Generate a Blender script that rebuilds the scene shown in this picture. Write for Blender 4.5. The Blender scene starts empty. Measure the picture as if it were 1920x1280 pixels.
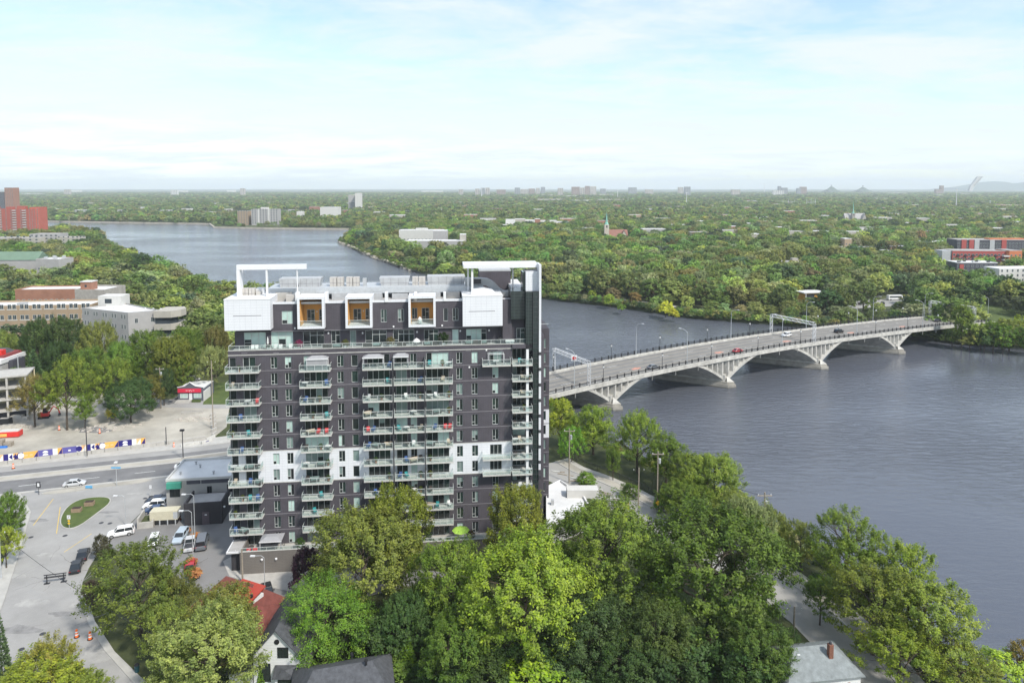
import bpy, math, random
import numpy as np
from mathutils import Vector, Matrix, Euler
R = math.radians
random.seed(7)
SC = bpy.context.scene
COL = SC.collection
# ------------------------------------------------------------------ camera, sky, sun, exposure
CAM_Z, PITCH, FPX, PPX, HORY = 69.0, R(4.0), 1280.0, 960.0, 350.5
PPY = HORY + FPX*math.tan(PITCH)
cam_d = bpy.data.cameras.new('camera'); cam = bpy.data.objects.new('camera', cam_d); COL.objects.link(cam)
cam_d.sensor_width = 36.0; cam_d.lens = 24.0; cam_d.clip_start = 1.0; cam_d.clip_end = 60000
cam_d.shift_y = -(640-PPY)/1920.0
cam.location = (0, 0, CAM_Z); cam.rotation_euler = (math.pi/2-PITCH, 0, 0)
SC.camera = cam
SUN_AZ, SUN_EL = math.atan2(0.70, -0.71), R(48)        # measured from +Y towards +X: from the right, behind the camera
SUN_STRENGTH, SKY_STRENGTH, EXPOSURE = 2.5, 0.122, 0.92
SC.view_settings.view_transform = 'Standard'; SC.view_settings.look = 'None'
SC.view_settings.exposure = EXPOSURE; SC.view_settings.gamma = 1.0
W = bpy.data.worlds.new('World'); SC.world = W; W.use_nodes = True
nt = W.node_tree; nt.nodes.clear()
def N(tree, t, **kw):
    n = tree.nodes.new(t)
    for k, v in kw.items(): setattr(n, k, v)
    return n
sky = N(nt, 'ShaderNodeTexSky', sky_type='NISHITA', sun_disc=False)
sky.sun_elevation = SUN_EL; sky.sun_rotation = SUN_AZ; sky.air_density = 1.1; sky.dust_density = 0.6; sky.ozone_density = 2.2; sky.altitude = 100
tc = N(nt, 'ShaderNodeTexCoord'); sep = N(nt, 'ShaderNodeSeparateXYZ'); nt.links.new(tc.outputs['Generated'], sep.inputs[0])
zc = N(nt, 'ShaderNodeMath', operation='MAXIMUM'); nt.links.new(sep.outputs[2], zc.inputs[0]); zc.inputs[1].default_value = 0.0
za = N(nt, 'ShaderNodeMath', operation='ADD'); nt.links.new(zc.outputs[0], za.inputs[0]); za.inputs[1].default_value = 0.09
dv = N(nt, 'ShaderNodeVectorMath', operation='DIVIDE'); cz = N(nt, 'ShaderNodeCombineXYZ')
nt.links.new(tc.outputs['Generated'], dv.inputs[0])
for i in range(3): nt.links.new(za.outputs[0], cz.inputs[i])
nt.links.new(cz.outputs[0], dv.inputs[1])
mp = N(nt, 'ShaderNodeMapping'); mp.inputs['Scale'].default_value = (0.72, 1.05, 0.0); mp.inputs['Location'].default_value = (3.1, 1.7, 0); mp.inputs['Rotation'].default_value = (0, 0, R(-14))
nt.links.new(dv.outputs[0], mp.inputs[0])
n1 = N(nt, 'ShaderNodeTexNoise'); n1.inputs['Scale'].default_value = 1.35; n1.inputs['Detail'].default_value = 9; n1.inputs['Roughness'].default_value = 0.66; n1.inputs['Distortion'].default_value = 0.35
nt.links.new(mp.outputs[0], n1.inputs['Vector'])
r1 = N(nt, 'ShaderNodeValToRGB'); r1.color_ramp.elements[0].position = 0.36; r1.color_ramp.elements[1].position = 0.60
r1.color_ramp.elements[0].color = (0.22, 0.22, 0.22, 1); r1.color_ramp.elements[1].color = (0.95, 0.95, 0.95, 1)
nt.links.new(n1.outputs['Fac'], r1.inputs[0])
mx = N(nt, 'ShaderNodeMix', data_type='RGBA'); nt.links.new(r1.outputs[0], mx.inputs[0])
tn = N(nt, 'ShaderNodeMix', data_type='RGBA', blend_type='MULTIPLY'); tn.inputs[0].default_value = 1.0; nt.links.new(sky.outputs[0], tn.inputs[6]); tn.inputs[7].default_value = (0.90, 0.98, 1.06, 1)
nt.links.new(tn.outputs[2], mx.inputs[6]); mx.inputs[7].default_value = (3.95, 4.3, 4.6, 1)     # thin bright cloud veil
bg = N(nt, 'ShaderNodeBackground'); bg.inputs[1].default_value = SKY_STRENGTH
nt.links.new(mx.outputs[2], bg.inputs[0]); wo = N(nt, 'ShaderNodeOutputWorld'); nt.links.new(bg.outputs[0], wo.inputs[0])
sd = bpy.data.lights.new('sun', 'SUN'); sd.energy = SUN_STRENGTH; sd.angle = R(6); sd.color = (1.0, 0.95, 0.87)
so = bpy.data.objects.new('sun', sd); COL.objects.link(so)
sdir = Vector((math.sin(SUN_AZ)*math.cos(SUN_EL), math.cos(SUN_AZ)*math.cos(SUN_EL), math.sin(SUN_EL)))
so.rotation_euler = sdir.to_track_quat('Z', 'Y').to_euler(); so.location = (150, -150, 300)
cy = SC.cycles
cy.max_bounces = 6; cy.diffuse_bounces = 2; cy.glossy_bounces = 2; cy.transmission_bounces = 3; cy.transparent_max_bounces = 10; cy.volume_bounces = 1
cy.use_denoising = True; cy.use_adaptive_sampling = True; cy.adaptive_threshold = 0.015; cy.caustics_reflective = False; cy.caustics_refractive = False
cy.sample_clamp_indirect = 4.0

# ------------------------------------------------------------------ placing: where a sight line of the survey picture meets a plane
def ray(px, py):
    x = (px-PPX)/FPX; y = -(py-PPY)/FPX; c, s = math.cos(PITCH), math.sin(PITCH)
    return Vector((x, c+y*s, -s+y*c))
CAMP = Vector((0, 0, CAM_Z))
def P(px, py, z=0.0):
    d = ray(px, py); return CAMP + d*((z-CAM_Z)/d.z)
def D(px, py, Y):
    d = ray(px, py); return CAMP + d*(Y/d.y)
# ------------------------------------------------------------------ materials
MATS = {}
def mat(name, col, rough=0.8, var=0.12, scale=0.6, metal=0.0, col2=None, bump=0.0, bscale=8.0, spec=0.35, detail=5, emit=None, coat=0.0):
    if name in MATS: return MATS[name]
    m = bpy.data.materials.new(name); m.use_nodes = True; t = m.node_tree; b = t.nodes['Principled BSDF']
    b.inputs['Roughness'].default_value = rough; b.inputs['Metallic'].default_value = metal; b.inputs['Specular IOR Level'].default_value = spec
    b.inputs['Coat Weight'].default_value = coat; b.inputs['Coat Roughness'].default_value = 0.05
    g = N(t, 'ShaderNodeNewGeometry')
    if var > 0 or col2:
        n = N(t, 'ShaderNodeTexNoise'); n.inputs['Scale'].default_value = scale; n.inputs['Detail'].default_value = detail; n.inputs['Roughness'].default_value = 0.65
        t.links.new(g.outputs['Position'], n.inputs['Vector'])
        r = N(t, 'ShaderNodeValToRGB'); r.color_ramp.elements[0].position = 0.3; r.color_ramp.elements[1].position = 0.7
        c1 = col if col2 else tuple(c*(1-var) for c in col); c2 = col2 if col2 else tuple(c*(1+var) for c in col)
        r.color_ramp.elements[0].color = (*c1, 1); r.color_ramp.elements[1].color = (*c2, 1)
        t.links.new(n.outputs['Fac'], r.inputs[0]); t.links.new(r.outputs[0], b.inputs['Base Color'])
    else: b.inputs['Base Color'].default_value = (*col, 1)
    if bump > 0:
        n2 = N(t, 'ShaderNodeTexNoise'); n2.inputs['Scale'].default_value = bscale; n2.inputs['Detail'].default_value = 4
        t.links.new(g.outputs['Position'], n2.inputs['Vector'])
        bp = N(t, 'ShaderNodeBump'); bp.inputs['Strength'].default_value = bump; bp.inputs['Distance'].default_value = 0.1
        t.links.new(n2.outputs['Fac'], bp.inputs['Height']); t.links.new(bp.outputs[0], b.inputs['Normal'])
    if emit: b.inputs['Emission Color'].default_value = (*emit[0], 1); b.inputs['Emission Strength'].default_value = emit[1]
    MATS[name] = m; return m
def coursed(name, col, joint, ang, bw, bh, msize=0.02, var=0.10, rough=0.8, off=0.5, spec=0.3):
    """cladding or masonry whose joints are too fine to build: courses along direction ang and z"""
    if name in MATS: return MATS[name]
    m = mat(name, col, rough, var, 0.35, spec=spec); t = m.node_tree; b = t.nodes['Principled BSDF']
    src = b.inputs['Base Color'].links[0].from_socket
    g = N(t, 'ShaderNodeNewGeometry'); s = N(t, 'ShaderNodeSeparateXYZ'); t.links.new(g.outputs['Position'], s.inputs[0])
    dt = N(t, 'ShaderNodeVectorMath', operation='DOT_PRODUCT'); t.links.new(g.outputs['Position'], dt.inputs[0]); dt.inputs[1].default_value = (math.cos(ang), math.sin(ang), 0)
    c = N(t, 'ShaderNodeCombineXYZ'); t.links.new(dt.outputs['Value'], c.inputs[0]); t.links.new(s.outputs[2], c.inputs[1])
    k = N(t, 'ShaderNodeTexBrick'); t.links.new(c.outputs[0], k.inputs['Vector']); k.offset = off
    k.inputs['Scale'].default_value = 1.0; k.inputs['Brick Width'].default_value = bw; k.inputs['Row Height'].default_value = bh
    k.inputs['Mortar Size'].default_value = msize; k.inputs['Mortar Smooth'].default_value = 0.2; k.inputs['Bias'].default_value = 0
    mxx = N(t, 'ShaderNodeMix', data_type='RGBA'); t.links.new(k.outputs['Fac'], mxx.inputs[0]); t.links.new(src, mxx.inputs[6]); mxx.inputs[7].default_value = (*joint, 1)
    t.links.new(mxx.outputs[2], b.inputs['Base Color']); return m
def glassy(name, col, rough=0.06, spec=0.6):
    return mat(name, col, rough, 0.25, 0.25, spec=spec)
def clear_glass(name, tint, fac):
    m = bpy.data.materials.new(name); m.use_nodes = True; t = m.node_tree; t.nodes.clear()
    tr = N(t, 'ShaderNodeBsdfTransparent'); tr.inputs[0].default_value = (*tint, 1)
    gl = N(t, 'ShaderNodeBsdfPrincipled'); gl.inputs['Base Color'].default_value = (0.45, 0.52, 0.52, 1); gl.inputs['Roughness'].default_value = 0.08
    mxs = N(t, 'ShaderNodeMixShader'); mxs.inputs[0].default_value = fac; o = N(t, 'ShaderNodeOutputMaterial')
    t.links.new(tr.outputs[0], mxs.inputs[1]); t.links.new(gl.outputs[0], mxs.inputs[2]); t.links.new(mxs.outputs[0], o.inputs[0]); MATS[name] = m; return m
# ------------------------------------------------------------------ mesh building
class MB:
    def __init__(s): s.v = []; s.f = []; s.m = []
    def add(s, vs, fs, mi=0):
        o = len(s.v); s.v += [tuple(p) for p in vs]; s.f += [tuple(i+o for i in f) for f in fs]; s.m += [mi]*len(fs); return s
    def box(s, x0, x1, y0, y1, z0, z1, mi=0, taper=0.0):
        t = taper
        return s.add([(x0,y0,z0),(x1,y0,z0),(x1,y1,z0),(x0,y1,z0),(x0+t,y0+t,z1),(x1-t,y0+t,z1),(x1-t,y1-t,z1),(x0+t,y1-t,z1)],
              [(0,3,2,1),(4,5,6,7),(0,1,5,4),(1,2,6,5),(2,3,7,6),(3,0,4,7)], mi)
    def prism(s, poly, z0, z1, mi=0):
        a = sum(poly[i][0]*poly[(i+1)%len(poly)][1]-poly[(i+1)%len(poly)][0]*poly[i][1] for i in range(len(poly)))
        if a < 0: poly = poly[::-1]
        n = len(poly); return s.add([(p[0],p[1],z0) for p in poly]+[(p[0],p[1],z1) for p in poly],
              [tuple(range(n-1,-1,-1)), tuple(range(n,2*n))]+[(i,(i+1)%n,(i+1)%n+n,i+n) for i in range(n)], mi)
    def xprism(s, poly, y0, y1, mi=0):      # polygon in x,z extruded along y
        n = len(poly); return s.add([(p[0],y0,p[1]) for p in poly]+[(p[0],y1,p[1]) for p in poly],
              [tuple(range(n)), tuple(range(2*n-1,n-1,-1))]+[(i,i+n,(i+1)%n+n,(i+1)%n) for i in range(n)], mi)
    def tube(s, pts, r, seg=6, mi=0, cap=True):
        pts = [Vector(p) for p in pts]; rs = r if isinstance(r, (list, tuple)) else [r]*len(pts); vs = []; fs = []
        for i, p in enumerate(pts):
            d = (pts[min(i+1,len(pts)-1)]-pts[max(i-1,0)]).normalized(); up = Vector((0,0,1)) if abs(d.z) < 0.9 else Vector((1,0,0))
            a = d.cross(up).normalized(); b = d.cross(a)
            for k in range(seg):
                t = 2*math.pi*k/seg; vs.append(p+(a*math.cos(t)+b*math.sin(t))*rs[i])
        for i in range(len(pts)-1):
            for k in range(seg): fs.append((i*seg+k, i*seg+(k+1)%seg, (i+1)*seg+(k+1)%seg, (i+1)*seg+k))
        if cap: fs += [tuple(range(seg-1,-1,-1)), tuple(range((len(pts)-1)*seg, len(pts)*seg))]
        return s.add(vs, fs, mi)
    def lathe(s, prof, seg=12, c=(0,0,0), mi=0):
        vs = []; fs = []
        for (r, z) in prof:
            for k in range(seg): t = 2*math.pi*k/seg; vs.append((c[0]+r*math.cos(t), c[1]+r*math.sin(t), c[2]+z))
        for i in range(len(prof)-1):
            for k in range(seg): fs.append((i*seg+k, i*seg+(k+1)%seg, (i+1)*seg+(k+1)%seg, (i+1)*seg+k))
        fs += [tuple(range(seg-1,-1,-1)), tuple(range((len(prof)-1)*seg, len(prof)*seg))]
        return s.add(vs, fs, mi)
    def quad(s, a, b, c, d, mi=0): return s.add([a,b,c,d], [(0,1,2,3)], mi)
    def mesh(s, name, mats):
        me = bpy.data.meshes.new(name); me.from_pydata(s.v, [], s.f)
        for m in (mats if isinstance(mats, (list, tuple)) else ([mats] if mats else [])): me.materials.append(m)
        if max(s.m, default=0) > 0: me.polygons.foreach_set('material_index', s.m)
        me.update(); return me
    def build(s, name, mats, parent=None): return link(name, s.mesh(name, mats), parent)
def link(name, data, parent=None, loc=None, rz=None, scale=None):
    o = bpy.data.objects.new(name, data); COL.objects.link(o)
    if parent is not None: o.parent = parent; KIDS.setdefault(parent.name, []).append(o)
    if loc is not None: o.location = loc
    if rz is not None: o.rotation_euler = (0, 0, rz)
    if scale is not None: o.scale = scale if isinstance(scale, (tuple, list)) else (scale,)*3
    return o
def tag(o, label=None, cat=None, group=None, kind=None):
    if label: o['label'] = label
    if cat: o['category'] = cat
    if group: o['group'] = group
    if kind: o['kind'] = kind
    return o
def thing(name, label, cat, loc=(0,0,0), rz=0.0, group=None):
    return tag(link(name, None, None, loc, rz), label, cat, group)
def copy_tree(o, parent=None):
    c = o.copy(); COL.objects.link(c); c.parent = parent
    if parent is not None: KIDS.setdefault(parent.name, []).append(c)
    for ch in list(KIDS.get(o.name, ())): copy_tree(ch, c)
    return c
KIDS = {}
def clone(root, loc, rz, label=None, group=None, scale=None):
    c = copy_tree(root); c.location = loc; c.rotation_euler = (0, 0, rz)
    if label: c['label'] = label
    if group: c['group'] = group
    if scale is not None: c.scale = (scale,)*3
    return c
def box_mesh(name, x0, x1, y0, y1, z0, z1, m): return MB().box(x0,x1,y0,y1,z0,z1).mesh(name, m)
# ------------------------------------------------------------------ shared materials
m_conc = mat('concrete', (0.42,0.403,0.37), 0.85, 0.14, 0.8, bump=0.15)
m_conc_pale = mat('pale_concrete', (0.48,0.472,0.44), 0.8, 0.12, 1.2)
m_conc_dark = mat('weathered_concrete', (0.16,0.155,0.14), 0.9, 0.35, 0.5, bump=0.3)
m_asph = mat('asphalt', (0.17,0.168,0.168), 0.9, 0.2, 0.22, bump=0.1, bscale=20, detail=8)
m_asph_old = mat('worn_asphalt', (0.305,0.298,0.285), 0.92, 0.16, 0.12, bump=0.1, bscale=20, detail=8)
m_asph_lot = mat('lot_asphalt', (0.208,0.204,0.2), 0.92, 0.15, 0.10, detail=8)
m_gravel = mat('gravel', (0.375,0.35,0.30), 0.95, 0.30, 0.09, bump=0.25, bscale=12, detail=10)
m_walk = mat('sidewalk', (0.41,0.398,0.369), 0.9, 0.12, 0.5)
m_grass = mat('grass_mat', (0.055,0.085,0.022), 0.95, 0.3, 0.4, col2=(0.10,0.13,0.035), bump=0.3, bscale=14)
m_soil = mat('undergrowth_soil', (0.035,0.048,0.018), 0.95, 0.3, 0.25, col2=(0.075,0.085,0.03), bump=0.3)
m_farland = mat('far_land', (0.05,0.066,0.025), 0.95, 0.3, 0.02, col2=(0.11,0.12,0.06))
m_white_line = mat('white_road_paint', (0.70,0.70,0.67), 0.8, 0.15, 2)
m_yellow_line = mat('yellow_road_paint', (0.60,0.42,0.10), 0.8, 0.2, 2)
m_white = mat('white_metal', (0.70,0.70,0.70), 0.45, 0.04, 0.3)
m_steel = mat('galvanised_steel', (0.52,0.54,0.55), 0.5, 0.1, 2, metal=0.35)
m_black = mat('black_paint', (0.02,0.02,0.022), 0.5, 0.2, 3)
m_darkmet = mat('dark_metal', (0.05,0.05,0.055), 0.55, 0.2, 2)
m_wood_pole = mat('weathered_timber', (0.30,0.26,0.21), 0.9, 0.25, 4)
m_orange = mat('orange_plastic', (0.85,0.17,0.03), 0.5, 0.08, 2)
m_red = mat('red_paint', (0.62,0.035,0.03), 0.45, 0.08, 2)
m_glass_dark = glassy('dark_window_glass', (0.022,0.028,0.030))
m_glass_green = glassy('green_tinted_glass', (0.028,0.048,0.043))
m_blind = glassy('pale_blind_behind_glass', (0.42,0.55,0.50), 0.15)
m_blind2 = glassy('grey_curtain_behind_glass', (0.19,0.25,0.235), 0.12)
m_frame = mat('pale_window_frame', (0.50,0.53,0.51), 0.5, 0.06, 1)
m_rail_glass = clear_glass('balustrade_glass', (0.88,0.93,0.92), 0.07)
m_roof_white = mat('white_roof_membrane', (0.62,0.62,0.61), 0.75, 0.10, 0.25)
m_roof_grey = mat('grey_roof_gravel', (0.36,0.35,0.34), 0.9, 0.15, 0.5)

# ------------------------------------------------------------------ land, water, hills
WATER_Z = -4.0
def land(name, shore, outer, z, m, slope=5.0, depth=3.2):
    """shore: waterline polyline (x,y); outer: points that close the polygon away from the water; a sloped bank runs down along the shore"""
    poly = shore+outer; mb = MB(); n = len(poly); ns = len(shore)
    ins = []
    for i in range(ns):
        a = Vector(shore[max(i-1,0)]); b = Vector(shore[min(i+1,ns-1)]); d = (b-a).normalized(); nr = Vector((d.y,-d.x))*LANDSIDE
        ins.append((shore[i][0]+nr.x*slope, shore[i][1]+nr.y*slope))
    top = ins+outer
    import mathutils.geometry as mg
    tris = mg.tessellate_polygon([[Vector((p[0],p[1],0)) for p in top]])
    fs = []
    for t in tris:
        a, b, c = (Vector(top[i]) for i in t)
        fs.append(tuple(t) if (b-a).cross(c-a) > 0 else tuple(t[::-1]))
    mb.add([(p[0],p[1],z) for p in top], fs)
    lo = [(p[0],p[1],WATER_Z-1.0) for p in shore]
    mb.add([(p[0],p[1],z) for p in ins]+lo, [((i, i+1, ns+i+1, ns+i) if LANDSIDE < 0 else (i+1, i, ns+i, ns+i+1)) for i in range(ns-1)])
    return tag(mb.build(name, m), kind='structure')
NEAR_SHORE = [(40,-60),(58,0),(64,60),(66,95),(60,125),(46,156),(28,182),(18,206),(12,226),(-8,250),(-50,300),(-110,362),(-190,432),(-235,480),(-330,600),(-470,770),(-520,880),(-640,990),(-1600,1150)]
FAR_SHORE = [(1500,40),(800,160),(400,262),(290,295),(228,305),(205,315),(186,340),(150,352),(120,366),(97,377),(61,413),(24,438),(-30,500),(-86,588),(-108,631),(-140,692),(-204,842),(-232,905),(-250,1050),(-280,1165),(-330,1172),(-430,1185),(-530,1213),(-590,1330),(-760,1372),(-1000,1437),(-1700,1560),(-4000,1700)]
LANDSIDE = -1; land('near_bank_ground', NEAR_SHORE, [(-2600,1150),(-2600,-60)], 0.0, m_soil)
FAR_Z = -2.0
LANDSIDE = 1; land('far_bank_ground', FAR_SHORE, [(-20000,1700),(-20000,22000),(20000,22000),(20000,40)], FAR_Z, m_farland, slope=3.0)

mw = bpy.data.materials.new('river_water'); mw.use_nodes = True; t = mw.node_tree; b = t.nodes['Principled BSDF']
b.inputs['Base Color'].default_value = (0.090,0.098,0.118,1); b.inputs['Roughness'].default_value = 0.10; b.inputs['IOR'].default_value = 1.45; b.inputs['Specular IOR Level'].default_value = 0.5
g = N(t,'ShaderNodeNewGeometry'); mpw = N(t,'ShaderNodeMapping'); mpw.inputs['Rotation'].default_value = (0,0,R(10)); mpw.inputs['Scale'].default_value = (0.20,0.62,1)
t.links.new(g.outputs['Position'], mpw.inputs[0])
na = N(t,'ShaderNodeTexNoise'); na.inputs['Scale'].default_value = 1.0; na.inputs['Detail'].default_value = 5; na.inputs['Roughness'].default_value = 0.6; na.inputs['Distortion'].default_value = 0.8
nb = N(t,'ShaderNodeTexNoise'); nb.inputs['Scale'].default_value = 0.014; nb.inputs['Detail'].default_value = 4
nc = N(t,'ShaderNodeMapping'); nc.inputs['Scale'].default_value = (0.35,1.0,1); nc.inputs['Rotation'].default_value = (0,0,R(-24))
t.links.new(g.outputs['Position'], nc.inputs[0])
t.links.new(mpw.outputs[0], na.inputs['Vector']); t.links.new(nc.outputs[0], nb.inputs['Vector'])
rb = N(t,'ShaderNodeMapRange'); rb.inputs[1].default_value = 0.35; rb.inputs[2].default_value = 0.65; rb.inputs[3].default_value = 0.12; rb.inputs[4].default_value = 0.85
t.links.new(nb.outputs['Fac'], rb.inputs[0])
bpw = N(t,'ShaderNodeBump'); bpw.inputs['Distance'].default_value = 0.95; t.links.new(rb.outputs[0], bpw.inputs['Strength']); t.links.new(na.outputs['Fac'], bpw.inputs['Height'])
t.links.new(bpw.outputs[0], b.inputs['Normal'])
tag(MB().quad((-4500,-80,WATER_Z),(2500,-80,WATER_Z),(2500,1800,WATER_Z),(-4500,1800,WATER_Z)).build('river_water', mw), kind='structure')

def hill(name, pts, Y, thick, m):
    mb = MB(); vs = []; n = len(pts)
    for k, (fy, fz) in enumerate(((-1,0.0),(-0.55,0.6),(0,1.0),(0.6,0.55),(1,0))):
        for (px, py) in pts:
            q = D(px, py, Y); x = q.x; z = max(q.z-FAR_Z, 1)
            vs.append((x, Y+fy*thick, FAR_Z-1+(z+1)*fz))
    fs = [(k*n+i, k*n+i+1, (k+1)*n+i+1, (k+1)*n+i) for k in range(4) for i in range(n-1)]
    return tag(mb.add(vs, fs).build(name, m), kind='structure')
m_hill = mat('wooded_hill', (0.05,0.075,0.04), 0.95, 0.3, 0.01)
hill('far_hills', [(1780,352),(1815,346),(1840,341.5),(1865,340),(1885,341),(1900,344),(1915,342),(1935,340),(1960,343),(2000,348),(2040,352)], 15500, 900, m_hill)

# ------------------------------------------------------------------ boulevard + bridge alignment (near edge line, then offset across)
BD = Vector((0.8747,0.4847)).normalized(); BN = Vector((-BD.y, BD.x))          # along the bridge, across it (away)
B0 = Vector((34.28,218.19)) + BN*2.6                                             # near deck edge at the first pier
BW = 20.8
_a, _b = P(0,928,0).xy, P(312,893,0).xy
near_pts = [_a+(_a-_b)*4.0+Vector((0,-8)), _a+(_a-_b)*2.2+Vector((0,-3)), _a+(_a-_b)*1.0, _a, _b]
def zdeck(t):
    xs = [-400,-125,-95,-60,-25,0,26,52,78,104,130,158,178,204,235,280,330,430,600]; zs = [0,0,0.4,2.2,4.2,5.6,6.4,7.0,7.3,7.0,6.4,5.7,5.1,4.1,2.2,0.2,-1.2,-1.9,-1.9]
    return float(np.interp(t, xs, zs))
def zsm(t): return sum(zdeck(t+d)*w for d, w in ((-18,.15),(-9,.2),(0,.3),(9,.2),(18,.15)))
def br(t, a, z=0.0):       # bridge coordinates: t along, a across from the near edge, z above deck
    p = B0+BD*t+BN*a; return Vector((p.x, p.y, zsm(t)+z))
path = [(p, 0.0) for p in near_pts[:5]]
for t in np.arange(-118, 236, 6.5): path.append((B0+BD*float(t), zsm(float(t))))
q = B0+BD*236.0; ang = math.atan2(BD.y, BD.x); zz = zsm(236)
for k in range(16):                                                           # road bends towards the viewer's right on the far bank
    ang += R(-2.6); q = q+Vector((math.cos(ang), math.sin(ang)))*9; zz = max(zz-0.28, FAR_Z+0.12); path.append((q.copy(), zz))
def ribbon(name, a0, a1, m, dz, i0=0, i1=None, parent=None, thick=None):
    mb = MB(); pts = path[i0:i1]; vs = []; n = len(pts)
    for i in range(n):
        d = (pts[min(i+1,n-1)][0]-pts[max(i-1,0)][0]).normalized(); nr = Vector((-d.y, d.x))
        for a in (a0, a1):
            p = pts[i][0]+nr*a; vs.append((p.x, p.y, pts[i][1]+dz))
    if thick:
        vs2 = [(x,y,z-thick) for x,y,z in vs]; N2 = len(vs)
        fs = [(2*i,2*i+2,2*i+3,2*i+1) for i in range(n-1)]+[(N2+2*i,N2+2*i+1,N2+2*i+3,N2+2*i+2) for i in range(n-1)]
        fs += [(2*i,N2+2*i,N2+2*i+2,2*i+2) for i in range(n-1)]+[(2*i+1,2*i+3,N2+2*i+3,N2+2*i+1) for i in range(n-1)]
        vs = vs+vs2
    else: fs = [(2*i,2*i+2,2*i+3,2*i+1) for i in range(n-1)]
    return mb.add(vs, fs).build(name, m, parent)
IB = 9                                                                        # path index where the deck leaves the ground
blvd = tag(ribbon('boulevard', 0, BW, m_asph, 0.02, 0, IB+1), kind='structure')
ribbon('near_kerb', -0.5, 0.35, m_walk, 0.14, 0, IB+1, blvd, 0.3)
ribbon('worn_lane', BW-6.4, BW-3.0, m_asph_old, 0.028, 0, IB+1, blvd)
ribbon('median', 8.2, 11.4, m_walk, 0.15, 0, IB+1, blvd, 0.2)
ribbon('median_gravel', 8.8, 10.8, m_gravel, 0.156, 0, IB+1, blvd)
ribbon('far_pavement', BW-3.0, BW+2.5, m_walk, 0.13, 0, IB+1, blvd, 0.2)
def dashes(a, m, i0, i1, step, ln, w, dz, parent, name='lane_dash'):
    L = 0; 
    for i in range(i0, i1):
        p0, z0 = path[i]; p1, z1 = path[i+1]; seg = (p1-p0).length; d = (p1-p0).normalized(); nr = Vector((-d.y,d.x)); s = (-L) % step
        while s < seg:
            c = p0+d*s+nr*a; z = z0+(z1-z0)*s/seg+dz; e = c+d*ln; zb = z0+(z1-z0)*(s+ln)/seg+dz
            MB().quad((c.x-nr.x*w,c.y-nr.y*w,z),(e.x-nr.x*w,e.y-nr.y*w,zb),(e.x+nr.x*w,e.y+nr.y*w,zb),(c.x+nr.x*w,c.y+nr.y*w,z)).build(name, m, parent); s += step
        L += seg
dashes(4.2, m_white_line, 2, 8, 12, 4.5, 0.08, 0.03, blvd)
# ------------------------------------------------------------------ streets, car park, pavements
def sheet(name, pts, z, m, parent=None, kind='structure', zb=0.0):
    poly = [P(x, y, zb) for x, y in pts]; return sheetw(name, poly, z, m, parent, kind)
def sheetw(name, poly, z, m, parent=None, kind='structure', thick=None):
    import mathutils.geometry as mg
    a = sum(poly[i][0]*poly[(i+1)%len(poly)][1]-poly[(i+1)%len(poly)][0]*poly[i][1] for i in range(len(poly)))
    if a < 0: poly = poly[::-1]
    mb = MB()
    if thick: mb.prism([(p[0],p[1]) for p in poly], z-thick, z)
    else:
        tr = mg.tessellate_polygon([[Vector((p[0],p[1],0)) for p in poly]])
        fs = []
        for t_ in tr:
            A, B_, C_ = (Vector((poly[i][0],poly[i][1])) for i in t_); fs.append(tuple(t_) if (B_-A).cross(C_-A) > 0 else tuple(t_[::-1]))
        mb.add([(p[0],p[1],z) for p in poly], fs)
    o = mb.build(name, m, parent)
    if parent is None: o['kind'] = kind
    return o
def smooth(pts, it=2):
    for _ in range(it):
        q = []
        for i in range(len(pts)):
            a = Vector(pts[i]); b_ = Vector(pts[(i+1)%len(pts)]); q += [tuple(a*0.75+b_*0.25), tuple(a*0.25+b_*0.75)]
        pts = q
    return pts
side_street = sheet('side_street', [(35,925),(100,918),(180,912),(250,908),(314,895),(330,905),(300,925),(240,985),(195,1020),(168,1062),(155,1090),(150,1120),(165,1165),(195,1215),(240,1262),(285,1320),(300,1400),(-60,1400),(-40,1240),(0,1130),(38,1020),(55,960)], 0.034, m_asph_old)
car_park = sheet('car_park', [(300,925),(330,905),(345,900),(440,925),(470,1000),(470,1060),(700,1060),(860,1075),(640,1130),(520,1150),(380,1110),(300,1060),(240,1040),(196,1022),(242,985)], 0.044, m_asph_lot)
def island(name, pts, z, m_top, kerb=0.25):
    poly = smooth([tuple(P(x,y,0).xy) for x,y in pts]); o = sheetw(name, [Vector((x,y)) for x,y in poly], z, m_walk, thick=0.25)
    c = sum((Vector(p) for p in poly), Vector((0,0)))/len(poly)
    sheetw('lawn', [c+(Vector(p)-c)*(1-kerb/max((Vector(p)-c).length,0.5)) for p in poly], z+0.02, m_top, o); return o
sheet('junction_apron', [(-140,960),(-60,942),(0,930),(150,913),(312,894),(440,872),(440,960),(300,940),(60,960)], 0.012, m_asph_old)
sheet('podium_forecourt', [(440,1040),(452,1062),(700,1056),(760,1075),(640,1100),(560,1112),(470,1092),(430,1080),(418,1052)], 0.052, m_conc)
island('traffic_island', [(113,990),(112,968),(130,945),(160,933),(205,931),(210,942),(180,965),(140,993)], 0.16, m_grass)
island('splitter_island', [(70,927),(95,921),(150,914),(225,905),(275,897),(290,900),(255,907),(180,915),(110,926)], 0.15, m_gravel)
sheetw('footway', [P(x,y,0) for x,y in [(150,1118),(160,1112),(178,1165),(215,1222),(262,1268),(330,1330),(310,1345),(245,1275),(196,1220),(165,1168)]], 0.15, m_walk, thick=0.2)
sheetw('verge_footway', [P(x,y,0) for x,y in [(38,925),(58,960),(40,1025),(10,1120),(-20,1200),(-60,1280),(-90,1280),(-40,1180),(-10,1100),(18,1020),(38,960),(22,928)]], 0.14, m_walk, thick=0.2)
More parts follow.
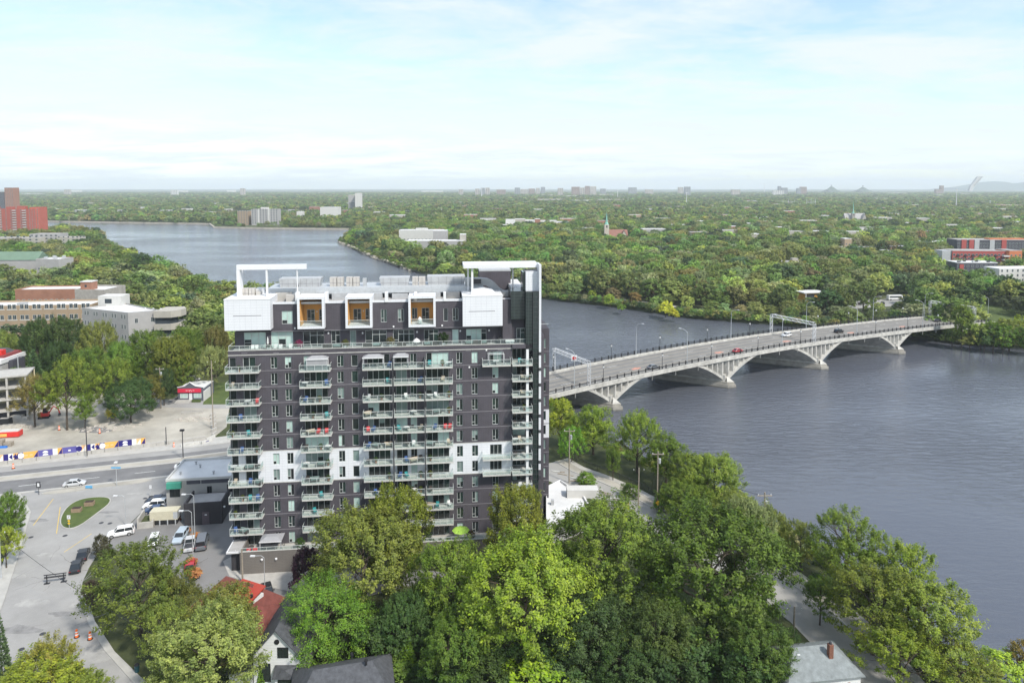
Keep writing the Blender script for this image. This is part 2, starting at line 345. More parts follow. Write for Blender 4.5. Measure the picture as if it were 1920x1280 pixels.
for pts in ([(62,985),(100,935)], [(113,950),(106,1000)], [(172,1000),(120,1035)]):
    a, b_ = P(*pts[0]), P(*pts[1]); d = (b_-a).normalized(); nr = Vector((-d.y,d.x,0))*0.07
    MB().quad(*(tuple(Vector((p.x,p.y,0.04))) for p in (a-nr,b_-nr,b_+nr,a+nr))).build('yellow_line', m_yellow_line, side_street)
for x, y in ((190,980),(206,981),(122,1004),(58,1007),(272,934),(118,1084),(80,1188),(40,1217)):
    p = P(x,y); MB().lathe([(0.45,0.036),(0.45,0.045),(0.36,0.047)], 12, (p.x,p.y,0)).build('manhole_cover', m_darkmet, side_street)
rp = random.Random(5)
m_tar = mat('dark_tar_patch', (0.225,0.22,0.214), 0.9, 0.25, 0.8); m_pale_patch = mat('pale_worn_patch', (0.33,0.322,0.305), 0.92, 0.2, 0.5)
for i, (x, y, rx, ry) in enumerate(((60,1130,3.2,1.2),(120,1150,2.6,0.9),(90,1040,2.2,0.8),(200,960,2.4,0.7),(150,1130,2.0,1.6),(40,1180,4.0,1.3),(255,925,3,0.6),(130,1215,2.6,1.2),(180,1230,3.0,1.5),(75,975,2.0,0.9),(30,1080,2.2,1.0))):
    c = P(x,y); n_ = 13; ps = []
    for k in range(n_): a = 2*math.pi*k/n_; q = rp.uniform(0.6,1.1); ps.append((c.x+rx*q*math.cos(a), c.y+ry*q*math.sin(a), 0.0375))
    MB().add(ps, [tuple(range(n_))]).build('repair_patch', m_tar if i % 2 else m_pale_patch, side_street)
for i in range(14):                                           # sealed cracks
    c = P(rp.uniform(20,150), rp.uniform(960,1230)); a = rp.uniform(0,3.14); pts_ = []
    for k in range(7): pts_.append((c.x+k*0.9*math.cos(a)+rp.uniform(-.25,.25), c.y+k*0.9*math.sin(a)+rp.uniform(-.25,.25), 0.036))
    MB().tube(pts_, 0.035, 3).build('sealed_crack', m_tar, side_street)
# construction yard beyond the boulevard
yard = sheetw('gravel_yard', [P(x,y,0) for x,y in [(-80,885),(0,868),(120,853),(272,836),(398,822),(425,800),(432,750),(330,748),(300,752),(300,715),(200,735),(110,745),(0,740),(-80,760)]], 0.012, m_gravel)
sheetw('back_street', [P(x,y,0) for x,y in [(-100,772),(30,757),(150,757),(250,762),(330,764),(432,766),(432,752),(330,748),(250,750),(150,746),(30,745),(-100,760)]], 0.02, m_asph_old)
sheetw('driveway', [P(x,y,0) for x,y in [(308,757),(332,757),(345,705),(352,690),(385,690),(385,705),(356,715),(345,735)]], 0.024, m_asph)
sheetw('restaurant_lawn', [P(x,y,0) for x,y in [(380,758),(432,758),(432,715),(395,720)]], 0.03, m_grass)
def xy(*l): return [Vector(p) for p in l]
# riverside street on the near bank
riv = [P(x,y,0).xy for x,y in [(1015,872),(1050,893),(1100,912),(1150,935),(1215,972),(1300,1016),(1440,1098),(1520,1158),(1575,1212),(1620,1275),(1650,1360)]]
def offs(pl, a):
    out = []
    for i in range(len(pl)):
        d = (pl[min(i+1,len(pl)-1)]-pl[max(i-1,0)]).normalized(); out.append(pl[i]+Vector((-d.y,d.x))*a)
    return out
sheetw('riverside_street', offs(riv,4.2)+offs(riv,-3.8)[::-1], 0.03, mat('pale_street', (0.32,0.31,0.29), 0.92, 0.12, 0.15, detail=8))
sheetw('riverside_kerb', offs(riv,4.5)+offs(riv,4.15)[::-1], 0.15, m_walk, thick=0.2)
sheetw('riverside_verge', offs(riv,6.8)+offs(riv,4.5)[::-1], 0.06, m_gravel)
sheetw('riverside_walk', offs(riv,8.3)+offs(riv,6.8)[::-1], 0.08, m_conc)
sheetw('garden_lawn', [P(x,y,0) for x,y in [(540,1150),(800,1140),(1000,1120),(1200,1100),(1400,1120),(1500,1200),(1560,1300),(1500,1400),(300,1400),(300,1300),(420,1220)]], 0.015, m_grass)
# park and roads of the far bank
sheetw('park_lawn', [P(x,y,FAR_Z) for x,y in [(1690,580),(1900,560),(1960,600),(1840,612),(1700,612),(1560,600)]], FAR_Z+0.03, m_grass)
sheetw('park_path', [P(x,y,FAR_Z) for x,y in [(1560,572),(1720,560),(1900,545),(1905,549),(1720,565),(1560,577)]], FAR_Z+0.05, m_walk)
sheetw('park_car_park', [P(x,y,FAR_Z) for x,y in [(1585,566),(1720,556),(1725,570),(1590,580)]], FAR_Z+0.06, m_asph_old)
sheetw('shore_lawn', [P(x,y,FAR_Z) for x,y in [(655,462),(700,468),(760,487),(775,502),(745,497),(700,480)]], FAR_Z+0.03, m_grass)
sheetw('shore_promenade', [P(x,y,FAR_Z) for x,y in [(1030,545),(1150,558),(1290,576),(1290,580),(1150,562),(1030,549)]], FAR_Z+0.05, m_walk)
m_field = mat('dry_field', (0.30,0.27,0.16), 0.95, 0.2, 0.02)
sheetw('dry_field', [P(x,y,FAR_Z) for x,y in [(1380,374),(1660,371.5),(1760,371),(1760,374.5),(1600,376),(1380,378)]], FAR_Z+0.1, m_field)
# ------------------------------------------------------------------ the arched road bridge
bridge = thing('road_bridge', 'long pale concrete arch bridge carrying the boulevard across the river', 'bridge', tuple(B0)+(0,))
def Lw(p): return Vector((p.x-B0.x, p.y-B0.y, p.z))
m_deck = mat('bridge_asphalt', (0.175,0.17,0.162), 0.9, 0.14, 0.15, detail=7)
m_deck2 = mat('bridge_wheel_lane', (0.225,0.21,0.185), 0.9, 0.12, 0.3)
m_bconc = mat('bridge_concrete', (0.46,0.445,0.405), 0.85, 0.26, 0.5, bump=0.1)
m_pier = mat('pier_concrete', (0.32,0.30,0.26), 0.9, 0.3, 0.4, bump=0.3)
T0, T1 = -88.0, 236.0
def strip(a0, a1, z0, z1, name, m, parent=bridge, ta=T0, tb=T1, step=6.0):
    ts = list(np.arange(ta, tb, step))+[tb]; mb = MB(); n = len(ts); vs = []
    for t_ in ts:
        for (a, z) in ((a0,z0),(a1,z0),(a1,z1),(a0,z1)): vs.append(Lw(br(float(t_), a, z)))
    fs = []
    for i in range(n-1):
        o = 4*i; fs += [(o,o+1,o+5,o+4),(o+1,o+2,o+6,o+5),(o+2,o+3,o+7,o+6),(o+3,o,o+4,o+7)]
    fs += [(3,2,1,0),(4*n-4,4*n-3,4*n-2,4*n-1)]
    return mb.add(vs, fs).build(name, m, parent)
strip(0, BW, -0.95, -0.02, 'deck_slab', m_bconc)
strip(1.7, BW-2.6, -0.015, 0.0, 'roadway', m_deck)
for a in (4.6, 8.2, 11.8, 15.2): strip(a-1.0, a+1.0, 0.001, 0.004, 'worn_wheel_lane', m_deck2)
for a in (6.4, 13.4):
    for t_ in np.arange(T0, T1, 12.0): strip(a-0.07, a+0.07, 0.006, 0.009, 'lane_dash', m_white_line, ta=float(t_), tb=float(t_)+4.0, step=4)
strip(-0.35, 1.7, -0.02, 0.20, 'near_footway', m_bconc)
strip(-0.36, -0.05, -1.15, 0.35, 'near_fascia', m_bconc)
strip(BW-2.6, BW-2.25, -0.02, 0.75, 'traffic_barrier', m_bconc)
strip(BW-2.25, BW+0.3, -0.02, 0.20, 'far_footway', m_bconc)
strip(BW+0.05, BW+0.36, -1.15, 0.35, 'far_fascia', m_bconc)
# stained patches on the roadway
m_patch = mat('faded_red_patch', (0.50,0.24,0.18), 0.9, 0.3, 0.7)
for px, py in ((1194,691),(1350,662),(1478,641),(1600,624),(1697,612)):
    best = min(((abs(px-(PPX+FPX*br(float(t_),7.5).x/br(float(t_),7.5).y)), float(t_)) for t_ in np.arange(-30,240,1.0)))[1]
    mbp = MB(); pts = []
    rr = random.Random(px)
    for k in range(14):
        aa = 2*math.pi*k/14; r_ = rr.uniform(0.6,1.0); pts.append(Lw(br(best+2.8*r_*math.cos(aa), 6.6+1.1*r_*math.sin(aa), 0.007)))
    mbp.add(pts, [tuple(range(14))]).build('faded_patch', m_patch, bridge)
SPAN, SKEW = 51.76, -0.70
Z_SPR = -2.3
def archz(s):                                     # underside of an arch, s along the span
    return s
for si, tb in enumerate((-51.76, 0, 51.76, 103.52, 155.28)):
    ts = np.linspace(0, SPAN, 33); lo = []; hi = []
    for s_ in ts:
        dk = zsm(tb+float(s_)); x = (float(s_)-SPAN/2)/(SPAN/2); rise = 9.6
        zl = Z_SPR+rise*(1-abs(x)**2.0); zl = min(zl, dk-1.25); zt = min(zl+0.75+0.35*abs(x), dk-0.96); lo.append(zl); hi.append(max(zt, zl+0.12))
    mb = MB(); vs = []; n = len(ts)
    for a in (-0.1, BW+0.1):
        for i in range(n):
            p = B0+BD*(tb+float(ts[i])+a*SKEW)+BN*a
            for z in (lo[i], hi[i]): vs.append(Lw(Vector((p.x,p.y,z))))
    o2 = 2*n; fs = []
    for i in range(n-1):
        a_ = 2*i; fs += [(a_,a_+2,a_+3,a_+1),(o2+a_,o2+a_+1,o2+a_+3,o2+a_+2),(a_,o2+a_,o2+a_+2,a_+2),(a_+1,a_+3,o2+a_+3,o2+a_+1)]
    mb.add(vs, fs).build('arch', m_bconc, bridge)
    for s_ in (1.5,4.0,6.6,9.2,11.8,14.4,SPAN-14.4,SPAN-11.8,SPAN-9.2,SPAN-6.6,SPAN-4.0,SPAN-1.5):
        k = np.interp(s_, ts, hi); dk = zsm(tb+s_)-0.95
        if dk-k < 0.35: continue
        mbw = MB(); poly = []
        for (dt, a) in ((-0.26,0.1),(0.26,0.1),(0.26,BW-0.1),(-0.26,BW-0.1)):
            p = B0+BD*(tb+s_+dt+a*SKEW)+BN*a; poly.append((p.x-B0.x,p.y-B0.y))
        mbw.prism(poly, k-0.3, dk); mbw.build('spandrel_wall', m_bconc, bridge)
dpv = (BN+BD*SKEW).normalized(); dpn = Vector((-dpv.y, dpv.x))
for tp in (0, 51.76, 103.52, 155.28):
    base = B0+BD*tp-B0
    def pp(s_, w): q_ = base+dpv*s_+dpn*w; return (q_.x, q_.y)
    Lp = BW/(dpv.dot(BN))
    mb = MB().prism([pp(-3.6,0), pp(-1.0,1.9), pp(Lp+1,1.9), pp(Lp+3.6,0), pp(Lp+1,-1.9), pp(-1.0,-1.9)], WATER_Z-1.5, -2.6)
    mb.prism([pp(-3.0,0), pp(-0.7,1.6), pp(Lp+0.7,1.6), pp(Lp+3.0,0), pp(Lp+0.7,-1.6), pp(-0.7,-1.6)], -2.6, -1.75)
    pr = mb.build('pier', m_pier, bridge)
    MB().prism([pp(-3.72,0), pp(-1.0,1.96), pp(Lp+1,1.96), pp(Lp+3.72,0), pp(Lp+1,-1.96), pp(-1.0,-1.96)], WATER_Z-1.6, WATER_Z+0.45).build('tide_mark', m_conc_dark, pr)
    mb = MB(); a0, a1, a2 = pp(-2.9,0), pp(-0.6,1.55), pp(-0.6,-1.55); tpx = pp(-0.3,0)
    mb.add([(a0[0],a0[1],-1.76),(a1[0],a1[1],-1.76),(a2[0],a2[1],-1.76),(tpx[0],tpx[1],0.1)], [(0,1,3),(0,3,2),(1,2,3)]); mb.build('nose_cap', m_bconc, pr)
    MB().prism([pp(0.2,1.25), pp(Lp-0.2,1.25), pp(Lp-0.2,-1.25), pp(0.2,-1.25)], -1.75, 0.6).build('pier_wall', m_bconc, pr)
for t_ in np.arange(-36, 210, 10.5):
    p = Lw(br(float(t_), -0.42)); MB().tube([(p.x,p.y,p.z-2.6),(p.x,p.y,p.z-0.9)], 0.09, 6).build('drain_pipe', m_bconc, bridge)
# abutment at the far end
mb = MB(); p0 = [Lw(br(t_,a)) for t_,a in ((206,-0.5),(240,-0.5),(240,BW+0.5),(206-14,BW+0.5))]; mb.prism([(p.x,p.y) for p in p0], -6, 0.9); mb.build('abutment', m_conc_dark, bridge)
mb = MB(); p0 = [Lw(br(t_,a)) for t_,a in ((-88,-0.5),(-46,-0.5),(-60,BW+0.5),(-88,BW+0.5))]; mb.prism([(p.x,p.y) for p in p0], -6, -0.2); mb.build('abutment', m_conc_dark, bridge)
strip(-0.5, -0.1, -6.5, -0.9, 'approach_wall', m_bconc, ta=-88, tb=-46); strip(BW+0.1, BW+0.5, -6.5, -0.9, 'approach_wall', m_bconc, ta=-88, tb=-60)
strip(-0.5, -0.1, -6.5, -0.9, 'approach_wall', m_bconc, ta=206, tb=236)
# railings: posts and panels, one object each, meshes shared
bay = 3.0; ba = math.atan2(BD.y, BD.x)
post_me = box_mesh('railing_post', -0.17,0.17,-0.11,0.11,0,1.5, m_black)
mb = MB().box(0.16,bay-0.16,-0.04,0.04,1.06,1.16).box(0.16,bay-0.16,-0.03,0.03,0.14,0.22)
for k in range(1, 15): mb.box(0.16+k*0.18-0.02,0.16+k*0.18+0.02,-0.015,0.015,0.22,1.06)
panel_me = mb.mesh('railing_panel', m_black)
for a in (0.05, BW-0.05):
    for t_ in np.arange(T0, T1-bay, bay):
        p = Lw(br(float(t_), a, 0.2)); q = Lw(br(float(t_)+bay, a, 0.2))
        link('railing_post', post_me, bridge, p, ba); o = link('railing_panel', panel_me, bridge, p); o.rotation_euler = (0, -math.atan2(q.z-p.z, bay), ba)
def t_at(px, a):
    return min((abs(px-(PPX+FPX*br(float(t_),a).x/br(float(t_),a).y*1.0)), float(t_)) for t_ in np.arange(-60, 236, 0.5))[1]
# tall street lamps
def lamp_parts(h, arm, root, ry):
    MB().tube([(0,0,0),(0,0,h*0.9)], [0.13,0.08], 8).build('pole', m_steel, root)
    pts = [(0,0,h*0.9)]+[(arm*math.sin(k*R(18)), 0, h*0.9+h*0.1*(1-(1-k/5)**2)) for k in range(1,6)]
    pts = [(arm*(k/6)**1.4, 0, h*0.9+h*0.1*math.sin(k/6*math.pi/2)) for k in range(7)]
    MB().tube(pts, 0.07, 6).build('arm', m_steel, root)
    MB().box(arm-0.15,arm+0.75,-0.17,0.17,h-0.05,h+0.12).build('lamp_head', m_white, root)
    MB().box(-0.22,0.22,-0.22,0.22,0,0.35).build('base_plate', m_steel, root)
tl = thing('street_lamp', 'x', 'street lamp'); lamp_parts(12.2, 2.6, tl, 0); first = [tl]
def place_lamp(loc, rz, label, group, sc=1.0):
    if first: o = first.pop(); o.location = loc; o.rotation_euler = (0,0,rz); o['label'] = label; o['group'] = group; o.scale = (sc,)*3; return o
    return clone(tl, loc, rz, label, group, sc)
GL = 'tall curved lamps along the bridge'
ordn = ['first','second','third','fourth','fifth','sixth','seventh']
for i, px in enumerate((1078,1294,1473,1614,1739)):
    p = br(t_at(px,0.9), 0.9, 0.2); place_lamp(p, ba+math.pi*0.62, f'tall curved grey lamp on the near railing of the bridge, {ordn[i]} from the dark tower', GL)
for i, px in enumerate((1197,1376,1518,1644,1742)):
    p = br(t_at(px,BW-1.0), BW-1.0, 0.2); place_lamp(p, ba-math.pi*0.42, f'tall curved grey lamp on the far footway of the bridge, {ordn[i]} from the dark tower', GL)
for px, py, w in ((1852,596,'where the bridge road bends on the far bank'),(1806,585,'on the grassy far bank beside the bridge end gantry'),(1838,600,'behind the trees at the bridge end')):
    place_lamp(P(px,py,FAR_Z), 2.6, f'tall grey lamp {w}', GL, 0.95)
# short lantern posts
lp = thing('lantern_post', 'x', 'lamp post')
MB().lathe([(0.2,0),(0.2,0.9),(0.09,1.0),(0.07,4.6)], 8).build('post', m_black, lp)
MB().lathe([(0.1,4.6),(0.24,4.75),(0.27,5.1),(0.16,5.35)], 10).build('lantern', mat('lantern_glass',(0.75,0.75,0.72),0.3,0.05), lp)
MB().lathe([(0.3,5.35),(0.12,5.6),(0.03,5.75)], 10).build('cap', m_black, lp); lfirst = [lp]
for a, pxs, side in ((0.3,(1134,1246,1340,1428,1508,1580,1651,1711,1768),'near'),(BW-0.4,(1038,1149,1242,1331,1411,1475,1540,1598,1650,1700),'far')):
    for i, px in enumerate(pxs):
        p = br(t_at(px,a), a, 0.2); lab = f'short black lantern post, {["first","second","third","fourth","fifth","sixth","seventh","eighth","ninth","tenth"][i]} along the {side} bridge railing from the tower'
        o = lfirst.pop() if lfirst else clone(lp, p, 0); o.location = p; tag(o, lab, None, 'lantern posts on the bridge railings')
# sign gantries of white lattice
def lattice(mb, p, q, w, h, nb):
    p, q = Vector(p), Vector(q); d = (q-p); u_ = d.normalized(); s_ = Vector((-u_.y,u_.x,0)) if abs(u_.z) < 0.9 else Vector((0,1,0)); v_ = Vector((0,0,1)) if abs(u_.z) < 0.9 else Vector((1,0,0))
    cs = [s_*(w/2)*i+v_*(h/2)*j for i, j in ((-1,-1),(1,-1),(1,1),(-1,1))]
    for c in cs: mb.tube([p+c, q+c], 0.075, 4)
    for k in range(nb):
        a_, b_ = p+d*(k/nb), p+d*((k+1)/nb)
        for i in range(4):
            j = (i+1) % 4; A, B_ = (a_+cs[i], b_+cs[j]) if k % 2 else (a_+cs[j], b_+cs[i]); mb.tube([A, B_], 0.05, 4, cap=False)
def gantry(t_, label, a0=-0.1, a1=BW+0.1, h=7.6):
    n_, f_ = br(t_, a0, 0.2), br(t_, a1, 0.2); ro = thing('sign_gantry', label, 'gantry', n_, 0, 'lattice gantries over the bridge road'); f2 = f_-n_
    for q in (Vector((0,0,0)), f2):
        mb = MB(); lattice(mb, q, q+Vector((0,0,h)), 0.9, 0.9, 7); mb.build('lattice_post', m_white, ro)
    mb = MB(); lattice(mb, Vector((0,0,h-0.2)), f2+Vector((0,0,h-0.2)), 1.0, 1.1, 16); mb.build('lattice_beam', m_white, ro)
    return ro
g1 = gantry(t_at(1107,0), 'white lattice sign gantry over the bridge road beside the dark tower')
c_ = Vector((-BN.x*0,0,0)); q = (br(t_at(1107,0),8.5,0.2)-br(t_at(1107,0),-0.1,0.2)); MB().box(q.x-0.9,q.x+0.9,q.y-0.75,q.y-0.62,6.3,8.3).build('sign_panel', m_white, g1)
MB().lathe([(0.62,0),(0.62,0.03)], 16, (0,0,0)).build('no_turn_roundel', m_red, g1).matrix_local = Matrix.Translation((q.x,q.y-0.79,7.3)) @ Matrix.Rotation(math.pi/2,4,'X')
gantry(t_at(1534,0), 'white lattice sign gantry over the middle of the bridge')
g3 = gantry(t_at(1836,0), 'white lattice sign gantry over the far end of the bridge')
# ------------------------------------------------------------------ the dark apartment tower
FA = R(6.2); fu = Vector((math.cos(FA), math.sin(FA), 0)); fn = Vector((-math.sin(FA), math.cos(FA), 0))
FL = D(431, 1020, 122.0); FL.z = 0
tower = thing('apartment_tower', 'tall dark grey apartment tower with white bands and stacked glass balconies', 'apartment tower', FL, FA)
def FU(px, py, v=0.0):
    d = ray(px, py); o = FL+fn*v; t_ = (o-CAMP).dot(fn)/d.dot(fn); h = CAMP+d*t_; return (h-FL).dot(fu), h.z
def U(px, v=0.0, py=780): return FU(px, py, v)[0]
def Zf(px, py, v=0.0): return FU(px, py, v)[1]
m_brick = coursed('dark_masonry', (0.072,0.066,0.077), (0.108,0.099,0.112), FA, 0.9, 0.24, 0.02, 0.2)
m_whiteclad = coursed('white_cladding', (0.68,0.69,0.71), (0.50,0.51,0.54), FA, 1.0, 0.5, 0.018, 0.03, 0.45, 0.0)
m_sidebrick = m_brick
m_slab = mat('balcony_concrete', (0.52,0.51,0.475), 0.8, 0.10, 0.9)
m_joint = mat('floor_joint_grey', (0.20,0.19,0.205), 0.7, 0.08, 1)
m_ochre = mat('ochre_render', (0.66,0.35,0.11), 0.7, 0.10, 0.6)
m_greenpanel = coursed('green_black_cladding', (0.022,0.030,0.030), (0.045,0.06,0.056), FA, 1.3, 0.62, 0.05, 0.2, 0.25, 0.0, 0.5)
m_equip = mat('grey_equipment', (0.40,0.41,0.415), 0.6, 0.12, 0.8)
m_equip_tan = mat('beige_equipment', (0.46,0.435,0.40), 0.6, 0.06, 0.8)
FH = 3.005
def fl(k): return 5.69+FH*k                                # floor level of row k (0 = first above the terrace)
NR = 11
uL, uR = U(431), U(960); DEP = 19.0
RB0, RB1 = fl(3)-0.25, fl(5)-0.25                            # white band, two storeys
wcols = [U(x) for x in (516,542.5,640,666.5,862,890.5,929)]
ww, wh = 1.16, 2.12
doors = {'c2': (U(571.5), U(616), 4), 'c3': (U(690), U(731.5), 4), 'c4': (U(743), U(764), 2), 'c5': (U(800), U(842), 4), 'cl': (U(458), U(481.5), 2)}
rng = random.Random(11)
openings = []; specs = []
for k in range(-1, NR):
    z = fl(k)
    for ci, uc in enumerate(wcols):
        if k in (3,4,10) and ci == 6: continue
        openings.append((uc-ww/2, uc+ww/2, z+0.12, z+0.12+wh)); specs.append(('n', openings[-1], k, ci))
    openings.append((U(770), U(782), z+0.05, z+2.25)); specs.append(('n', openings[-1], k, 9))
    for nm, (a, b_, n) in doors.items():
        openings.append((a, b_, z+0.03, z+2.30)); specs.append(('d%d' % n, openings[-1], k, nm))
    openings.append((U(432.5), U(445), z+0.03, z+2.30)); specs.append(('d1', openings[-1], k, 'cs'))
    if k in (3,4,10): openings.append((U(918.5), U(941), z+0.12, z+2.25)); specs.append(('d3', openings[-1], k, 'cr'))
def wall_grid(u0, u1, z0, z1, ops, rev, bands):
    us = sorted({u0, u1, *[o[0] for o in ops], *[o[1] for o in ops]}); zs = sorted({z0, z1, *[o[2] for o in ops], *[o[3] for o in ops], *bands})
    mb = MB()
    def white(z): return 1 if bands and bands[0] <= z < bands[1] else 0
    for j in range(len(zs)-1):
        if zs[j+1]-zs[j] < 1e-4: continue
        zc_ = (zs[j]+zs[j+1])/2; run = None
        row = [o for o in ops if o[2] < zc_ < o[3]]
        segs = []; cur = u0
        for o in sorted(row):
            if o[0] > cur: segs.append((cur, o[0]))
            cur = max(cur, o[1])
        if cur < u1: segs.append((cur, u1))
        for a, b_ in segs: mb.quad((a,0,zs[j]),(b_,0,zs[j]),(b_,0,zs[j+1]),(a,0,zs[j+1]), white(zc_))
    for (a, b_, c, d) in ops:
        w_ = white((c+d)/2)
        mb.quad((a,0,c),(a,0,d),(a,rev,d),(a,rev,c),w_); mb.quad((b_,0,c),(b_,rev,c),(b_,rev,d),(b_,0,d),w_)
        mb.quad((a,0,d),(b_,0,d),(b_,rev,d),(a,rev,d),w_); mb.quad((a,0,c),(a,rev,c),(b_,rev,c),(b_,0,c),w_)
    return mb
ZW1 = fl(NR)-0.25+0.80                                     # top of the terrace parapet
wg = wall_grid(uL, uR, 0, ZW1, openings, 0.30, [RB0, RB1])
wg.add([(uL,0,0),(uL,DEP,0),(uL,DEP,ZW1),(uL,0,ZW1)], [(3,2,1,0)]); wg.add([(uR,0.3,0),(uR,DEP,0),(uR,DEP,ZW1),(uR,0.3,ZW1)], [(0,1,2,3)])
wg.add([(uL,DEP,0),(uR,DEP,0),(uR,DEP,ZW1),(uL,DEP,ZW1)], [(3,2,1,0)])
wg.build('wall', [m_brick, m_whiteclad], tower)
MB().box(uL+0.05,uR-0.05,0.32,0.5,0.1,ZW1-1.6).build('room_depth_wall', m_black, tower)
# windows ---------------------------------------------------------------
WC = {}
def frame_mesh(w, h, div, low, t_=0.07, dp=0.10):
    key = ('f', round(w,2), round(h,2), div, low)
    if key in WC: return WC[key]
    mb = MB().box(0,t_,0,dp,0,h).box(w-t_,w,0,dp,0,h).box(t_,w-t_,0,dp,0,t_).box(t_,w-t_,0,dp,h-t_,h)
    for i in range(1, div): x = w*i/div; mb.box(x-t_/2,x+t_/2,0,dp,t_,h-t_)
    if low: mb.box(t_,w/div-t_/2,0,dp,h*0.30-t_/2,h*0.30+t_/2)
    if low == 2:
        for i in range(1, div): mb.box(w*i/div+t_/2,w*(i+1)/div-t_/2,0,dp,h*0.70-t_/2,h*0.70+t_/2)
    WC[key] = mb.mesh('window', m_frame); return WC[key]
def pane_mesh(w, h, m):
    key = ('p', round(w,2), round(h,2), m.name)
    if key not in WC: WC[key] = MB().box(0,w,0,0.02,0,h).mesh('pane', m)
    return WC[key]
def blind_pick():
    r_ = rng.random(); return m_glass_dark if r_ < 0.56 else (m_blind if r_ < 0.74 else (m_blind2 if r_ < 0.9 else m_glass_green))
def window(parent, u0, u1, z0, z1, v, div=2, low=1, name='window', pick=None):
    w, h = u1-u0, z1-z0; f = link(name, frame_mesh(w, h, div, low), parent, (u0, v, z0)); base = pick or blind_pick()
    for i in range(div):
        m_ = base if (rng.random() < 0.78 or div == 1) else (m_glass_dark if base is not m_glass_dark else m_glass_green)
        a = w*i/div+0.05; ww_ = w/div-0.10
        if i == 0 and low == 1:
            link('pane', pane_mesh(ww_, h*0.30-0.08, m_glass_dark if rng.random() < .7 else m_), f, (a, 0.05, 0.05)); link('pane', pane_mesh(ww_, h*0.70-0.08, m_), f, (a, 0.05, h*0.30+0.03))
        else:
            if rng.random() < 0.16 and m_ in (m_blind, m_blind2):      # half drawn blind
                link('pane', pane_mesh(ww_, h*0.5-0.06, m_glass_dark), f, (a, 0.05, 0.05)); link('pane', pane_mesh(ww_, h*0.5-0.05, m_), f, (a, 0.05, h*0.5))
            else: link('pane', pane_mesh(ww_, h-0.1, m_), f, (a, 0.05, 0.05))
    return f
for kind, (a, b_, c, d), k, ci in specs:
    if kind == 'n': window(tower, a, b_, c, d, 0.14, 2 if ci != 3 else 1, 1 if ci != 3 else 0)
    else: window(tower, a, b_, c, d, 0.16, int(kind[1]), 0, 'balcony_door', m_glass_dark if ci == 'cs' else None)
# floor joints ------------------------------------------------------------
for k in range(0, NR+1):
    if k in (4,): continue
    z = fl(k)-0.30; MB().box(uL+0.3,uR,-0.035,0.02,z,z+0.13).build('floor_joint', m_joint if k not in (3,5) else m_conc_pale, tower)
# balconies -----------------------------------------------------------------
def balcony(parent, u0, u1, z, v0, v1=0.0, nb=4, frosted=False, side=(True,True), name='balcony'):
    """slab from v0 (front) to v1, glass balustrade with posts and top rail"""
    o = link(name, box_mesh('balcony', u0,u1,v0,v1-0.02,z-0.25,z, m_slab), parent); e = 0.06
    mb = MB().box(u0,u1,v0-0.02,v0+0.06,z+1.02,z+1.09)
    if side[0]: mb.box(u0,u0+0.07,v0+0.06,v1-0.04,z+1.02,z+1.09)
    if side[1]: mb.box(u1-0.07,u1,v0+0.06,v1-0.04,z+1.02,z+1.09)
    for i in range(nb+1):
        x = u0+0.04+(u1-u0-0.08)*i/nb; mb.box(x-0.035,x+0.035,v0+0.0,v0+0.05,z,z+1.02)
    mb.build('handrail', m_frame, o)
    for i in range(nb):
        x0 = u0+0.04+(u1-u0-0.08)*i/nb+0.05; x1 = u0+0.04+(u1-u0-0.08)*(i+1)/nb-0.05
        link('glass_panel', box_cache(round(x1-x0,2), 0.02, 0.86, m_rail_glass), o, (x0, v0+0.02, z+0.08))
    for s_, x in ((side[0], u0+0.03), (side[1], u1-0.05)):
        if s_: link('side_glass', MB().box(0,0.02,0.08,v1-v0-0.06,0.08,0.94).mesh('side_glass', m_rail_glass), o, (x, v0, z))
    return o
BC = {}
def box_cache(w, d, h, m):
    k = (w,d,h,m.name)
    if k not in BC: BC[k] = box_mesh('glass_panel', 0,w,0,d,0,h, m)
    return BC[k]
BCOL = {'c2': (U(562.5,-1.9), U(620.5,-1.9), -1.9), 'c3': (U(680.5,-1.9), U(736,-1.9), -1.9), 'c4': (U(739,-1.9), U(796,-1.9), -1.9), 'c5': (U(798,-1.9), U(849.5,-1.9), -1.9), 'cl': (U(424,-1.7), U(487,-1.7), -1.7)}
for k in range(NR):
    z = fl(k)
    for nm, (a, b_, v0) in BCOL.items():
        if nm == 'cl':
            balcony(tower, a, b_, z, v0, 0.0, 5, side=(False, True)); s2 = link('side_slab', box_mesh('side_slab', a, uL-0.02, 0.0, 4.4, z-0.25, z, m_slab), tower)
            MB().box(a+0.02,a+0.05,-1.6,4.4,z+0.05,z+1.0).build('side_glass', m_rail_glass, s2); MB().box(a,a+0.07,-1.64,4.4,z+1.02,z+1.09).build('handrail', m_frame, s2)
        else: balcony(tower, a, b_, z, v0, 0.0, 4)
    if k in (3,4,10): balcony(tower, U(905,-1.7), U(958,-1.7), z, -1.7, 0.0, 4)
    if k < NR: balcony(tower, U(961,-1.9), U(998.5,-1.9), z, -1.9, 2.2, 3)
for x in (737.5, 797.0):                                       # partition posts between the joined balconies
    uu = U(x,-1.9); MB().box(uu-0.10,uu+0.10,-1.95,-1.75,3.0,fl(NR-1)+1.5).build('divider_post', m_darkmet, tower)
    for k in range(NR): MB().box(uu-0.03,uu+0.03,-1.7,-0.05,fl(k)+0.02,fl(k)+1.75).build('privacy_screen', m_blind2, tower)
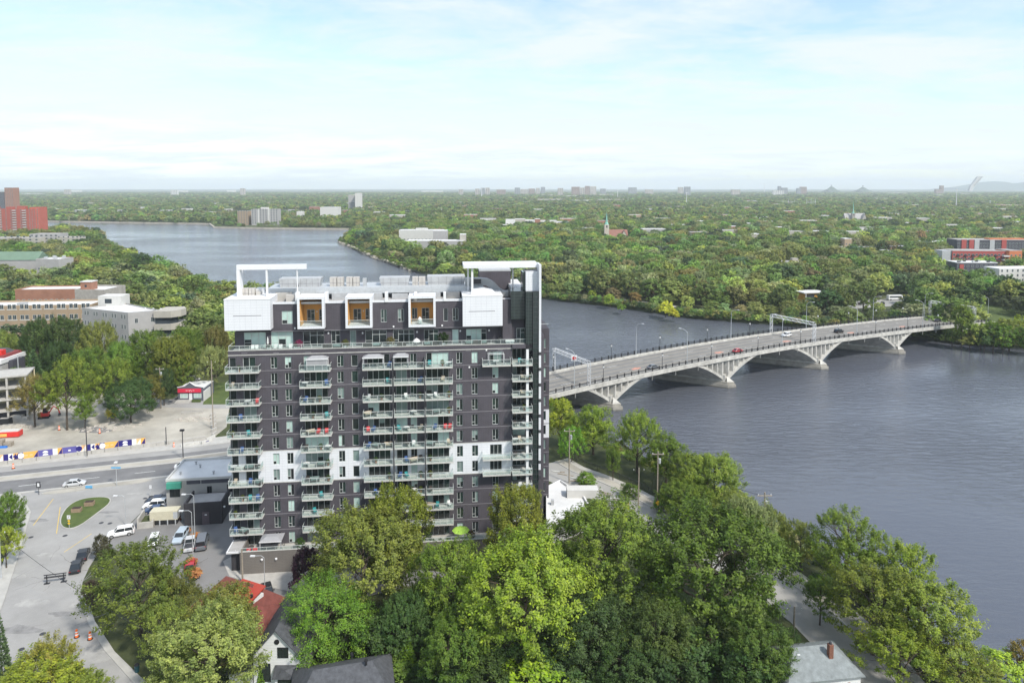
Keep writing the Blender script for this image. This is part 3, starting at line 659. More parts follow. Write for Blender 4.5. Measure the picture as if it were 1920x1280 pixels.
# right corner recess with doors, white post -----------------------------------
cu0, cu1 = uR, U(1000, 2.2)
ops = []
for k in range(-1, NR): ops.append((cu0+0.35, U(985,2.2), fl(k)+0.03, fl(k)+2.35))
wgr = wall_grid(cu0, cu1, 0, fl(NR)-0.25, ops, 0.25, [RB0, RB1]); wc = wgr.build('corner_wall', [m_brick, m_whiteclad], tower); wc.location = (0, 2.2, 0)
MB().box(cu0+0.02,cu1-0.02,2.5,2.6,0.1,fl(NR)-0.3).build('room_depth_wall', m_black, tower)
for i, o in enumerate(ops): window(tower, o[0], o[1], o[2], o[3], 2.36, 3, 0, 'balcony_door')
pu = U(989,-1.6); MB().box(pu-0.24,pu+0.24,-1.55,-1.1,2.8,fl(NR)-0.26).build('white_column', m_white, tower)
# terrace slab above the corner and along the top
MB().box(uR+0.01,U(998.5,-0.4),-0.4,8.0,fl(NR)-0.25,ZW1).build('terrace_parapet', m_brick, tower)
MB().box(uL+0.25,U(998,-0.2),0.25,8.0,fl(NR)-0.2,fl(NR)+0.25).build('terrace_floor', m_roof_grey, tower)
TZ = fl(NR)+0.26                                                # terrace walking level
MB().box(uL-0.02,U(998.5,-0.45),-0.06,0.30,ZW1,ZW1+0.08).build('parapet_coping', m_conc_pale, tower)
MB().box(uL-0.05,uR,-0.07,0.0,fl(NR)-0.32,fl(NR)-0.18).build('terrace_joint', m_conc_pale, tower)
nb = 30; ur1 = U(994); ral = link('terrace_balustrade', MB().box(uL+0.1,ur1,0.08,0.15,ZW1+0.86,ZW1+0.93).mesh('terrace_balustrade', m_frame), tower)
for i in range(nb+1):
    x = uL+0.12+(ur1-uL-0.24)*i/nb; link('baluster', box_cache(0.06,0.06,0.78,m_frame), ral, (x-0.03,0.08,ZW1+0.08))
    if i < nb: link('glass_panel', box_cache(round((ur1-uL-0.24)/nb-0.1,2),0.02,0.66,m_rail_glass), ral, (x+0.05,0.1,ZW1+0.14))
MB().box(uL+0.1,uL+0.17,0.15,7.5,ZW1+0.86,ZW1+0.93).build('side_handrail', m_frame, ral); MB().box(ur1-0.07,ur1,0.15,6.5,ZW1+0.86,ZW1+0.93).build('side_handrail', m_frame, ral)
# penthouse, two storeys ---------------------------------------------------------
V1, V2 = 3.2, 2.7
p0, p1 = U(440,V1,630), U(960,V1,630); zA = Zf(700,617,V2)      # joint between the two penthouse storeys
def rect(x0, x1, y0, y1, v):
    a, zt = FU(x0, y0, v); b_, zb = FU(x1, y1, v); return (a, b_, zb, zt)
def dy(x): return -(x-457)*0.0115
ph1 = []
for (x0, x1, kind, n, low) in ((457,499,m_blind,3,2),(508,550,m_blind,3,2),(568,608,m_glass_dark,3,2),(621,638,m_glass_dark,2,2),(656,668,m_blind2,1,0),(685,725,m_glass_dark,3,2),(737,777,m_glass_dark,4,2),(795,822,m_glass_dark,3,2),(848,860,m_blind,1,0),(874,912,m_blind,4,2)):
    r_ = rect(x0, x1, 622+dy((x0+x1)/2), 652+dy((x0+x1)/2), V1); r_ = (r_[0], r_[1], max(r_[2], TZ+0.05), r_[3]); ph1.append((r_, kind, n, low))
o1 = wall_grid(p0, p1, TZ-1.2, zA, [r_ for r_, *_ in ph1], 0.25, []).build('penthouse_lower_wall', [m_brick], tower); o1.location = (0, V1, 0)
for r_, kd, n, low in ph1: window(tower, r_[0], r_[1], r_[2], r_[3], V1+0.1, n, low, 'terrace_window', kd)
ZT = Zf(700, 566, V2); q0, q1 = U(507,V2,590), U(985,V2,590)
ph2 = [(rect(528,549,583,607,V2),m_blind,2,1),(rect(714,725.5,580,604,V2),m_glass_dark,2,1),(rect(746,757.5,579,603,V2),m_blind2,2,1),(rect(831.5,840,578,602,V2),m_glass_dark,1,0),(rect(848.5,859.5,577.5,601,V2),m_glass_dark,2,1)]
niches = [(556.5,608.5,557.5,616),(647,698,557,614.5),(765.5,817,556,612.5)]
nr = []
for (x0,x1,y0,y1) in niches:
    _a, _zt = FU(x0,y0,1.2); _b, _zb = FU(x1,y1,1.2); nr.append((_a+0.06,_b-0.06,_zb+0.06,min(_zt-0.06,ZT-0.002)))
o2 = wall_grid(q0, U(960,V2,590), zA, ZT, [r_ for r_, *_ in ph2]+nr, 0.25, []).build('penthouse_upper_wall', [m_brick], tower); o2.location = (0, V2, 0)
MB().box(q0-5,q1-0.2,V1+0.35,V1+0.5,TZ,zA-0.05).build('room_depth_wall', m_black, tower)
for r_, kd, n, low in ph2:
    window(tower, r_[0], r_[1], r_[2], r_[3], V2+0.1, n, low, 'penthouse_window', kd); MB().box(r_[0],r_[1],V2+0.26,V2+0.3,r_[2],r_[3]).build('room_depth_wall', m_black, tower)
MB().box(q0,U(960,V2,590),V2-0.04,V2+0.05,zA-0.06,zA+0.07).build('penthouse_joint', m_joint, tower)
MB().box(p0,q1,V2,V2+0.6,zA-0.12,zA-0.061).build('penthouse_soffit', m_joint, tower)
# body of the penthouse: side, back walls and roof
MB().box(p0,p1,V1+0.5,DEP,TZ-1.2,zA).build('penthouse_lower_block', m_brick, tower)
MB().box(q0,q1,V2+2.9,DEP,zA,ZT-0.3).build('penthouse_upper_block', m_brick, tower)
MB().box(q0,q1,V2+0.4,DEP-0.4,ZT-0.32,ZT-0.1).build('roof', m_roof_grey, tower)
for (a, b_, c, d) in ((q0,q1,V2-0.12,V2+0.35),(q0,q1,DEP-0.35,DEP+0.1)): MB().box(a,b_,c,d,ZT-0.1,ZT+0.25).build('roof_parapet', m_whiteclad, tower)
for i, ((x0,x1,y0,y1), r_) in enumerate(zip(niches, nr)):
    vF = 1.2; a, zt = FU(x0,y0,vF); b_, zb = FU(x1,y1,vF); tk = 0.42; bk = V2+2.85
    sh = MB().box(a,a+tk,vF,bk,zb,zt).box(b_-tk,b_,vF,bk,zb,zt).box(a+tk,b_-tk,vF,bk,zt-tk,zt).box(a+tk,b_-tk,vF,bk,zb,zb+tk).build('balcony_box', m_whiteclad, tower)
    MB().box(a+tk+0.005,b_-tk-0.005,bk-0.12,bk-0.01,zb+tk,zt-tk).build('ochre_back', m_ochre, sh)
    MB().box(a+tk+0.003,a+tk+0.04,vF+0.35,bk-0.13,zb+tk,zt-tk).build('ochre_side', m_ochre, sh); MB().box(b_-tk-0.04,b_-tk-0.003,vF+0.35,bk-0.13,zb+tk,zt-tk).build('ochre_side', m_ochre, sh)
    MB().box(a+tk+0.05,b_-tk-0.05,vF+0.35,bk-0.13,zt-tk-0.05,zt-tk-0.003).build('ochre_ceiling', m_ochre, sh)
    w_ = b_-a-2*tk
    fl_ = (0.14,0.50,0.70,0.98) if i < 2 else (0.46,0.80,0.02,0.26)
    window(sh, a+tk+w_*fl_[0], a+tk+w_*fl_[1], zb+tk+0.05, zb+tk+2.5, bk-0.25, 2, 2, 'balcony_door', m_glass_dark); window(sh, a+tk+w_*fl_[2], a+tk+w_*fl_[3], zb+tk+0.4, zb+tk+2.5, bk-0.25, 2, 1, 'niche_window', m_glass_dark)
    MB().box(a+tk+w_*0.58,a+tk+w_*0.62,bk-0.2,bk-0.13,zb+tk+1.9,zb+tk+2.2).build('wall_light', m_white, sh)
    rl = MB().box(a+tk,b_-tk,vF+0.15,vF+0.21,zb+tk+1.0,zb+tk+1.07).build('handrail', m_frame, sh); MB().box(a+tk,b_-tk,vF+0.17,vF+0.19,zb+tk+0.06,zb+tk+0.98).build('glass_panel', m_rail_glass, sh)
def slotbox(x0, x1, y0, y1, v, dep, sx0, sx1, sy):
    a, zt = FU(x0,y0,v); b_, zb = FU(x1,y1,v); o = MB().box(a,b_,v,v+dep,zb,zt).build('white_box', m_whiteclad, tower)
    s0, z_ = FU(sx0,sy,v); s1, _ = FU(sx1,sy,v); MB().box(s0,s1,v-0.01,v+0.1,z_-0.05,z_+0.06).build('slot', m_joint, o)
    MB().box(a-0.06,b_+0.06,v-0.06,v+dep,zt,zt+0.16).build('coping', m_white, o); return o
slotbox(419.5,507.5,563,618.5,0.6,9.0,437,490,592.5); slotbox(867.5,942.5,556,610.5,0.6,7.0,879,928,584)
MB().box(U(942.5,1.5,590),U(960,1.5,590),1.5,6,TZ,ZT+0.1).build('dark_return_wall', m_brick, tower)
# stair tower with green glazed strip and white fin -----------------------------------
s0, s1 = U(986,-0.6,700), U(1010.5,-0.6,700); zs1 = Zf(1000,547,-0.6)
MB().box(s0,s1,-0.4,5.0,TZ-1.0,zs1).build('stair_block', m_greenpanel, tower)
g0 = U(999,-0.6,800); gs = MB().box(g0,s1,-0.6,-0.38,0,zs1).build('glazed_strip', m_glass_green, tower)
mb = MB()
z = 0.3
while z < zs1: mb.box(g0,s1,-0.66,-0.6,z,z+0.10); z += 0.98
for i in range(4): x = g0+(s1-g0-0.08)*i/3; mb.box(x,x+0.08,-0.67,-0.601,0,zs1)
mb.build('mullion_grid', m_darkmet, gs)
mb = MB(); a = s0

e0 = U(958,0.8,570); MB().box(e0,s0-0.01,0.8,6,Zf(970,598,0.8),zs1-0.05).build('dark_panel_block', m_greenpanel, tower)
window(tower, U(968,2.4,620), U(983,2.4,620), TZ+0.05, TZ+2.9, 2.0, 2, 2, 'terrace_door', m_glass_green)
MB().box(e0,s0,2.15,6,TZ-0.5,Zf(970,598,0.8)).build('door_wall', m_brick, tower)
f0, f1 = U(1010.6,-0.8,600), U(1014.6,-0.8,600); zfin = Zf(1012,496,-0.8); fin = MB().box(f0,f1,-0.9,3.0,Zf(1012,880,-0.8),zfin).build('white_fin', m_whiteclad, tower)
for k in range(12): MB().box(f0-0.01,f1+0.02,-0.93,-0.3,fl(k-1)+1.5,fl(k-1)+2.1).build('fin_vent', m_darkmet, fin)
b0 = U(986,0.5,520); MB().box(b0,f0-0.01,0.5,4.5,zs1+0.01,Zf(1000,509,0.5)).build('white_roof_block', m_whiteclad, tower)
MB().box(b0-0.5,b0-0.02,1.5,4.5,zs1+0.01,Zf(1000,511,0.5)).build('glazed_side', m_glass_green, tower)
# right rear wing -------------------------------------------------------------------
VW = 9.0; w0, w1 = U(1011,VW,700), U(1029.5,VW,760); zw = Zf(1020,616,VW)
rops = []
for k in range(-1, NR): rops.append((U(1016.5,VW,760), U(1023.5,VW,760), fl(k)+0.45, fl(k)+2.4))
owg = wall_grid(w0, w1, -1, zw, rops, 0.25, [fl(4)-0.25, fl(6)-0.25]); owg.add([(w1,0,-1),(w1,10,-1),(w1,10,zw),(w1,0,zw)], [(0,1,2,3)]); owg.add([(w0,0,zw),(w1,0,zw),(w1,10,zw),(w0,10,zw)], [(0,1,2,3)])
ow = owg.build('rear_wing_wall', [m_brick, m_whiteclad], tower); ow.location = (0, VW, 0)
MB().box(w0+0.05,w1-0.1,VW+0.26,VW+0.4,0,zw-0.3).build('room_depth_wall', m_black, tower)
for r_ in rops: window(tower, r_[0], r_[1], r_[2], r_[3], VW+0.1, 1, 0)
for k in range(0, NR): MB().box(w0+0.3,w1+0.03,VW-0.035,VW+0.02,fl(k)-0.3,fl(k)-0.17).build('floor_joint', m_joint, tower)
MB().box(s1-0.2,w0+0.02,3.0,VW+2,0,zw).build('wing_link_wall', m_brick, tower)
MB().box(w0+0.2,w1-0.1,VW+0.2,VW+0.26,zw+0.9,zw+0.97).build('wing_handrail', m_frame, tower)
# podium, terrace, entrance canopy ----------------------------------------------------
m_podium = coursed('brown_grey_masonry', (0.17,0.155,0.14), (0.12,0.11,0.10), FA, 1.2, 0.3, 0.02, 0.1)
pd0 = U(450,-5,1060); PZ = 2.70
pod = MB().box(pd0,uR+6,-5.0,0.0,0,PZ).box(pd0,uR+6,-5.0,-4.75,PZ,PZ+1.40).box(pd0,pd0+0.25,-4.75,-0.02,PZ,PZ+1.40).build('podium', m_podium, tower)
MB().box(pd0+0.26,uR+6,-4.74,-0.01,PZ+0.005,PZ+0.02).build('terrace_paving', m_conc, pod)
MB().box(pd0-0.03,uR+6,-5.05,-4.72,PZ+1.40,PZ+1.49).build('podium_coping', m_conc_pale, pod)
tb = MB().box(pd0+0.1,uR+6,-4.92,-4.86,PZ+2.05,PZ+2.12).build('podium_handrail', m_frame, pod)
for i in range(36):
    x = pd0+0.1+i*1.5; link('baluster', box_cache(0.05,0.05,0.56,m_frame), tb, (x,-4.92,PZ+1.49)); link('glass_panel', box_cache(1.4,0.02,0.46,m_rail_glass), tb, (x+0.07,-4.9,PZ+1.54))
cn0 = U(424,-4.2,1022); can = MB().box(cn0,pd0-0.02,-4.4,9.0,PZ+0.9,PZ+1.2).build('entrance_canopy', m_white, tower)
MB().box(cn0+0.2,pd0-0.05,-4.2,8.8,PZ+1.202,PZ+1.215).build('canopy_roof', m_roof_grey, can)
MB().box(U(434,-3.5,1045),pd0-0.01,-3.6,8.5,0,PZ+0.89).build('entrance_wall', mat('near_black_masonry',(0.045,0.043,0.048),0.8,0.15), tower)
for x in (U(491,-5,1041), U(518,-5,1046)): MB().lathe([(0.02,0),(0.2,0.02),(0.22,0.22),(0.1,0.3)], 10, (x,-5.14,2.5)).build('wall_lamp', m_white, pod)
# roof plant ---------------------------------------------------------------------------
def roofbox(name, x0, x1, y0, y1, v, dep, m, parent=tower, zb=None, ribs=0, slope=0.0):
    a, zt = FU(x0,y0,v); b_, z2 = FU(x1,y1,v); zb = z2 if zb is None else zb; mb = MB()
    if slope: mb.add([(a+slope,v,zb),(b_-slope,v,zb),(b_-slope,v+dep,zb),(a+slope,v+dep,zb),(a,v,zt),(b_,v,zt),(b_,v+dep,zt),(a,v+dep,zt)], [(0,3,2,1),(4,5,6,7),(0,1,5,4),(1,2,6,5),(2,3,7,6),(3,0,4,7)])
    else: mb.box(a,b_,v,v+dep,zb,zt)
    o = mb.build(name, m, parent)
    if ribs:
        for i in range(ribs): x = a+(b_-a)*(i+0.5)/ribs; link('panel_seam', box_cache(0.05,0.03,round(zt-zb-0.1,2),m_joint), o, (x,v-0.02,zb+0.05))
        link('panel_seam', box_cache(round(b_-a-0.06,2),0.03,0.05,m_joint), o, (a+0.03,v-0.025,(zb+zt)/2))
    return o
RZ = ZT-0.1
for x0,x1 in ((453,465.5),(466,477.5)): roofbox('condenser', x0,x1,541,560,5.0,1.3,m_equip_tan, ribs=1)
for x0,x1,y0,y1 in ((618,631,520.5,541),(632,644,520.5,541),(649,661,520,540),(662,673.5,520,540),(773,784,519.5,540),(785,797.5,519.5,540)): roofbox('condenser', x0,x1,y0,y1,9.5,1.4,m_equip_tan, ribs=1)
roofbox('air_handler', 523,557,523,542,9.5,3.2,m_equip, ribs=3, slope=0.25); roofbox('air_handler', 557.5,602,522,541.5,9.5,3.0,m_equip, ribs=4, slope=0.35)
roofbox('air_handler', 711,768,521,540.5,9.5,3.2,m_equip, ribs=4, slope=0.5); roofbox('air_handler', 801,872,518.5,540,9.5,3.4,m_equip, ribs=5, slope=0.3)
roofbox('slim_unit', 680,687,522,540,9.5,0.8,m_equip)
roofbox('plant_platform', 500,906,541.5,546,7.5,7.0,m_steel)
for i in range(14):
    x = 506+i*30; a, zt = FU(x,546,7.6); link('platform_leg', box_cache(0.12,0.12,round(zt-RZ,2),m_steel), tower, (a,7.7,RZ))
a0, zr = FU(500,531,14.4); a1, _ = FU(906,531,14.4); mb = MB()
for dz in (0.0,-0.5): mb.box(a0,a1,14.4,14.45,zr+dz,zr+dz+0.05)
for i in range(26): x = a0+(a1-a0)*i/25; mb.box(x-0.02,x+0.02,14.4,14.44,Zf(700,545,14.4),zr)
mb.build('platform_railing', m_steel, tower)
for (x0,x1,y0,y1,v,dep,m_) in ((516,546,549,562,6.5,1.6,m_conc),(536,556,553,566,4.6,1.2,m_equip_tan),(560,590,551,561,7,1.5,m_equip_tan),(591,612,549,563,6,1.6,m_equip),(622,664,550,562,7,1.6,m_equip),(668,690,553,564,6,1.4,m_equip_tan),(700,716,550,562,6,1.2,m_equip),(735,765,551,560,7,1.6,m_equip),(786,826,549,559,7,1.4,m_equip),(838,862,548,560,6,1.6,m_equip_tan),(479,494,541,546,6.2,1.6,m_white),(480,488,547,558,5,1.2,m_equip_tan),(498,508,551,562,4,0.8,m_white)):
    roofbox('plant_unit', x0,x1,y0,y1,v,dep,m_, zb=RZ-0.05)
for x in (556,611,724,779,834): 
    a, zt = FU(x-2.6,549,2.45); b_, _ = FU(x+2.6,549,2.45); MB().box(a,b_,2.45,4.2,ZT-0.05,zt).build('parapet_fin', m_white, tower)
# ductwork bent over the roof
def duct(pts, w, h, name='duct', m=m_equip):
    mb = MB(); vs = []
    for i, (u_, v_, z_) in enumerate(pts):
        a = Vector(pts[max(i-1,0)]); b_ = Vector(pts[min(i+1,len(pts)-1)]); d = (b_-a).normalized(); nn = Vector((-d.z,0,d.x))
        for (s_, q_) in ((-1,-1),(1,-1),(1,1),(-1,1)): vs.append((u_+nn.x*h/2*q_, v_+s_*w/2, z_+nn.z*h/2*q_))
    n = len(pts); fs = [(4*i+k,4*i+(k+1)%4,4*i+4+(k+1)%4,4*i+4+k) for i in range(n-1) for k in range(4)]+[(3,2,1,0),(4*n-4,4*n-3,4*n-2,4*n-1)]
    return mb.add(vs, fs).build(name, m, tower)
def fp(x, y, v): a, z_ = FU(x,y,v); return (a, v, z_)
duct([fp(872,527,8),fp(900,527,8),fp(912,528,8),fp(922,533,8),fp(934,546,8),fp(944,551,8),fp(958,551,8)], 1.6, 1.35)
duct([fp(884,546,5),fp(905,543,5),fp(920,546,5),fp(932,556,5)], 1.4, 1.0, 'white_duct', m_white)
roofbox('duct_housing', 900,958,548,557,5.5,2,m_equip, zb=RZ)
roofbox('louvre_unit', 884,902,524,532,6.9,0.3,m_darkmet)
roofbox('lift_overrun', 899,957.5,508,541,12,5,m_brick, zb=RZ); roofbox('overrun_coping', 898.5,958,506.5,508.2,11.95,5.1,m_equip)
MB().box(U(957,8,545),s0+0.5,4.5,DEP-1,RZ,zs1-0.1).build('roof_link', m_roof_white, tower)
# white frames above the roof
def bar(x0, x1, y0, y1, v, dep, parent=tower, name='frame_beam', zb=None):
    a, zt = FU(x0,y0,v); b_, z2 = FU(x1,y1,v); return MB().box(a,b_,v,v+dep,z2 if zb is None else zb,zt).build(name, m_white, parent)
pg = bar(443,574,497,504.5,3.5,0.8); bar(443,450.5,505.6,556,3.5,2.2,pg,'frame_post',zb=ZT-0.1); bar(497.8,502,505.6,545,3.6,0.5,pg,'frame_post',zb=RZ); bar(555.8,558.4,505.6,541,3.7,0.35,pg,'frame_post',zb=RZ)
pc = bar(869,1010.4,496.5,501.5,1.5,5.5, name='roof_canopy'); bar(883.5,887.5,501.6,545,2.0,0.35,pc,'frame_post',zb=RZ); bar(876,879,501.6,525,6.5,0.3,pc,'frame_post',zb=RZ); bar(960.3,963,501.6,545,5.0,0.35,pc,'frame_post',zb=RZ)
# small lamps and soffit vents on the facade
for x, y, v in ((553,615,V2),(738,612,V2),(829,610,V2),(616,624,V1),(680,624,V1),(782,622,V1),(863,620,V1),(917,619,V1),(912,656,0),(880,688,0)):
    a, z_ = FU(x,y,v); MB().box(a-0.14,a+0.14,v-0.14,v,z_-0.16,z_+0.16).build('wall_light', m_white, tower)
for i in range(9):
    a, z_ = FU(458+i*60,662-i*0.7,0); MB().box(a-0.5,a+0.5,-0.03,0,z_-0.06,z_+0.06).build('wall_vent', m_joint, tower)
# ------------------------------------------------------------------ other buildings
WM = {}
m_win_far = glassy('far_window_glass', (0.045,0.055,0.065), 0.15)
def wmesh(w, h, fr=0.10, m=None, fm=None):
    m = m or m_win_far; fm = fm or m_frame
    k = (round(w,2), round(h,2), m.name, fm.name)
    if k not in WM:
        WM[k] = (MB().box(-w/2,w/2,-0.05,0,0,fr).box(-w/2,w/2,-0.05,0,h-fr,h).box(-w/2,-w/2+fr,-0.05,0,fr,h-fr).box(w/2-fr,w/2,-0.05,0,fr,h-fr).box(-fr/3,fr/3,-0.05,0,fr,h-fr).mesh('window', fm),
                 MB().box(-w/2+fr,w/2-fr,-0.022,0,fr,h-fr).mesh('pane', m))
    return WM[k]
def add_windows(o, a, b, z0, cols, rows, w, h, sill, dz, pair=0, skip=0, m=None, fm=None, panes=True, seed=0):
    """rows x cols of windows on the wall from a to b (local xy, outward normal to the right of a->b)"""
    a, b = Vector(a), Vector(b); d = (b-a); L = d.length; d.normalize(); ang_ = math.atan2(d.y, d.x); rr = random.Random(seed+cols*7+rows)
    f, p = wmesh(w, h, m=m, fm=fm)
    for r_ in range(rows):
        for c in range(cols):
            if rr.random() < skip: continue
            x = L*(c+0.5)/cols
            for s_ in ((-pair/2, pair/2) if pair else (0,)):
                q = a+d*(x+s_); wo_ = link('window', f, o, (q.x, q.y, z0+sill+r_*dz), ang_)
                if panes: link('pane', p, wo_)
def polyb(name, label, cat, pts, z0, h, wall, roof, parapet=0.5, wins=(), group=None, kids=None):
    """flat-roofed building on a footprint (world xy, counter-clockwise seen from above); wins: (edge, cols, rows, w, h, sill, dz, pair)"""
    a = sum(pts[i][0]*pts[(i+1)%len(pts)][1]-pts[(i+1)%len(pts)][0]*pts[i][1] for i in range(len(pts)))
    assert a > 0, name
    c = Vector((pts[0][0], pts[0][1])); l = [(p[0]-c.x, p[1]-c.y) for p in pts]; ro = thing(name, label, cat, (c.x,c.y,z0), 0, group)
    mb = MB().prism(l, -1.0, h); mb.build('wall', wall, ro)
    cc = sum((Vector(p) for p in l), Vector((0,0)))/len(l); ins = [tuple(cc+(Vector(p)-cc)*(1-0.35/max((Vector(p)-cc).length,1))) for p in l]
    n = len(l); pm = MB().add([(p[0],p[1],h+0.003) for p in l]+[(p[0],p[1],h+0.003) for p in ins]+[(p[0],p[1],h+parapet) for p in l]+[(p[0],p[1],h+parapet) for p in ins],
        [(i,(i+1)%n,2*n+(i+1)%n,2*n+i) for i in range(n)]+[(2*n+i,2*n+(i+1)%n,3*n+(i+1)%n,3*n+i) for i in range(n)]+[(n+(i+1)%n,n+i,3*n+i,3*n+(i+1)%n) for i in range(n)])
    rf = MB().prism(ins, h, h+0.12).build('roof', roof, ro); pm.build('parapet', roof if parapet < 0.6 else wall, ro)
    for w in wins:
        e, cols, rows, ww_, wh_, sill, dz = w[:7]; add_windows(ro, l[e], l[(e+1)%n], 0, cols, rows, ww_, wh_, sill, dz, w[7] if len(w) > 7 else 0, seed=len(label))
    return ro, rf, l
def rectp(x0, x1, ytop, Y, dep, rz=0.0):
    """footprint whose front spans picture columns x0..x1 at distance Y, turned by rz about its left corner; returns points and roof height"""
    a = D(x0, ytop, Y); b = D(x1, ytop, Y); w = (b.x-a.x)/max(math.cos(rz),0.3)*(1.0); d = Vector((math.cos(rz), math.sin(rz))); n = Vector((-d.y, d.x)); p = a.xy
    return [tuple(p), tuple(p+d*w), tuple(p+d*w+n*dep), tuple(p+n*dep)], a.z
m_tan = coursed('tan_brick', (0.36,0.265,0.175), (0.30,0.24,0.17), R(8), 0.8, 0.22, 0.03, 0.12)
m_redbrown = mat('red_brown_brick', (0.30,0.15,0.10), 0.9, 0.15, 0.3)
m_greywall = mat('grey_render', (0.36,0.35,0.34), 0.85, 0.08, 0.4)
m_beigewall = mat('beige_render', (0.40,0.375,0.325), 0.85, 0.08, 0.4)
m_offwhite = mat('off_white_render', (0.56,0.55,0.52), 0.8, 0.06, 0.5)
m_redtower = mat('red_brick', (0.36,0.105,0.08), 0.9, 0.1, 0.3)
m_redtower2 = mat('bright_red_cladding', (0.36,0.075,0.065), 0.7, 0.1, 0.3)
m_orangeclad = mat('orange_cladding', (0.50,0.17,0.075), 0.7, 0.08, 0.3)
m_charcoal = mat('charcoal_cladding', (0.07,0.07,0.085), 0.7, 0.12, 0.3)
m_copper = mat('green_copper', (0.22,0.44,0.36), 0.6, 0.15, 1)
m_shingle = mat('dark_shingle', (0.075,0.078,0.085), 0.9, 0.3, 1.6, bump=0.4, bscale=6)
m_shingle_grey = mat('grey_shingle', (0.21,0.23,0.23), 0.9, 0.22, 1.4, bump=0.4, bscale=6)
m_shingle_red = mat('red_shingle', (0.17,0.055,0.045), 0.9, 0.25, 1.4, bump=0.4, bscale=6)
m_siding = coursed('white_siding', (0.72,0.72,0.70), (0.52,0.52,0.52), 0.0, 50, 0.22, 0.025, 0.04, 0.6, 0.0)
m_stone = mat('grey_stone', (0.33,0.31,0.28), 0.9, 0.2, 0.6)
# institution on the left: tan wing, rear wing with pavilion, grey wing
pts, zt = rectp(-60, 158, 578, 290, 14, R(6)); ins, rf, l = polyb('brick_institution', 'long tan brick institution with rows of white framed windows, partly behind trees', 'institution', pts, 0, zt, m_tan, m_roof_white, 0.9)
add_windows(ins, l[0], l[1], 0, 10, 4, 1.5, 2.0, 2.6, 4.6, pair=1.9); add_windows(ins, Vector(l[0])+Vector((0.01,-0.01)), l[1], 0, 10, 4, 0.0+0.5, 0.4, 99, 4.6)  if False else None
for i in range(10):
    for r_ in range(4):
        a = Vector(l[0]); b_ = Vector(l[1]); d = (b_-a); q = a+d*((i+0.5)/10); link('lintel', box_cache(4.2,0.10,0.3,m_offwhite), ins, (q.x-2.1*math.cos(R(7))+0.05, q.y-2.1*math.sin(R(7))-0.08, 2.2+r_*4.6), R(7))
MB().box(18,21,4,7,zt+0.1,zt+1.6).build('roof_unit', m_equip, ins)
pts, zt = rectp(28, 146, 545.5, 335, 13, R(5)); polyb('rear_brick_wing', 'low red brown brick wing with a white roof behind the tan institution', 'institution', pts, 0, zt, m_redbrown, m_roof_white, 0.7, [(0,12,3,1.2,1.8,3.2,4.2)])
pts, zt = rectp(140, 198, 546, 325, 16, R(-4)); pv, rf, l = polyb('stone_pavilion', 'pale stone pavilion with a white roof and small brick penthouse', 'institution', pts, 0, zt, m_stone, m_roof_white, 0.9, [(0,5,3,1.2,1.6,3.4,4.3)])
MB().box(1,6.2,3,8,zt+0.13,zt+4.0).build('roof_penthouse', m_redbrown, pv); MB().box(0.8,6.4,2.8,8.2,zt+4.0,zt+4.3).build('penthouse_roof', m_roof_white, pv); MB().box(3,4,2.95,3.0,zt+1.5,zt+2.7).build('penthouse_window', m_win_far, pv)
Lf, Cc, Rr = P(154,580,17.0), P(240,589,17.0), P(300,584,17.0); hg = Cc.z
bk = Lf+(Rr-Cc)
gw, rf, l = polyb('grey_wing', 'angular grey rendered wing with white roof and a rounded balcony end', 'institution', [tuple((Lf+Vector((0,0,0))).xy), tuple(Cc.xy), tuple(Rr.xy), tuple((bk+Vector((-1,8,0))).xy)], 0, hg, m_greywall, m_roof_white, 0.7)
add_windows(gw, l[0], l[1], 0, 5, 4, 1.0, 1.9, 2.2, 4.2, pair=1.7); add_windows(gw, l[1], l[2], 0, 2, 3, 1.2, 2.0, 3.0, 5.0)
e = Vector(l[2]); 
for k, (z0_, z1_) in enumerate(((hg-2.2,hg+0.6),(hg-7.4,hg-5.0),(hg-12.2,hg-10.2))):
    pl = [(e.x-1.5,e.y-2.5),(e.x+5.5,e.y-2.0),(e.x+8.2,e.y+1.2),(e.x+8.6,e.y+5),(e.x+6.0,e.y+9),(e.x-1.5,e.y+8)]; MB().prism(pl, z0_, z1_).build('rounded_balcony', m_beigewall, gw)
MB().prism([(e.x-1.2,e.y-1.5),(e.x+4.5,e.y-1),(e.x+6.5,e.y+2),(e.x+4.5,e.y+7),(e.x-1.2,e.y+7)], -1, hg-0.5).build('glazed_core', m_win_far, gw)
for i in range(9): q = Vector(l[0]).lerp(Vector(l[2]), 0.12+i*0.1)+Vector((1.5,3.0)); MB().lathe([(0.5,hg+0.1),(0.5,hg+0.5),(0.2,hg+0.8)], 8, (q.x,q.y,0)).build('roof_vent', m_roof_white, gw)
q = Vector(l[0])+Vector((2,8)); MB().box(q.x,q.x+10,q.y,q.y+7,hg,hg+4.4).build('plant_room', m_offwhite, gw); MB().box(q.x+3,q.x+6,q.y-0.05,q.y,hg+1.2,hg+3.2).build('plant_window', m_win_far, gw)
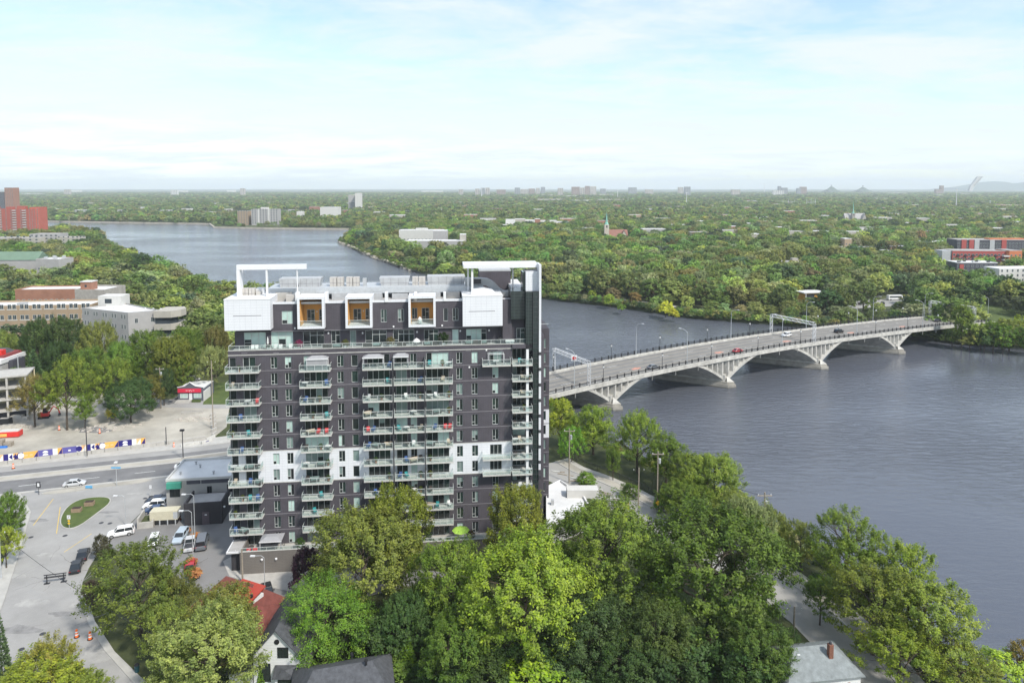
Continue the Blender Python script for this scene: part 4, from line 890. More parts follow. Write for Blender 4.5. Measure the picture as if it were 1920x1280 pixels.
# hall with green roof, white block beside
pts, zt = rectp(-40, 66, 488, 480, 14, R(3)); hl = thing('green_roofed_hall', 'grey hall with a long green pitched roof above the left trees', 'hall', (pts[0][0],pts[0][1],0), R(3)); w_ = (Vector(pts[1])-Vector(pts[0])).length
MB().box(0,w_,0,14,-1,zt).build('wall', m_greywall, hl); MB().xprism([(0,0)]*0 or [(0,0),(0,0.01),(0,0.02)], 0, 0.01) if False else None
MB().add([(0,-0.4,zt),(w_,-0.4,zt),(w_,7,zt+5.5),(0,7,zt+5.5),(w_,14.4,zt),(0,14.4,zt)], [(0,1,2,3),(3,2,4,5),(1,4,2),(0,3,5)]).build('roof', mat('green_metal_roof',(0.14,0.21,0.15),0.6,0.1,0.3), hl)
for i in range(6): link('window', wmesh(1.4,2.4)[0], hl, (w_*(i+0.5)/6,0,5)); 
pts, zt = rectp(67, 113, 487, 476, 14, R(-6)); wb, rf, l = polyb('white_roofed_block', 'grey block with bright white roof and vents beside the green roofed hall', 'building', pts, 0, zt, m_greywall, m_roof_white, 0.6, [(0,4,3,1.3,1.6,3,4)])
for i in range(4): MB().box(3+i*3.4,4.5+i*3.4,4+i%2*4,6+i%2*4,zt+0.1,zt+1.6+0.5*(i%2)).build('roof_vent', m_equip, wb)
# mid-rise and towers at the left edge
pts, zt = rectp(-30, 78, 447, 740, 18, R(-3)); polyb('grey_midrise', 'grey beige midrise with balconies in front of the red brick tower', 'apartment block', pts, 0, zt, m_beigewall, m_roof_grey, 0.8, [(0,9,4,2.6,1.7,4.6,3.3)])
pts, zt = rectp(55, 108, 440, 745, 18, R(2)); polyb('dark_topped_midrise', 'grey midrise with a dark top storey overlooking the river', 'apartment block', pts, 0, zt, m_greywall, m_roof_grey, 0.8, [(0,6,4,2.6,1.7,5.2,3.3)])
pts, zt = rectp(106, 143, 446, 738, 16, R(-4)); polyb('beige_end_block', 'plain beige end block nearest the water beside the grey midrise', 'apartment block', pts, 0, zt, m_beigewall, m_roof_grey, 0.8, [(0,4,4,1.8,1.6,4.4,3.2),(1,3,4,2.4,1.8,4.4,3.2)])
pts, zt = rectp(-40, 56, 394, 860, 22, R(-3)); rt, rf, l = polyb('red_brick_tower', 'tall red brick apartment tower with white balconies at the left edge', 'apartment tower', pts, 0, zt, m_redtower, m_redbrown, 1.2, [(0,10,13,1.5,1.5,3.4,3.0),(1,5,13,1.4,1.5,3.4,3.0)])
for c in (0.42, 0.72, 0.92):
    for r_ in range(13): q = Vector(l[0]).lerp(Vector(l[1]), c); link('balcony', box_cache(4.2,1.3,1.0,m_offwhite), rt, (q.x-2.1,q.y-1.3,3.0+r_*3.0))
for i, (x, w_, h_) in enumerate(((30,7,4),(44,9,5),(8,10,4))): MB().box(x,x+w_,6,13,zt+0.1,zt+h_).build('roof_penthouse', m_redtower, rt)
pts, zt = rectp(55, 71, 390, 868, 20, R(8)); polyb('red_tower_end', 'narrow orange red end bay of the red brick tower', 'apartment tower', pts, 0, zt, mat('orange_red_brick',(0.44,0.12,0.085),0.9,0.1,0.3), m_redbrown, 0.8, [(0,3,13,1.6,1.5,3.4,3.0)])
pts, zt = rectp(8, 24, 352.5, 1750, 22, 0); polyb('far_red_tower', 'distant dark red apartment tower rising above the horizon at the left edge', 'apartment tower', pts, 0, zt, m_redbrown, m_redbrown, 0.8, [(0,5,18,2,1.8,4,3.6)])
pts, zt = rectp(-8, 7, 361, 1800, 22, 0); polyb('far_slate_tower', 'distant slate blue tower beside the far red tower', 'apartment tower', pts, 0, zt, m_charcoal, m_roof_grey, 0.8, [(0,5,15,2,1.8,4,3.6)])
# buildings across the water
def farb(name, label, cat, x0, x1, yt, Y, dep, wall, roof, rz=0.0, wins=None, par=0.5, group=None, z0=FAR_Z):
    pts, zt = rectp(x0, x1, yt, Y, dep, rz); ro, rf, l = polyb(name, label, cat, pts, z0, max(zt-z0, 3), wall, roof, par, [(0,)+wins] if wins else (), group); FOOT.append((x0, x1, Y, dep)); return ro, l, max(zt-z0,3)
FOOT = []
farb('tan_apartment_block','small tan brick apartment block beside the grey slab on the far shore','apartment block',445,466,396,1275,14,m_tan,m_roof_grey,R(-6),(4,8,2.2,1.6,3,3.2))
sl, l, h_ = farb('grey_apartment_slab','wide grey and white apartment slab with balconies on the far shore','apartment block',471,521,392.5,1265,16,m_greywall,m_roof_grey,0,(10,9,2.4,1.8,3,3.2)); MB().box(16,29,4,12,h_+0.1,h_+3.6).build('roof_penthouse', m_offwhite, sl)
MB().box(12,14.5,-0.6,-0.05,0,h_+0.6).build('white_pilaster', m_offwhite, sl); MB().box(31,33.5,-0.6,-0.05,0,h_+0.6).build('white_pilaster', m_offwhite, sl)
farb('ribbon_window_office','grey office with ribbon windows left of the tall white block','office',653,665.5,366,2080,20,m_greywall,m_roof_white,0,(1,6,18,1.8,4,3.6))
farb('tall_white_block','tall plain white block standing above the distant trees','office',665.5,676.5,362.5,2060,20,m_offwhite,m_roof_white)
farb('white_low_factory','long low white factory among far trees beyond the bay','warehouse',600,634,389,1480,25,m_offwhite,m_roof_white)
farb('white_arched_hall','small white hall beside the low factory beyond the bay','hall',556,566,397,1440,18,m_offwhite,m_roof_white)
sc, l, h_ = farb('white_school','white school building with long roofs across the river','school',748,830,432,830,16,m_offwhite,m_roof_white,R(-2),(12,2,2.0,1.5,3,3.4)); MB().box(20,34,3,11,h_,h_+2.4).build('roof_penthouse', m_offwhite, sc)
farb('grey_school_block','square grey concrete block in the middle of the school','school',812,838,433,790,14,m_greywall,m_roof_white)
farb('sports_hall','low wide grey sports hall with a white roof in front of the school','hall',762,871,452,760,18,m_greywall,m_roof_white,R(-1))
farb('beige_school_end','plain beige block at the end of the school','school',862,873,440,770,12,m_beigewall,m_roof_white)
for i,(x0,x1,yt,w) in enumerate(((948,966,412,m_offwhite),(966,985,411,m_beigewall),(985,1003,413,m_offwhite),(1003,1013,411,m_redbrown),(1013,1044,414,m_offwhite),(1044,1066,416,m_offwhite))):
    farb('walk_up_apartments', ['white walk up block at the left end of the far apartment row','beige stair block second in the far apartment row','white walk up block third in the far apartment row','narrow red brown block fourth in the far apartment row','wide white block fifth in the far apartment row','white block at the right end of the far apartment row'][i], 'apartment block', x0,x1,yt,1130+i*6,14,w,m_roof_white,0,(max(2,int((x1-x0)/5)),3,1.8,1.5,3,3.2),group='far apartment row')
# church with green spire
def church(label, x, Y, rx0, rx1, ridge_y, tip_y, twr_y, roof, wall, side):
    a = D(x, tip_y, Y); zt = a.z; zr = D(x, ridge_y, Y).z; zw = D(x, twr_y, Y).z; ro = thing('church', label, 'church', (a.x,a.y,FAR_Z), 0); zt -= FAR_Z; zr -= FAR_Z; zw -= FAR_Z
    w = 2.9; MB().box(-w,w,-w,w,-1,zw).build('bell_tower', wall, ro)
    MB().lathe([(w*0.95,zw),(w*0.75,zw+2.0),(w*0.5,zw+3),(0.12,zt)], 8).build('spire', m_copper, ro); MB().box(-0.9,0.9,-w-0.06,-w,zw-4,zw-1).build('belfry_louvre', m_charcoal, ro)
    x0, x1 = D(rx0,400,Y).x-a.x, D(rx1,400,Y).x-a.x; ze = zr*0.45
    MB().box(x0,x1,1,15,-1,ze).add([(x1,1,ze),(x1,15,ze),(x1,8,zr-0.2)], [(0,1,2)]).add([(x0,1,ze),(x0,15,ze),(x0,8,zr-0.2)], [(1,0,2)]).build('nave', wall, ro)
    MB().add([(x0-0.3,0.5,ze-0.3),(x1+0.3,0.5,ze-0.3),(x1+0.3,8,zr),(x0-0.3,8,zr),(x1+0.3,15.5,ze-0.3),(x0-0.3,15.5,ze-0.3)], [(0,1,2,3),(3,2,4,5)]).build('nave_roof', roof, ro)
    xa = x1-1; MB().add([(xa-9,-4,-1),(xa,-4,-1),(xa,2,-1),(xa-9,2,-1),(xa-9,-4,ze),(xa,-4,ze),(xa,2,ze),(xa-9,2,ze),(xa-4.5,-4,zr-1),(xa-4.5,2,zr-1)], [(0,1,5,8,4),(1,2,6,5),(3,0,4,7)]).build('transept', wall, ro)
    MB().add([(xa-9.4,-4.4,ze-0.3),(xa-4.5,-4.4,zr-0.7),(xa-4.5,4,zr-0.7),(xa-9.4,4,ze-0.3),(xa+0.4,-4.4,ze-0.3),(xa+0.4,4,ze-0.3)], [(0,1,2,3),(1,4,5,2)]).build('transept_roof', roof, ro)
    for i in range(5): link('window', wmesh(1.2,3.0)[0], ro, (x0+(x1-x0)*(i+0.5)/5,0.98,ze*0.3))
    MB().lathe([(0.06,zt),(0.06,zt+2)],6).build('finial', m_copper, ro); FOOT.append((rx0-2, rx1+4, Y, 20)); return ro
church('church with tall green copper spire and steep brown roof among trees', 1137.5, 870, 1139, 1178, 431, 399, 421, mat('brown_roof',(0.26,0.13,0.10),0.85,0.12,0.4), mat('pale_stone',(0.48,0.43,0.36),0.9,0.15,0.5), 1)
church('distant grey stone church with thin green spire', 1600.5, 1340, 1586, 1625, 400, 378, 400, m_greywall, m_stone, 1)
# red and charcoal condominiums at the right
cb, l, h_ = farb('charcoal_condominium','long charcoal and red condominium behind the front red one','apartment block',1795,1990,450,660,18,m_charcoal,m_roof_grey,R(-4),(34,5,1.6,1.7,3.2,3.1))
for x, m_ in ((4,m_redtower2),(11,m_redtower2),(16,m_equip),(30,m_equip),(41,m_redtower2),(72,m_equip)): 
    MB().box(x-0.1,x+4.5,-0.55-x*math.tan(R(4)),-0.05-(x)*math.tan(R(4))+0.0,6,h_+0.4).build('cladding_bay', m_, cb)
MB().box(34,70,4,12,h_+0.13,h_+1.2).build('roof_deck', m_orangeclad, cb)
rb_, l, h_ = farb('red_condominium','long bright red condominium with rows of balconies','apartment block',1786,1892,470.5,575,16,m_redtower2,m_roof_grey,R(-5),(16,4,1.9,1.8,3.4,3.2))
for c in range(8):
    for r_ in range(4): q = Vector(l[0]).lerp(Vector(l[1]), (c+0.55)/8); link('balcony', box_cache(2.6,1.1,0.9,m_darkmet), rb_, (q.x,q.y-1.15,3.2+r_*3.2))
q = Vector(l[0]); MB().box(q.x-8,q.x-0.05,q.y+1,q.y+12,0,h_+0.2).build('grey_end_bay', m_equip, rb_)
oe, l, h_ = farb('orange_end_block','orange clad end block with white balconies beside the red condominium','apartment block',1893,1920,470.5,568,14,m_orangeclad,m_roof_grey,R(9),(3,4,1.6,1.7,3.4,3.2))
for r_ in range(4): MB().box(-5,-0.1,-0.8,2,3.2+r_*3.2,4.2+r_*3.2).build('balcony', m_offwhite, oe)
lb, l, h_ = farb('low_red_block','lower red and charcoal block with cluttered roof half hidden by trees','apartment block',1794,1868,493,505,14,m_charcoal,m_roof_white,R(-3),(9,4,1.6,1.7,2.2,3.1))
for i in range(7): MB().box(3+i*3.7,4.6+i*3.7,3+(i%3)*2.5,4.6+(i%3)*2.5,h_+0.1,h_+1.2).build('roof_unit', m_equip if i%2 else m_darkmet, lb)
MB().box(20,25,-0.6,-0.05,h_-5,h_-0.5).build('red_bay', m_redtower2, lb); MB().box(2,5,-0.5,-0.05,2,h_-1).build('red_bay', m_redtower2, lb)
farb('white_corner_block','white rendered corner block with tall windows at the right edge','apartment block',1874,1960,505,470,14,m_offwhite,m_roof_white,R(6),(8,4,1.3,1.9,2.2,3.3))
farb('white_flat_store','wide white flat roofed store left of the charcoal condominium','store',1716,1796,455,800,30,m_offwhite,m_roof_white,R(-3))
fb, l, h_ = farb('flat_roofed_depot','flat grey roofed depot with a small brick penthouse in the far bank trees','building',1470,1553,493,590,18,m_beigewall,m_roof_grey,R(-2),(10,1,1.6,1.4,2.2,3)); MB().box(9,14,4,9,h_,h_+3.6).build('roof_penthouse', m_beigewall, fb)
farb('pink_walk_up','small pinkish brick block in front of the white store','apartment block',1661,1674,471,660,12,m_beigewall,m_roof_white,0,(3,2,1.4,1.5,3,3))
farb('long_brick_row','long low brick row half hidden by trees','terrace',1560,1640,464,720,12,m_redbrown,m_roof_grey,R(-3),(16,2,1.4,1.5,2.5,3))
farb('brick_row','short brick row with a flat roof behind the pink block','terrace',1650,1704,462,735,12,m_redbrown,m_roof_white,R(-2),(10,2,1.4,1.5,2.5,3))
farb('brick_stub_tower','small square brick block rising over the long brick row','building',1584,1597,448,730,10,m_tan,m_roof_white,0,(2,3,1.4,1.5,3,3))
# park pavilions beyond the bridge
p = P(1508,566,FAR_Z); pvn = thing('orange_pavilion', 'orange walled pavilion with flat white roof in the park by the bridge', 'pavilion', p, R(12))
MB().box(0,13,0,8,0,5.4).build('wall', mat('amber_cladding',(0.62,0.33,0.06),0.7,0.1,0.5), pvn); MB().box(-1.2,14,-1.2,9,5.4,6.0).build('roof', m_roof_white, pvn); MB().box(0.5,7,-0.06,0,0.5,4.6).build('glass_front', m_win_far, pvn); MB().box(0.3,0.7,-0.9,-0.5,0,5.4).build('column', m_white, pvn)
p = P(1597,562,FAR_Z); sh = thing('angular_shelter', 'dark angular roofed shelter in the park beside the bridge', 'shelter', p, 0)
MB().add([(-5,0,8.6),(4.5,-2.5,3.0),(5.5,5,3.6),(-4,7,9.2),(-5,0,8.2),(4.5,-2.5,2.6),(5.5,5,3.2),(-4,7,8.8)], [(0,1,2,3),(7,6,5,4),(0,4,5,1),(1,5,6,2),(2,6,7,3),(3,7,4,0)]).build('roof', mat('slate_metal',(0.17,0.18,0.23),0.5,0.1), sh)
for x, y, h_ in ((-4,1,8),(-3.5,6,8.5),(4,-1.5,2.8),(4.8,4.2,3.0)): MB().tube([(x,y,0),(x,y,h_)],0.14,6).build('column', m_steel, sh)
for i, (px, py, L) in enumerate(((1664,563,9.5),(1690,572,8.0))):
    p = P(px,py,FAR_Z); tr = thing('parked_coach', ['white camper coach parked on the far bank park lot','white box truck parked below the coach on the far bank'][i], 'coach', p, R(8 if i == 0 else -4)); MB().box(0,L,-1.2,1.2,0.55,3.3).build('body', m_white, tr); MB().box(0.6,L-0.6,-1.23,-1.2,1.8,2.7).build('window_band', m_win_far, tr)
    for x in (1.4, L-1.8): MB().xprism([(x+0.5*math.cos(k*math.pi/5), 0.5+0.5*math.sin(k*math.pi/5)) for k in range(10)], -1.25, 1.25).build('wheel', m_black, tr)
# ------------------------------------------------------------------ houses and low buildings of the near bank
def gable_house(name, label, loc, rz, w, d, eave, ridge, wall, roof, hip=0.0, over=0.4, cat='house'):
    """ridge along local x; front is -y"""
    o = thing(name, label, cat, loc, rz); hw = w/2; hd = d/2
    mb = MB().box(-hw,hw,-hd,hd,0,eave)
    if not hip:
        for s_ in (-1,1): mb.add([(s_*hw,-hd,eave),(s_*hw,hd,eave),(s_*hw,0,ridge-0.12)], [(0,1,2) if s_ > 0 else (1,0,2)])
    mb.build('wall', wall, o); k = (ridge-eave)/hd; ze = eave-over*k
    rx = hw+over-(hip+over if hip else 0)
    t_ = 0.16
    vs = [(-hw-over,-hd-over,ze),(hw+over,-hd-over,ze),(hw+over,hd+over,ze),(-hw-over,hd+over,ze),(-rx,0,ridge),(rx,0,ridge)]
    vs += [(x,y,z+t_) for x,y,z in vs]
    ends = [(7,8,11),(9,6,10),(0,3,4),(2,1,5),(1,2,8,7),(3,0,6,9)] if hip else [(0,4,10,6),(4,3,9,10),(1,7,11,5),(5,11,8,2)]
    MB().add(vs, [(6,7,11,10),(8,9,10,11),(1,0,4,5),(3,2,5,4),(0,1,7,6),(2,3,9,8)]+ends).build('roof', roof, o)
    return o
h1 = gable_house('red_roofed_house', 'house with a red hipped shingle roof and white sided dormer behind leafy trees', tuple((P(424,1081,8.0).xy+Vector((2.5,-1.1))))+(0,), R(-24), 13.5, 9.5, 3.6, 8.0, m_siding, m_shingle_red, hip=4.0)
dm = MB().box(0.5,4.4,-3.6,0.5,4.6,6.9).build('dormer', m_siding, h1); MB().add([(0.1,-4.0,6.7),(4.8,-4.0,6.7),(4.8,0.6,7.9),(0.1,0.6,7.9),(0.1,-4.0,6.9),(4.8,-4.0,6.9),(4.8,0.6,8.1),(0.1,0.6,8.1)], [(3,2,1,0),(4,5,6,7),(0,1,5,4),(1,2,6,5),(2,3,7,6),(3,0,4,7)]).build('dormer_roof', mat('bright_red_metal',(0.36,0.05,0.03),0.5,0.08), dm)
MB().box(-2.6,-1.8,-2.4,-1.6,5.2,7.0).build('skylight', m_white, h1); MB().tube([(4.3,-1.8,6),(4.3,-1.8,7.9)],0.22,8).build('flue', m_black, h1)
h1b = gable_house('red_roofed_annexe', 'lower annexe with a plain red shingle roof beside the dormered house', tuple((P(424,1081,8.0).xy+Vector((11.2,-3.4))))+(0,), R(-8), 6.0, 7.0, 3.2, 5.2, m_siding, m_shingle_red)
h2 = gable_house('white_gabled_house', 'white clapboard house with steep dark roof, gable and round attic vent', tuple((P(515,1184,8.6).xy+Vector((0,6.2))))+(0,), R(90), 11.5, 6.4, 5.0, 8.6, m_siding, m_shingle)
wf = wmesh(1.5,1.5,m=m_glass_dark,fm=m_black)
# gable front sits at local -x end (rotated to face the camera)
def onfront(name, me, o, y, z, kids=()):                              # y: sideways across the gable
    q = link(name, me, o, (-5.75-0.02, -y, z), -math.pi/2); return q
w1_ = onfront('window', wf[0], h2, 0.9, 4.6); link('pane', wf[1], w1_)
f3 = wmesh(1.5,2.6,m=m_glass_dark,fm=m_black); w2_ = onfront('window', f3[0], h2, -1.6, 1.2); link('pane', f3[1], w2_)
MB().lathe([(0.36,0),(0.36,0.06)],14).build('round_vent', m_black, h2).matrix_local = Matrix.Translation((-5.78,-0.1,6.9)) @ Matrix.Rotation(-math.pi/2,4,'Y')
MB().box(-6.9,-5.8,-2.9,-0.1,0,2.6).build('porch', m_white, h2); MB().add([(-7.3,-3.2,2.6),(-7.3,0.2,2.6),(-5.8,0.2,3.6),(-5.8,-3.2,3.6),(-7.0,-1.5,3.7)], [(0,1,4),(1,2,4),(2,3,4),(3,0,4)]).build('porch_roof', m_shingle, h2); MB().box(-6.96,-6.9,-2.5,-0.5,0.3,2.3).build('porch_window', m_glass_dark, h2)
MB().box(2.4,3.2,-0.4,0.4,7.8,9.6).build('chimney', m_shingle, h2)
MB().box(-6.2,-1,3.4,6.4,0,2.7).build('side_lean_to', m_siding, h2); MB().add([(-6.6,3.2,3.6),(-0.6,3.2,3.6),(-0.6,6.9,2.6),(-6.6,6.9,2.6)], [(0,1,2,3)]).build('lean_to_roof', m_shingle, h2)
h3 = gable_house('dark_shingled_house', 'low house with a broad dark grey shingle roof at the bottom edge', tuple((P(697,1238,6.1).xy+Vector((-3.64,-0.9))))+(0,), R(14), 12.5, 9.0, 3.4, 6.0, m_siding, m_shingle, hip=2.5)
for x, y, z in ((1.2,1.8,5.6),(-1.2,-2.6,4.6),(3.0,-0.6,6.1)): MB().lathe([(0.14,0),(0.14,0.5),(0.24,0.52),(0.2,0.75)], 8, (x,y,z)).build('roof_vent', m_black, h3)
h4 = gable_house('grey_roofed_house', 'white house with grey shingle roof, brick chimney and red shutters at the riverside street', tuple((P(1522,1209,6.4).xy+Vector((0,0))))+(0,), R(8), 10.2, 6.6, 4.2, 6.2, m_siding, m_shingle_grey, hip=2.4)
MB().box(1.6,2.2,-1.6,-1.0,5.2,7.3).build('chimney', mat('chimney_brick',(0.20,0.09,0.06),0.9,0.25,3), h4); MB().lathe([(0.2,7.3),(0.16,7.6)],8,(1.9,-1.3,0)).build('chimney_pot', m_darkmet, h4)
wf4 = wmesh(1.1,1.3,m=m_glass_dark,fm=m_white)
for x in (-1.6, 2.6):
    q = link('window', wf4[0], h4, (x,-3.31,1.9)); link('pane', wf4[1], q)
    for s_ in (-0.8,0.8): link('shutter', box_cache(0.32,0.05,1.3,m_redbrown), h4, (x+s_-0.16,-3.36,1.9))
MB().box(-3.9,-3.5,-1.6,-1.2,4.9,5.4).build('roof_vent', m_equip, h4); MB().box(-2.6,-2.2,-0.9,-0.6,5.5,5.9).build('roof_vent', m_white, h4)
MB().box(-5.3,-3.3,-4.6,-3.32,0,3.0).build('porch', m_offwhite, h4)
# low white-roofed building right of the tower
lw = [P(x,y,4.6).xy for x,y in [(1024,1000),(1024,916),(1050,903),(1096,934),(1106,952),(1062,968)]][::-1]
a_ = sum(lw[i][0]*lw[(i+1)%6][1]-lw[(i+1)%6][0]*lw[i][1] for i in range(6)); lw = lw if a_ > 0 else lw[::-1]
low, rf, l = polyb('low_riverside_building', 'low building with bright white flat roof tucked against the tower base', 'building', [tuple(p) for p in lw], 0, 4.6, m_greywall, m_roof_white, 0.55)
c = sum((Vector(p) for p in l), Vector((0,0)))/6; MB().box(c.x+0.5,c.x+7.0,c.y+2.2,c.y+4.6,4.7,6.4).build('roof_box', m_offwhite, low); MB().box(c.x-3,c.x-2.4,c.y-1,c.y-0.4,4.7,5.8).build('roof_vent', m_equip, low)
# annexe and garage on the left of the tower
an0 = P(313,957,0); an1 = P(433,950,0); ax = (an1-an0).normalized(); an = thing('grey_annexe', 'two storey grey annexe with white roof and green awning beside the car park', 'building', an0, math.atan2(ax.y,ax.x)); aw = (an1-an0).length
m_annex = coursed('grey_panel_wall', (0.38,0.37,0.35), (0.30,0.29,0.28), 0.0, 2.4, 1.6, 0.02, 0.06)
MB().box(0,aw,0,11,0,6.4).build('wall', m_annex, an); MB().box(0.25,aw-0.2,0.25,10.8,6.4,6.5).build('roof', m_roof_white, an); MB().box(-0.05,aw,-0.06,0.25,6.4,6.9).box(-0.05,0.25,0.25,11,6.4,6.9).box(0.25,aw,10.8,11.05,6.4,6.9).build('parapet', m_offwhite, an)
MB().box(0.3,3.2,-0.8,-0.07,5.0,6.3).build('awning', mat('teal_awning',(0.06,0.30,0.22),0.6,0.1), an); MB().box(4.2,7.0,-0.12,-0.062,5.6,6.35).box(7.2,aw-0.2,-0.12,-0.062,5.6,6.35).build('dark_fascia', m_charcoal, an)
for x, w_, h_, z_ in ((0.7,2.1,1.7,2.9),(8.3,1.0,1.7,3.2),(12.4,1.5,1.7,3.4)): f_ = wmesh(w_,h_,m=m_glass_dark,fm=m_darkmet); q = link('window', f_[0], an, (x+w_/2,0,z_)); link('pane', f_[1], q)
for x, y in ((2,3),(5,6.5),(9,2.5),(12,7),(3.5,8.5)): MB().lathe([(0.18,6.5),(0.18,7.0),(0.28,7.05),(0.28,7.2)],8,(x,y,0)).build('roof_vent', m_equip, an)
gq0, gq1 = P(346,986,0), P(417,981,0); gx = (gq1-gq0).normalized(); gwid = (gq1-gq0).length; gar = thing('dark_brick_garage', 'near black brick garage block with a grey service door facing the car park', 'garage', gq0, math.atan2(gx.y,gx.x))
m_gar = coursed('black_brick', (0.050,0.047,0.052), (0.035,0.033,0.035), 0.0, 0.9, 0.25, 0.02, 0.15)
MB().box(0,gwid,0,6.3,0,3.9).build('wall', m_gar, gar); MB().box(0.25,gwid-0.25,0.25,6.0,3.9,3.95).build('roof', m_roof_grey, gar); MB().box(-0.05,gwid+0.05,-0.06,0.24,3.9,4.7).box(-0.05,0.24,0.24,6.2,3.9,4.7).box(gwid-0.24,gwid+0.05,0.24,6.2,3.9,4.7).build('parapet', m_gar, gar)
MB().box(gwid*0.47,gwid*0.66,-0.05,-0.002,0,2.7).build('service_door', mat('plum_door',(0.11,0.09,0.10),0.5,0.1), gar); MB().box(gwid*0.54,gwid*0.6,-0.07,-0.051,2.0,2.25).build('door_plate', m_white, gar); MB().lathe([(0.16,0),(0.2,0.25)],8,(gwid+0.6,-0.4,3.6)).build('lamp', m_white, gar)
# restaurant
rq = P(334,752,0); rs = thing('small_restaurant', 'little grey restaurant with a red sign band and white stepped gable', 'restaurant', rq, R(3))
MB().box(0,8.0,0,9,0,3.9).build('wall', mat('slate_grey_siding',(0.11,0.12,0.14),0.7,0.1), rs); MB().xprism([(0,3.9),(0,4.5),(2.2,4.9),(3.9,6.1),(5.6,4.9),(8.0,4.5),(8.0,3.9)], -0.05, 0.25).build('gable_front', mat('slate_grey_siding',(0.11,0.12,0.14)), rs)
MB().tube([(-0.1,-0.05,4.55),(2.2,-0.05,4.98),(3.9,-0.05,6.2),(5.6,-0.05,4.98),(8.1,-0.05,4.55)],0.16,5).build('gable_trim', m_white, rs); MB().box(0.1,7.9,0.3,9,3.9,4.1).build('roof', m_roof_white, rs)
sg = MB().box(0.1,7.4,-0.35,-0.06,2.9,4.1).build('sign_band', mat('sign_red',(0.65,0.03,0.07),0.5,0.05), rs)
for i, (x, z, w_, h_) in enumerate(((2.6,3.5,0.5,0.12),(3.0,3.4,0.12,0.35),(3.3,3.55,0.35,0.10),(3.8,3.25,0.12,0.5),(4.0,3.65,0.4,0.1),(4.3,3.3,0.3,0.12),(4.8,3.55,0.6,0.12))): MB().box(x,x+w_,-0.37,-0.352,z,z+h_).build('sign_mark', m_white, sg)
for x, w_ in ((0.7,2.4),(5.0,2.4)): f_ = wmesh(w_,1.5,m=m_blind,fm=m_white); q = link('window', f_[0], rs, (x+w_/2,0,1.0)); link('pane', f_[1], q)
MB().box(3.5,4.5,-0.06,0,0,2.6).build('door', m_white, rs); MB().box(-0.2,4.6,-1.6,-0.06,0,0.5).box(-0.2,4.2,-2.4,-1.6,0,0.25).build('front_steps', m_conc, rs); MB().box(4.9,7.6,-1.5,-0.9,0,0.8).build('box_hedge', m_grass, rs)
MB().box(8.1,8.4,-0.2,5,0,3.2).build('side_wall', m_offwhite, rs)
# house and concrete skeleton at the left edge
p = P(-80,742,0); lh = thing('grey_shop_building', 'grey building with white cornice and maroon attic at the left edge', 'building', p, R(2)); MB().box(0,14.8,0,12,0,10.6).build('wall', m_greywall, lh); MB().box(-0.2,15.1,-0.5,12.2,10.6,12.0).build('cornice', m_white, lh); MB().box(0.6,14.2,2.2,11,12.0,12.8).build('attic', mat('maroon',(0.22,0.05,0.05),0.8,0.1), lh); MB().box(1.5,12.5,3,10,12.8,14.0,taper=1.2).build('roof', m_shingle, lh)
f_ = wmesh(1.0,1.6); q = link('window', f_[0], lh, (9.6,0,9.0)); link('pane', f_[1], q); MB().box(14.8,16.4,3,9,0,11).build('side_stair', m_charcoal, lh)
p = P(-62,800,0); sk = thing('building_skeleton', 'unfinished grey concrete frame of open storeys at the construction site edge', 'construction', p, R(24))
for k in range(4): MB().box(0,15.0,0,10,k*3.4+3.0,k*3.4+3.4).build('floor_slab', m_conc, sk)
for i in range(4):
    for j in range(2):
        for k in range(4): link('column', box_cache(0.5,0.5,3.0,m_conc), sk, (0.2+i*4.7,0.2+j*9,k*3.4))
MB().box(0.5,15,9.2,9.6,0,13.6).build('rear_wall', mat('cream_board',(0.62,0.55,0.36),0.8,0.08), sk); MB().box(1,14,3,3.3,0,3).build('core_wall', m_charcoal, sk)
p = P(2,735,0); sb = thing('red_hoist', 'red construction hoist standing against the concrete frame', 'hoist', p); MB().box(-1,1.6,-1,1,9.5,14.5).build('cage', m_red, sb); MB().box(-0.4,0.4,-0.4,0.4,0,9.5).build('mast', m_red, sb)
